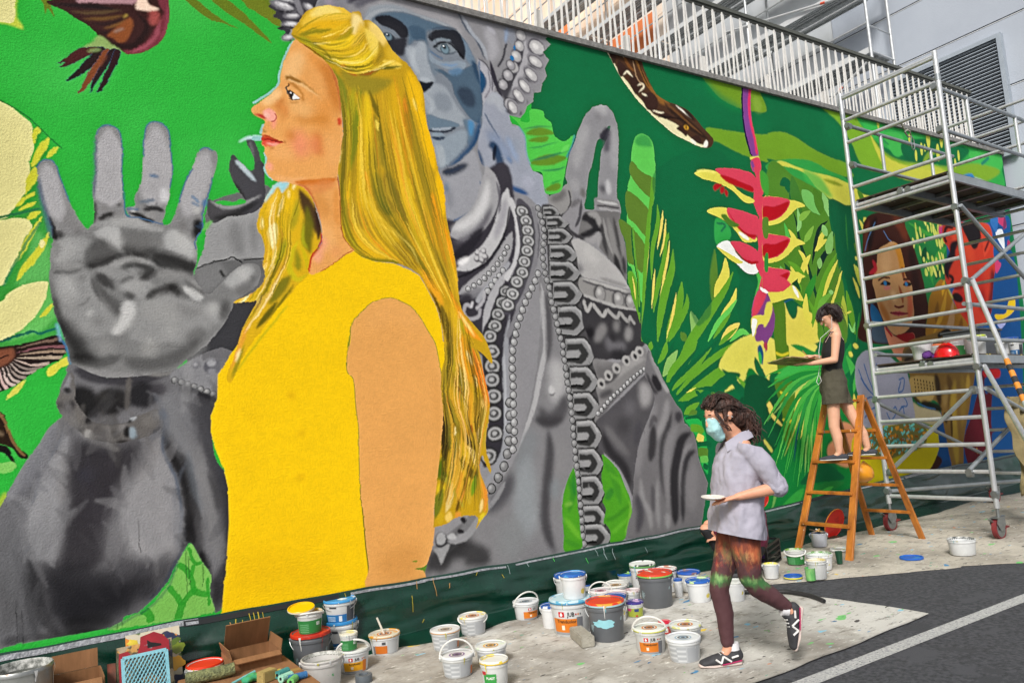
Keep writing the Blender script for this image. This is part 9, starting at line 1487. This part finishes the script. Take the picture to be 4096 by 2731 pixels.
def head(prims,c,f,up,s=1.0):
 """skull, jaw, nose, ears; c = centre of the head, f = face direction"""
 F,U=Vector(f).normalized(),Vector(up).normalized();L=U.cross(F).normalized();C=Vector(c)
 prims.append(([C-F*.022*s+U*.02*s,C-F*.002*s+U*.035*s,C+F*.025*s+U*.02*s],[(.070*s,.085*s),(.075*s,.092*s),(.066*s,.078*s)],L))
 prims.append(([C+F*.02*s+U*.0*s,C+F*.032*s-U*.055*s,C+F*.046*s-U*.098*s],[(.062*s,.062*s),(.052*s,.050*s),(.026*s,.026*s)],L))
 prims.append(([C+F*.086*s+U*.02*s,C+F*.102*s-U*.008*s,C+F*.106*s-U*.022*s],[.011*s,.013*s,.015*s]))
 prims.append(([C+F*.078*s-U*.056*s-L*.014*s,C+F*.082*s-U*.056*s+L*.014*s],[.011*s,.011*s]))
 prims.append(([C+F*.074*s+U*.032*s-L*.036*s,C+F*.084*s+U*.034*s,C+F*.074*s+U*.032*s+L*.036*s],[.014*s,.014*s,.014*s]))
 for sg in(-1,1):prims.append(([C+L*sg*.074*s-F*.012*s+U*.022*s,C+L*sg*.080*s-F*.018*s,C+L*sg*.074*s-F*.008*s-U*.026*s],[(.010*s,.018*s),(.010*s,.020*s),(.008*s,.010*s)],L))
def eyes(par,c,f,up,s,iris):
 F,U=Vector(f).normalized(),Vector(up).normalized();L=U.cross(F).normalized();C=Vector(c)
 for sg in(-1,1):
  p=C+F*.080*s+U*.010*s+L*sg*.031*s
  e=blob('eye',[([p-L*.008*s,p+L*.008*s],[.0085*s,.0085*s])],.0025,mat('eye_white','d8d4d0',.3),par,1)
  i_=blob('iris',[([p+F*.006*s-L*.001,p+F*.006*s+L*.001],[.0048*s,.0048*s])],.0018,mat('iris_'+iris,iris,.2),par,0)
  b=C+F*.088*s+U*.034*s+L*sg*.03*s
  tube('eyebrow',[b-L*.016*s,b+U*.004*s,b+L*.016*s-F*.006*s],[.003,.004,.003],mat('brow','2a1c16',.8),par,6)
def hairmass(name,par,prims,vox,mt,wr=.010,ws=.035,locks=(),seed=1):
 """scalp mass plus many loose strands following the given locks (path, spread, count)"""
 o=blob(name,prims,vox,mt,par,2,wr,ws);r=random.Random(seed);bm=bmesh.new()
 for path,spread,cnt,curl in locks:
  for _ in range(cnt):
   of=Vector((r.gauss(0,1),r.gauss(0,1),r.gauss(0,1)))*spread;ph=r.uniform(0,6);n=9;pts=[]
   for i in range(n):
    t=i/(n-1)*(len(path)-1);k=min(int(t),len(path)-2);p=Vector(path[k]).lerp(Vector(path[k+1]),t-k)
    pts.append(p+of*(.55+.6*i/(n-1))+Vector((math.sin(i*1.7+ph),math.cos(i*1.9+ph),math.sin(i*1.3+ph)))*curl)
   b_tube(bm,pts,[.0032]*(n-2)+[.0024,.0010],4,False)
 if locks:s=bmobj('hair_strands',bm,mt,o,True)
 return o
# ---- woman walking past the buckets (x forward, y left, z up)
wp=gnd(2900,2676,.014);base=Vector((wp.x,wp.y,gz(wp.x)+.0155))
Hd=math.atan2(.455,-.89)
pw=thing('person','walking woman in lavender shirt, face mask and paint-smeared leggings, carrying a plate','person',mw=Matrix.Translation(base)@Matrix.Rotation(Hd,4,'Z'))
ch,fh,uh=Vector((-.115,.02,1.475)),Vector((.95,.10,-.30)),Vector((.30,0,.95))
nk=Vector((-.20,.01,1.31))
pr=[]
head(pr,ch,fh,uh,1.0)
pr.append(([nk+Vector((-.01,0,-.03)),nk+Vector((.02,0,.06)),ch+Vector((-.03,0,-.06))],[(.056,.056),(.050,.052),(.050,.052)],(0,1,0)))
# torso core (under the shirt)
pr.append(([(-.17,.0,.86),(-.19,0,1.02),(-.20,0,1.16),(-.205,0,1.28)],[(.155,.105),(.125,.09),(.145,.10),(.13,.075)],(0,1,0)))
sl,sr=Vector((-.22,.165,1.265)),Vector((-.20,-.165,1.265))
el,wl=Vector((-.33,.235,1.045)),Vector((-.10,.20,1.005))
er,wr_=Vector((-.26,-.235,1.02)),Vector((-.19,-.225,.80))
pr.append(([sl+Vector((0,-.03,-.02)),sl.lerp(el,.5),el],[.034,.034,.036]));pr.append(([el,el.lerp(wl,.35),wl],[.037,.035,.023]));pr.append(([sr+Vector((0,.03,-.02)),sr.lerp(er,.5),er],[.034,.034,.036]));pr.append(([er,er.lerp(wr_,.35),wr_],[.037,.034,.023]))
hand(pr,wl,(1,-.12,-.16),(0,0,1),(0,-1,0),.25,1.0,1);hand(pr,wr_,(.25,.05,-1),(1,0,.2),(0,1,0),.5,1.0,1)
# ankles showing between leggings and shoes
ar,al=Vector((-.052,-.06,.10)),Vector((-.405,.075,.315))
pr.append(([(-.045,-.06,.22),ar,(-.02,-.06,.045)],[.036,.031,.028]));pr.append(([(-.36,.075,.36),al,(-.43,.075,.25)],[.034,.031,.028]))
pr.append(([(-.165,-.075,.83),(-.04,-.065,.49),(-.05,-.06,.25)],[.07,.045,.038]));pr.append(([(-.165,.075,.83),(-.185,.08,.49),(-.36,.075,.36)],[.07,.045,.036]))
blob('body',pr,.0062,M_SK1,pw,2)
eyes(pw,ch,fh,uh,1.0,'3a2a20')
# leggings
M_LEG=bpy.data.materials.new('leggings');M_LEG.use_nodes=True;nt=M_LEG.node_tree;bs=nt.nodes['Principled BSDF'];bs.inputs['Roughness'].default_value=.75
tc=N(nt,'ShaderNodeTexCoord');sep=N(nt,'ShaderNodeSeparateXYZ');nt.links.new(tc.outputs['Object'],sep.inputs[0])
prev=None
nzb=N(nt,'ShaderNodeTexNoise');nzb.inputs['Scale'].default_value=14;nt.links.new(tc.outputs['Object'],nzb.inputs['Vector'])
def lay(prev,col,zc,zw,sc,th,loc):
 mp=N(nt,'ShaderNodeMapping');mp.inputs['Location'].default_value=(loc,loc*.7,0);mp.inputs['Scale'].default_value=(1,1,.38);nt.links.new(tc.outputs['Object'],mp.inputs[0])
 n_=N(nt,'ShaderNodeTexNoise');n_.inputs['Scale'].default_value=sc;n_.inputs['Detail'].default_value=9;n_.inputs['Roughness'].default_value=.7;nt.links.new(mp.outputs[0],n_.inputs['Vector'])
 d_=N(nt,'ShaderNodeMath',operation='SUBTRACT');nt.links.new(sep.outputs['Z'],d_.inputs[0]);d_.inputs[1].default_value=zc
 ab=N(nt,'ShaderNodeMath',operation='ABSOLUTE');nt.links.new(d_.outputs[0],ab.inputs[0])
 m2=N(nt,'ShaderNodeMath',operation='DIVIDE');nt.links.new(ab.outputs[0],m2.inputs[0]);m2.inputs[1].default_value=zw*4
 s2=N(nt,'ShaderNodeMath',operation='SUBTRACT');nt.links.new(n_.outputs[0],s2.inputs[0]);nt.links.new(m2.outputs[0],s2.inputs[1])
 r_=N(nt,'ShaderNodeValToRGB');r_.color_ramp.elements[0].position=th;r_.color_ramp.elements[1].position=th+.16;nt.links.new(s2.outputs[0],r_.inputs[0])
 mx=N(nt,'ShaderNodeMixRGB');nt.links.new(r_.outputs[0],mx.inputs[0])
 if isinstance(prev,tuple):mx.inputs[1].default_value=prev
 else:nt.links.new(prev,mx.inputs[1])
 mx.inputs[2].default_value=lin(col);return mx.outputs[0]
o_=lin('4c2c30')
for col,zc,zw,sc,th,loc in(('7a3a28',.70,.20,11,.36,0),('b8623c',.68,.16,17,.44,3),('c8905c',.64,.14,22,.48,6),('6a5c38',.66,.14,15,.45,9),('3a6a38',.50,.06,13,.36,12),('7aa060',.52,.06,24,.45,15),('9a2c2c',.60,.12,20,.52,18)):o_=lay(o_,col,zc,zw,sc,th,loc)
nt.links.new(o_,bs.inputs['Base Color'])
pr=[([(-.165,-.072,.86),(-.13,-.07,.70),(-.055,-.065,.52),(-.03,-.062,.44),(-.05,-.06,.30),(-.052,-.06,.135)],[.098,.086,.064,.058,.053,.040]),([(-.165,.075,.86),(-.165,.08,.70),(-.175,.082,.52),(-.215,.08,.46),(-.30,.078,.40),(-.375,.075,.345)],[.098,.088,.066,.060,.053,.040]),([(-.165,-.06,.90),(-.165,.06,.90)],[(.10,.11),(.10,.11)],(0,0,1))]
blob('leggings',pr,.008,M_LEG,pw,2,.003,.03)
# shirt: loose, open collar, sleeves rolled to the elbow
M_SHIRT=mat('lavender_shirt','a8a5b3',.85,col2='95929f',scale=6,amt=.4,bump=.2,bscale=30)
tor=[(-.14,0,.62),(-.15,0,.75),(-.165,0,.90),(-.18,0,1.02),(-.19,0,1.14),(-.20,0,1.23),(-.205,0,1.30)]
pr=[(tor,[(.215,.165),(.215,.165),(.205,.155),(.195,.148),(.195,.140),(.185,.120),(.105,.075)],(0,1,0)),([sl+Vector((0,-.02,.005)),sl.lerp(el,.5)+Vector((-.005,.005,0)),sl.lerp(el,.93)],[.070,.064,.058]),([sr+Vector((0,.02,.005)),sr.lerp(er,.5),sr.lerp(er,.93)],[.070,.064,.058])]
shirt=blob('shirt',pr,.009,M_SHIRT,pw,3,.014,.085,cut=[((-.1,0,.775),(.22,0,-1)),((-.1,0,1.325),(-.25,0,1))])
for a_,b_ in((sl,el),(sr,er)):
 blob('rolled_cuff',[([a_.lerp(b_,.80),a_.lerp(b_,1.0)],[.058,.056])],.008,M_SHIRT,pw,1,.007,.025).parent=shirt
# collar leaves and placket
for sg in(-1,1):
 a_=nk+Vector((.03,sg*.058,.045));mesh('collar',[nk+Vector((-.075,sg*.035,.075)),nk+Vector((.0,sg*.072,.062)),nk+Vector((.085,sg*.03,.005)),nk+Vector((.095,sg*.075,-.05)),nk+Vector((.01,sg*.105,.0)),nk+Vector((-.085,sg*.06,.03))],[(0,1,4,5),(1,2,3,4)],M_SHIRT,shirt,True)
# hair: loose dark curls, pony tail
M_HAIR=mat('dark_hair','45291f',.6,col2='27170f',scale=26,amt=.8,stretch=(1,1,.3),bump=.8,bscale=70)
F_,U_=fh.normalized(),uh.normalized();L_=U_.cross(F_)
pr=[([ch-F_*.035+U_*.045,ch+F_*.005+U_*.064,ch+F_*.035+U_*.066],[(.083,.090),(.083,.078),(.062,.046)],L_),([ch-F_*.06+U_*.01,ch-F_*.09-U_*.05],[(.080,.085),(.07,.07)],L_),([ch-F_*.10+U_*.0,ch-F_*.13-U_*.05,ch-F_*.13-U_*.11,ch-F_*.115-U_*.16],[.055,.062,.052,.025])]
pr.append(([ch-F_*.0+U_*.03+L_*.072,ch+F_*.02-U_*.02+L_*.078],[.022,.012]));pr.append(([ch-F_*.0+U_*.03-L_*.072,ch+F_*.02-U_*.02-L_*.078],[.022,.012]))
hairmass('hair',pw,pr,.007,M_HAIR,.007,.02,[([ch+F_*.07+U_*.085+L_*y_,ch-F_*.0+U_*.13+L_*y_*1.1,ch-F_*.09+U_*.06+L_*y_*.8,ch-F_*.14-U_*.01],.012,26,.004)for y_ in(-.06,-.03,0,.03,.06)]+[([ch+F_*.05+U_*.06+L_*.07,ch-F_*.03+U_*.05+L_*.088,ch-F_*.11+U_*.0+L_*.05,ch-F_*.15-U_*.03],.012,40,.004),([ch-F_*.10+U_*.01,ch-F_*.145-U_*.05,ch-F_*.145-U_*.12,ch-F_*.12-U_*.19],.026,190,.010),([ch+F_*.06+U_*.05+L_*.065,ch+F_*.05-U_*.03+L_*.082,ch+F_*.02-U_*.09+L_*.075],.005,10,.003)])
# mask with ear loops
M_MASK=mat('mask_blue','a8d0d2',.85,col2='98c4c8',scale=6,amt=.3)
mk_=blob('face_mask',[([ch+F_*.070-U_*.010,ch+F_*.078-U_*.055,ch+F_*.062-U_*.105],[(.052,.040),(.062,.046),(.040,.036)],L_)],.006,M_MASK,pw,3,.003,.02)
for sg in(-1,1):tube('ear_loop',[ch+F_*.06-U_*.03+L_*sg*.058,ch+F_*.0+U_*.0+L_*sg*.085,ch-F_*.025-U_*.02+L_*sg*.083],.0022,ink('e4e6e6'),mk_,6)
# shoes
M_SHOE=mat('shoe_black','26262a',.7,col2='38383c',scale=20,amt=.5);M_SOLE=mat('shoe_sole','c9b8b0',.7);M_PINK=ink('b0245c');M_SWHT=ink('dcdad8')
def shoe(par,heel,toe,up):
 h_,t_=Vector(heel),Vector(toe);D=(t_-h_).normalized();U=Vector(up).normalized();U=(U-D*U.dot(D)).normalized();Lr=U.cross(D);l=(t_-h_).length
 P_=lambda a,b,c=0:h_+D*a*l+U*b+Lr*c
 s_=blob('shoe',[([P_(.10,.045),P_(.35,.042),P_(.65,.034),P_(.90,.024)],[(.034,.044),(.036,.040),(.042,.032),(.036,.022)],Lr),([P_(.06,.05),P_(.10,.085)],[(.032,.034),(.030,.03)],Lr),([P_(.30,.05),P_(.26,.095)],[(.030,.03),(.026,.02)],Lr)],.006,M_SHOE,par,2)
 blob('sole',[([P_(.04,.010),P_(.4,.008),P_(.7,.008),P_(.96,.014)],[(.036,.014),(.036,.012),(.045,.012),(.032,.012)],Lr)],.005,M_SOLE,par,1).parent=s_
 for sg in(-1,1):
  a,b,c_=P_(.30,.025,sg*.041),P_(.48,.060,sg*.034),P_(.60,.022,sg*.044)
  for q1,q2 in((P_(.28,.03,sg*.042),P_(.45,.062,sg*.036)),(P_(.45,.062,sg*.036),P_(.52,.026,sg*.044)),(P_(.52,.026,sg*.044),P_(.64,.05,sg*.04)),(P_(.26,.05,sg*.038),P_(.10,.058,sg*.037))):tube('side_stripe',[q1,q2],.006,M_SWHT,par,6).parent=s_
  tube('pink_trim',[P_(.02,.028,sg*.034),P_(.3,.02,sg*.038),P_(.5,.016,sg*.042)],.004,M_PINK,par,6).parent=s_
 for k in range(5):q=.34+.07*k;tube('lace',[P_(q,.088-.010*k,-.02),P_(q+.02,.093-.011*k),P_(q,.088-.010*k,.02)],.004,M_SWHT,par,6).parent=s_
 tube('tongue_trim',[P_(.13,.10,-.028),P_(.24,.112),P_(.13,.10,.028)],.006,M_PINK,par,6).parent=s_
 tube('sock',[P_(.14,.085),P_(.15,.125)],[.036,.034],ink('d9d7da'),par,12).parent=s_
shoe(pw,(-.125,-.06,.004),(.135,-.06,.0),(0,0,1));shoe(pw,(-.475,.075,.335),(-.415,.075,.085),(.95,0,.3))
# plate in her hand
pl_=pw.matrix_world@Vector((.045,.185,.998));bm=bmesh.new();b_lathe(bm,[(0,0),(.045,0),(.066,.012),(.07,.014),(.068,.018),(.045,.006),(0,.006)],32)
o=bmobj('paint_plate',bm,mat('plate_white','d8d6d0',.4,col2='c9c4bc',scale=9,splash=['d07a4a'],sscale=12,samt=.6),None,True);o.matrix_world=Matrix.Translation(pl_)@Matrix.Rotation(.08,4,'X');tag(o,'white plate with paint held by the walking woman','plate')
# ---- painter on the ladder
tread=fr[0][0].lerp(fr[1][0],.5).lerp(fr[0][1].lerp(fr[1][1],.5),.9/1.55)
base=Vector((tread.x-.02,tread.y,tread.z+.016));Hd=math.atan2(.785,-.62)
pl2=thing('person','short-haired woman in black top and olive shorts standing on the wooden step ladder','person',mw=Matrix.Translation(base)@Matrix.Rotation(Hd,4,'Z'))
ch,fh,uh=Vector((-.115,0,1.455)),Vector((.90,0,-.42)),Vector((.42,0,.90));nk=Vector((-.15,0,1.30));F_,U_=fh.normalized(),uh.normalized();L_=U_.cross(F_)
pr=[];head(pr,ch,fh,uh,.96)
pr.append(([nk+Vector((-.01,0,-.04)),nk+Vector((.0,0,.05)),ch+Vector((-.02,0,-.05))],[(.055,.05),(.045,.046),(.046,.048)],(0,1,0)))
pr.append(([(-.075,0,.80),(-.085,0,.93),(-.10,0,1.06),(-.125,0,1.18),(-.14,0,1.27)],[(.12,.085),(.105,.075),(.118,.088),(.125,.086),(.10,.058)],(0,1,0)))
sl,sr=Vector((-.145,.155,1.245)),Vector((-.14,-.155,1.245));el,wl=Vector((-.10,.19,1.0)),Vector((.13,.14,.985));er,wr_=Vector((-.07,-.19,1.02)),Vector((.06,-.06,1.07))
pr.append(([sl,sl.lerp(el,.5),el],[.046,.040,.034]));pr.append(([el,el.lerp(wl,.35),wl],[.035,.033,.022]));pr.append(([sr,sr.lerp(er,.5),er],[.046,.040,.034]));pr.append(([er,er.lerp(wr_,.35),wr_],[.035,.033,.022]))
hand(pr,wl,(1,-.15,.05),(0,0,-1),(0,-1,0),-.1,1.0,1);hand(pr,wr_,(.85,.25,.1),(0,0,1),(0,1,0),.8,1.0,1)
al,ar=Vector((-.055,.07,.075)),Vector((-.335,-.07,.105))
pr.append(([(-.07,.075,.80),(-.05,.075,.55),(-.035,.073,.33),(-.055,.071,.22),al,(-.02,.07,.035)],[.070,.064,.052,.050,.032,.03]));pr.append(([(-.09,-.075,.80),(-.17,-.075,.58),(-.255,-.073,.37),(-.305,-.071,.25),ar,(-.30,-.07,.06)],[.070,.064,.052,.050,.032,.03]))
blob('body',pr,.0062,M_SK2,pl2,2);eyes(pl2,ch,fh,uh,.96,'3a2a20')
M_TOP=mat('black_top','0e0e10',.85,col2='17171a',scale=9)
top=blob('tank_top',[([(-.08,0,.89),(-.09,0,.98),(-.105,0,1.08),(-.128,0,1.18)],[(.132,.102),(.124,.097),(.138,.112),(.132,.104)],(0,1,0))],.007,M_TOP,pl2,3)
for sg in(-1,1):
 tube('strap',[Vector((-.045,sg*.085,1.20)),Vector((-.10,sg*.09,1.295)),Vector((-.17,sg*.088,1.285)),Vector((-.215,sg*.075,1.19))],.008,M_TOP,pl2,6).parent=top
 tube('under_strap',[Vector((-.04,sg*.098,1.19)),Vector((-.105,sg*.105,1.29)),Vector((-.18,sg*.098,1.275)),Vector((-.215,sg*.085,1.2))],.0025,ink('c9aaa0'),pl2,6).parent=top
M_SHORT=mat('olive_shorts','4a4638',.9,col2='413d30',scale=7,bump=.15,bscale=60)
blob('shorts',[([(-.075,0,.70),(-.08,0,.80),(-.08,0,.91)],[(.165,.135),(.158,.13),(.128,.105)],(0,1,0)),([(-.075,.07,.72),(-.065,.075,.50)],[(.105,.120),(.108,.125)],(0,1,0)),([(-.09,-.07,.72),(-.15,-.075,.50)],[(.105,.12),(.106,.122)],(0,1,0))],.008,M_SHORT,pl2,3,.007,.06,cut=[((-.08,0,.565),(0,0,-1))])
M_HAIR2=mat('short_hair','2c1a16',.5,col2='1c100e',scale=24,amt=.8,stretch=(1,1,.3),bump=.7,bscale=80)
hairmass('hair',pl2,[([ch-F_*.045+U_*.03,ch-F_*.01+U_*.06,ch+F_*.045+U_*.058],[(.082,.092),(.084,.078),(.068,.050)],L_),([ch-F_*.055+U_*.01,ch-F_*.065-U_*.045],[(.078,.07),(.06,.05)],L_),([ch+F_*.045+U_*.06,ch+F_*.085+U_*.030],[(.06,.03),(.05,.014)],L_)],.007,M_HAIR2,.004,.022,[([ch-F_*.04+U_*.125+L_*y_,ch+F_*.04+U_*.115+L_*y_,ch+F_*.095+U_*.055+L_*y_,ch+F_*.105+U_*.02+L_*y_],.010,26,.003)for y_ in(-.05,-.02,.01,.04,.065)]+[([ch+U_*.12+L_*.03,ch+U_*.06+L_*.09-F_*.03,ch-U_*.0+L_*.085-F_*.05,ch-U_*.06-F_*.06+L_*.05],.014,60,.003),([ch+U_*.12-F_*.03,ch+U_*.06-F_*.11,ch-U_*.05-F_*.10],.022,60,.003)],2)
for sg,par_y in((1,.071),(-1,-.071)):
 a_=al if sg==1 else ar;z0=0 if sg==1 else a_.z-.075
 xo=a_.x+.02
 s_=blob('slip_on_shoe',[([(xo-.075,par_y,z0+.030),(xo+.02,par_y,z0+.03),(xo+.12,par_y,z0+.022),(xo+.165,par_y,z0+.018)],[(.034,.032),(.036,.032),(.040,.022),(.030,.014)],(0,1,0))],.006,mat('grey_canvas','3a3c44',.9,col2='2f3138',scale=20),pl2,2)
 blob('sole',[([(xo-.08,par_y,z0+.008),(xo+.1,par_y,z0+.008),(xo+.165,par_y,z0+.01)],[(.036,.009),(.041,.009),(.03,.008)],(0,1,0))],.004,ink('cfcdc8'),pl2,1).parent=s_
# earphone cord
tube('earphone_cord',[ch+L_*.082-F_*.01-U_*.005,ch+L_*.07+F_*.045-U_*.11,Vector((.0,.09,1.24)),Vector((.03,.075,1.10)),Vector((.035,.095,.97)),Vector((.06,.09,.86)),Vector((.085,.10,.80)),Vector((.07,.115,.765)),Vector((.04,.13,.80)),Vector((.05,.12,.86))],.0026,ink('d8d8d6'),pl2,6)
# palette board she holds
pc=pl2.matrix_world@Vector((.27,.06,1.028));bm=bmesh.new();b_box(bm,(0,0,0),(.42,.40,.010));bmesh.ops.bevel(bm,geom=[e for e in bm.edges if abs(e.verts[0].co.z-e.verts[1].co.z)>.005],offset=.03,segments=3,affect='EDGES')
o=bmobj('palette',bm,mat('palette_ply','b3a878',.6,col2='8a6a48',scale=8,splash=['d8d870','7a3a2a','4a7a3a'],sscale=9,samt=.6),None);o.matrix_world=Matrix.Translation(pc)@Matrix.Rotation(Hd+.6,4,'Z')@Matrix.Rotation(-.10,4,'Y')@Matrix.Rotation(.07,4,'X');tag(o,'square wooden palette board held by the painter on the ladder','palette')
bp_=pl2.matrix_world@(wr_+Vector((.085,.03,.02)));b=thing('paint_brush','thin brush in the ladder painter\'s right hand','brush',bp_)
tube('brush_handle',[Vector((-.03,.02,.05)),Vector((.01,0,-.01))],[.004,.005],mat('bh_b8884a','b8884a',.5),b,6);tube('bristles',[Vector((.01,0,-.01)),Vector((.025,-.01,-.035))],[.007,.004],mat('bristle_y','c8c83a',.9),b,6)
# ---- third painter crouching by the wall, mostly hidden
cp=onY(2925,2150,4.80);base=Vector((cp.x,4.80,gz(cp.x)+.0145));Hd=math.atan2(.80,-.60)
p3=thing('person','crouching person in dark magenta jacket with brown ponytail behind the walking woman','person',mw=Matrix.Translation(base)@Matrix.Rotation(Hd,4,'Z'))
ch,fh,uh=Vector((-.05,0,.98)),Vector((1,0,-.2)),Vector((.2,0,1));F_,U_=fh.normalized(),uh.normalized();L_=U_.cross(F_);pr=[];head(pr,ch,fh,uh,.95)
pr.append(([(-.10,0,.80),(-.06,0,.90)],[(.05,.05),(.045,.045)],(0,1,0)));pr.append(([(-.16,0,.30),(-.17,0,.50),(-.14,0,.66),(-.11,0,.78)],[(.16,.12),(.13,.10),(.14,.10),(.12,.07)],(0,1,0)))
sl,sr=Vector((-.12,.16,.76)),Vector((-.12,-.16,.76));el,wl=Vector((.10,.24,.58)),Vector((.06,.20,.36));er,wr_=Vector((.10,-.22,.60)),Vector((.06,-.14,.40))
for s_,e_,w_ in((sl,el,wl),(sr,er,wr_)):pr.append(([s_,s_.lerp(e_,.5),e_],[.046,.04,.035]));pr.append(([e_,w_],[.035,.022]));hand(pr,w_,(1,0,.1),(0,0,1),(0,-1 if w_.y>0 else 1,0),.6,1,1)
for sg in(-1,1):pr.append(([(-.15,sg*.08,.30),(.05,sg*.14,.42),(.20,sg*.14,.44)],[.085,.07,.055]));pr.append(([(.20,sg*.14,.44),(.08,sg*.13,.25),(-.03,sg*.12,.08)],[.055,.05,.033]))
blob('body',pr,.008,M_SK1,p3,2);eyes(p3,ch,fh,uh,.95,'3a2a20')
M_MAG=mat('magenta_jacket','6e1238',.7,col2='560c2c',scale=6,bump=.2,bscale=30)
jk_=blob('jacket',[([(-.17,0,.34),(-.18,0,.50),(-.15,0,.66),(-.125,0,.79)],[(.19,.15),(.17,.14),(.175,.13),(.12,.09)],(0,1,0)),([sl,sl.lerp(el,.5),el],[.068,.064,.058]),([el,el.lerp(wl,.85)],[.056,.046]),([sr,sr.lerp(er,.5),er],[.068,.064,.058]),([er,er.lerp(wr_,.85)],[.056,.046])],.010,M_MAG,p3,2,.012,.06)
blob('trousers',[([(-.15,sg*.08,.30),(.05,sg*.14,.42),(.20,sg*.14,.44),(.08,sg*.13,.25),(-.02,sg*.12,.10)],[.10,.085,.07,.062,.05])for sg in(-1,1)]+[([(-.17,-.05,.28),(-.17,.05,.28)],[(.13,.12),(.13,.12)],(0,0,1))],.010,mat('black_trousers','16161a',.85),p3,2,.006,.05)
for sg in(-1,1):blob('shoe',[([(-.09,sg*.12,.04),(.06,sg*.12,.035),(.15,sg*.12,.025)],[(.038,.04),(.04,.035),(.034,.022)],(0,1,0))],.007,M_SHOE,p3,2)
M_H3=mat('brown_hair','4a2c1c',.5,col2='331e13',scale=24,amt=.8,stretch=(1,1,.3),bump=.7,bscale=80)
hairmass('hair',p3,[([ch-F_*.04+U_*.04,ch+F_*.03+U_*.06],[(.084,.09),(.075,.06)],L_),([ch-F_*.06+U_*.0,ch-F_*.08-U_*.05],[(.075,.07),(.06,.05)],L_),([ch-F_*.11+U_*.03,ch-F_*.18-U_*.02,ch-F_*.21-U_*.14,ch-F_*.20-U_*.27],[.035,.055,.05,.02])],.008,M_H3,.005,.026,[([ch-F_*.11+U_*.03,ch-F_*.18-U_*.02,ch-F_*.215-U_*.14,ch-F_*.20-U_*.29],.020,120,.004)],3)
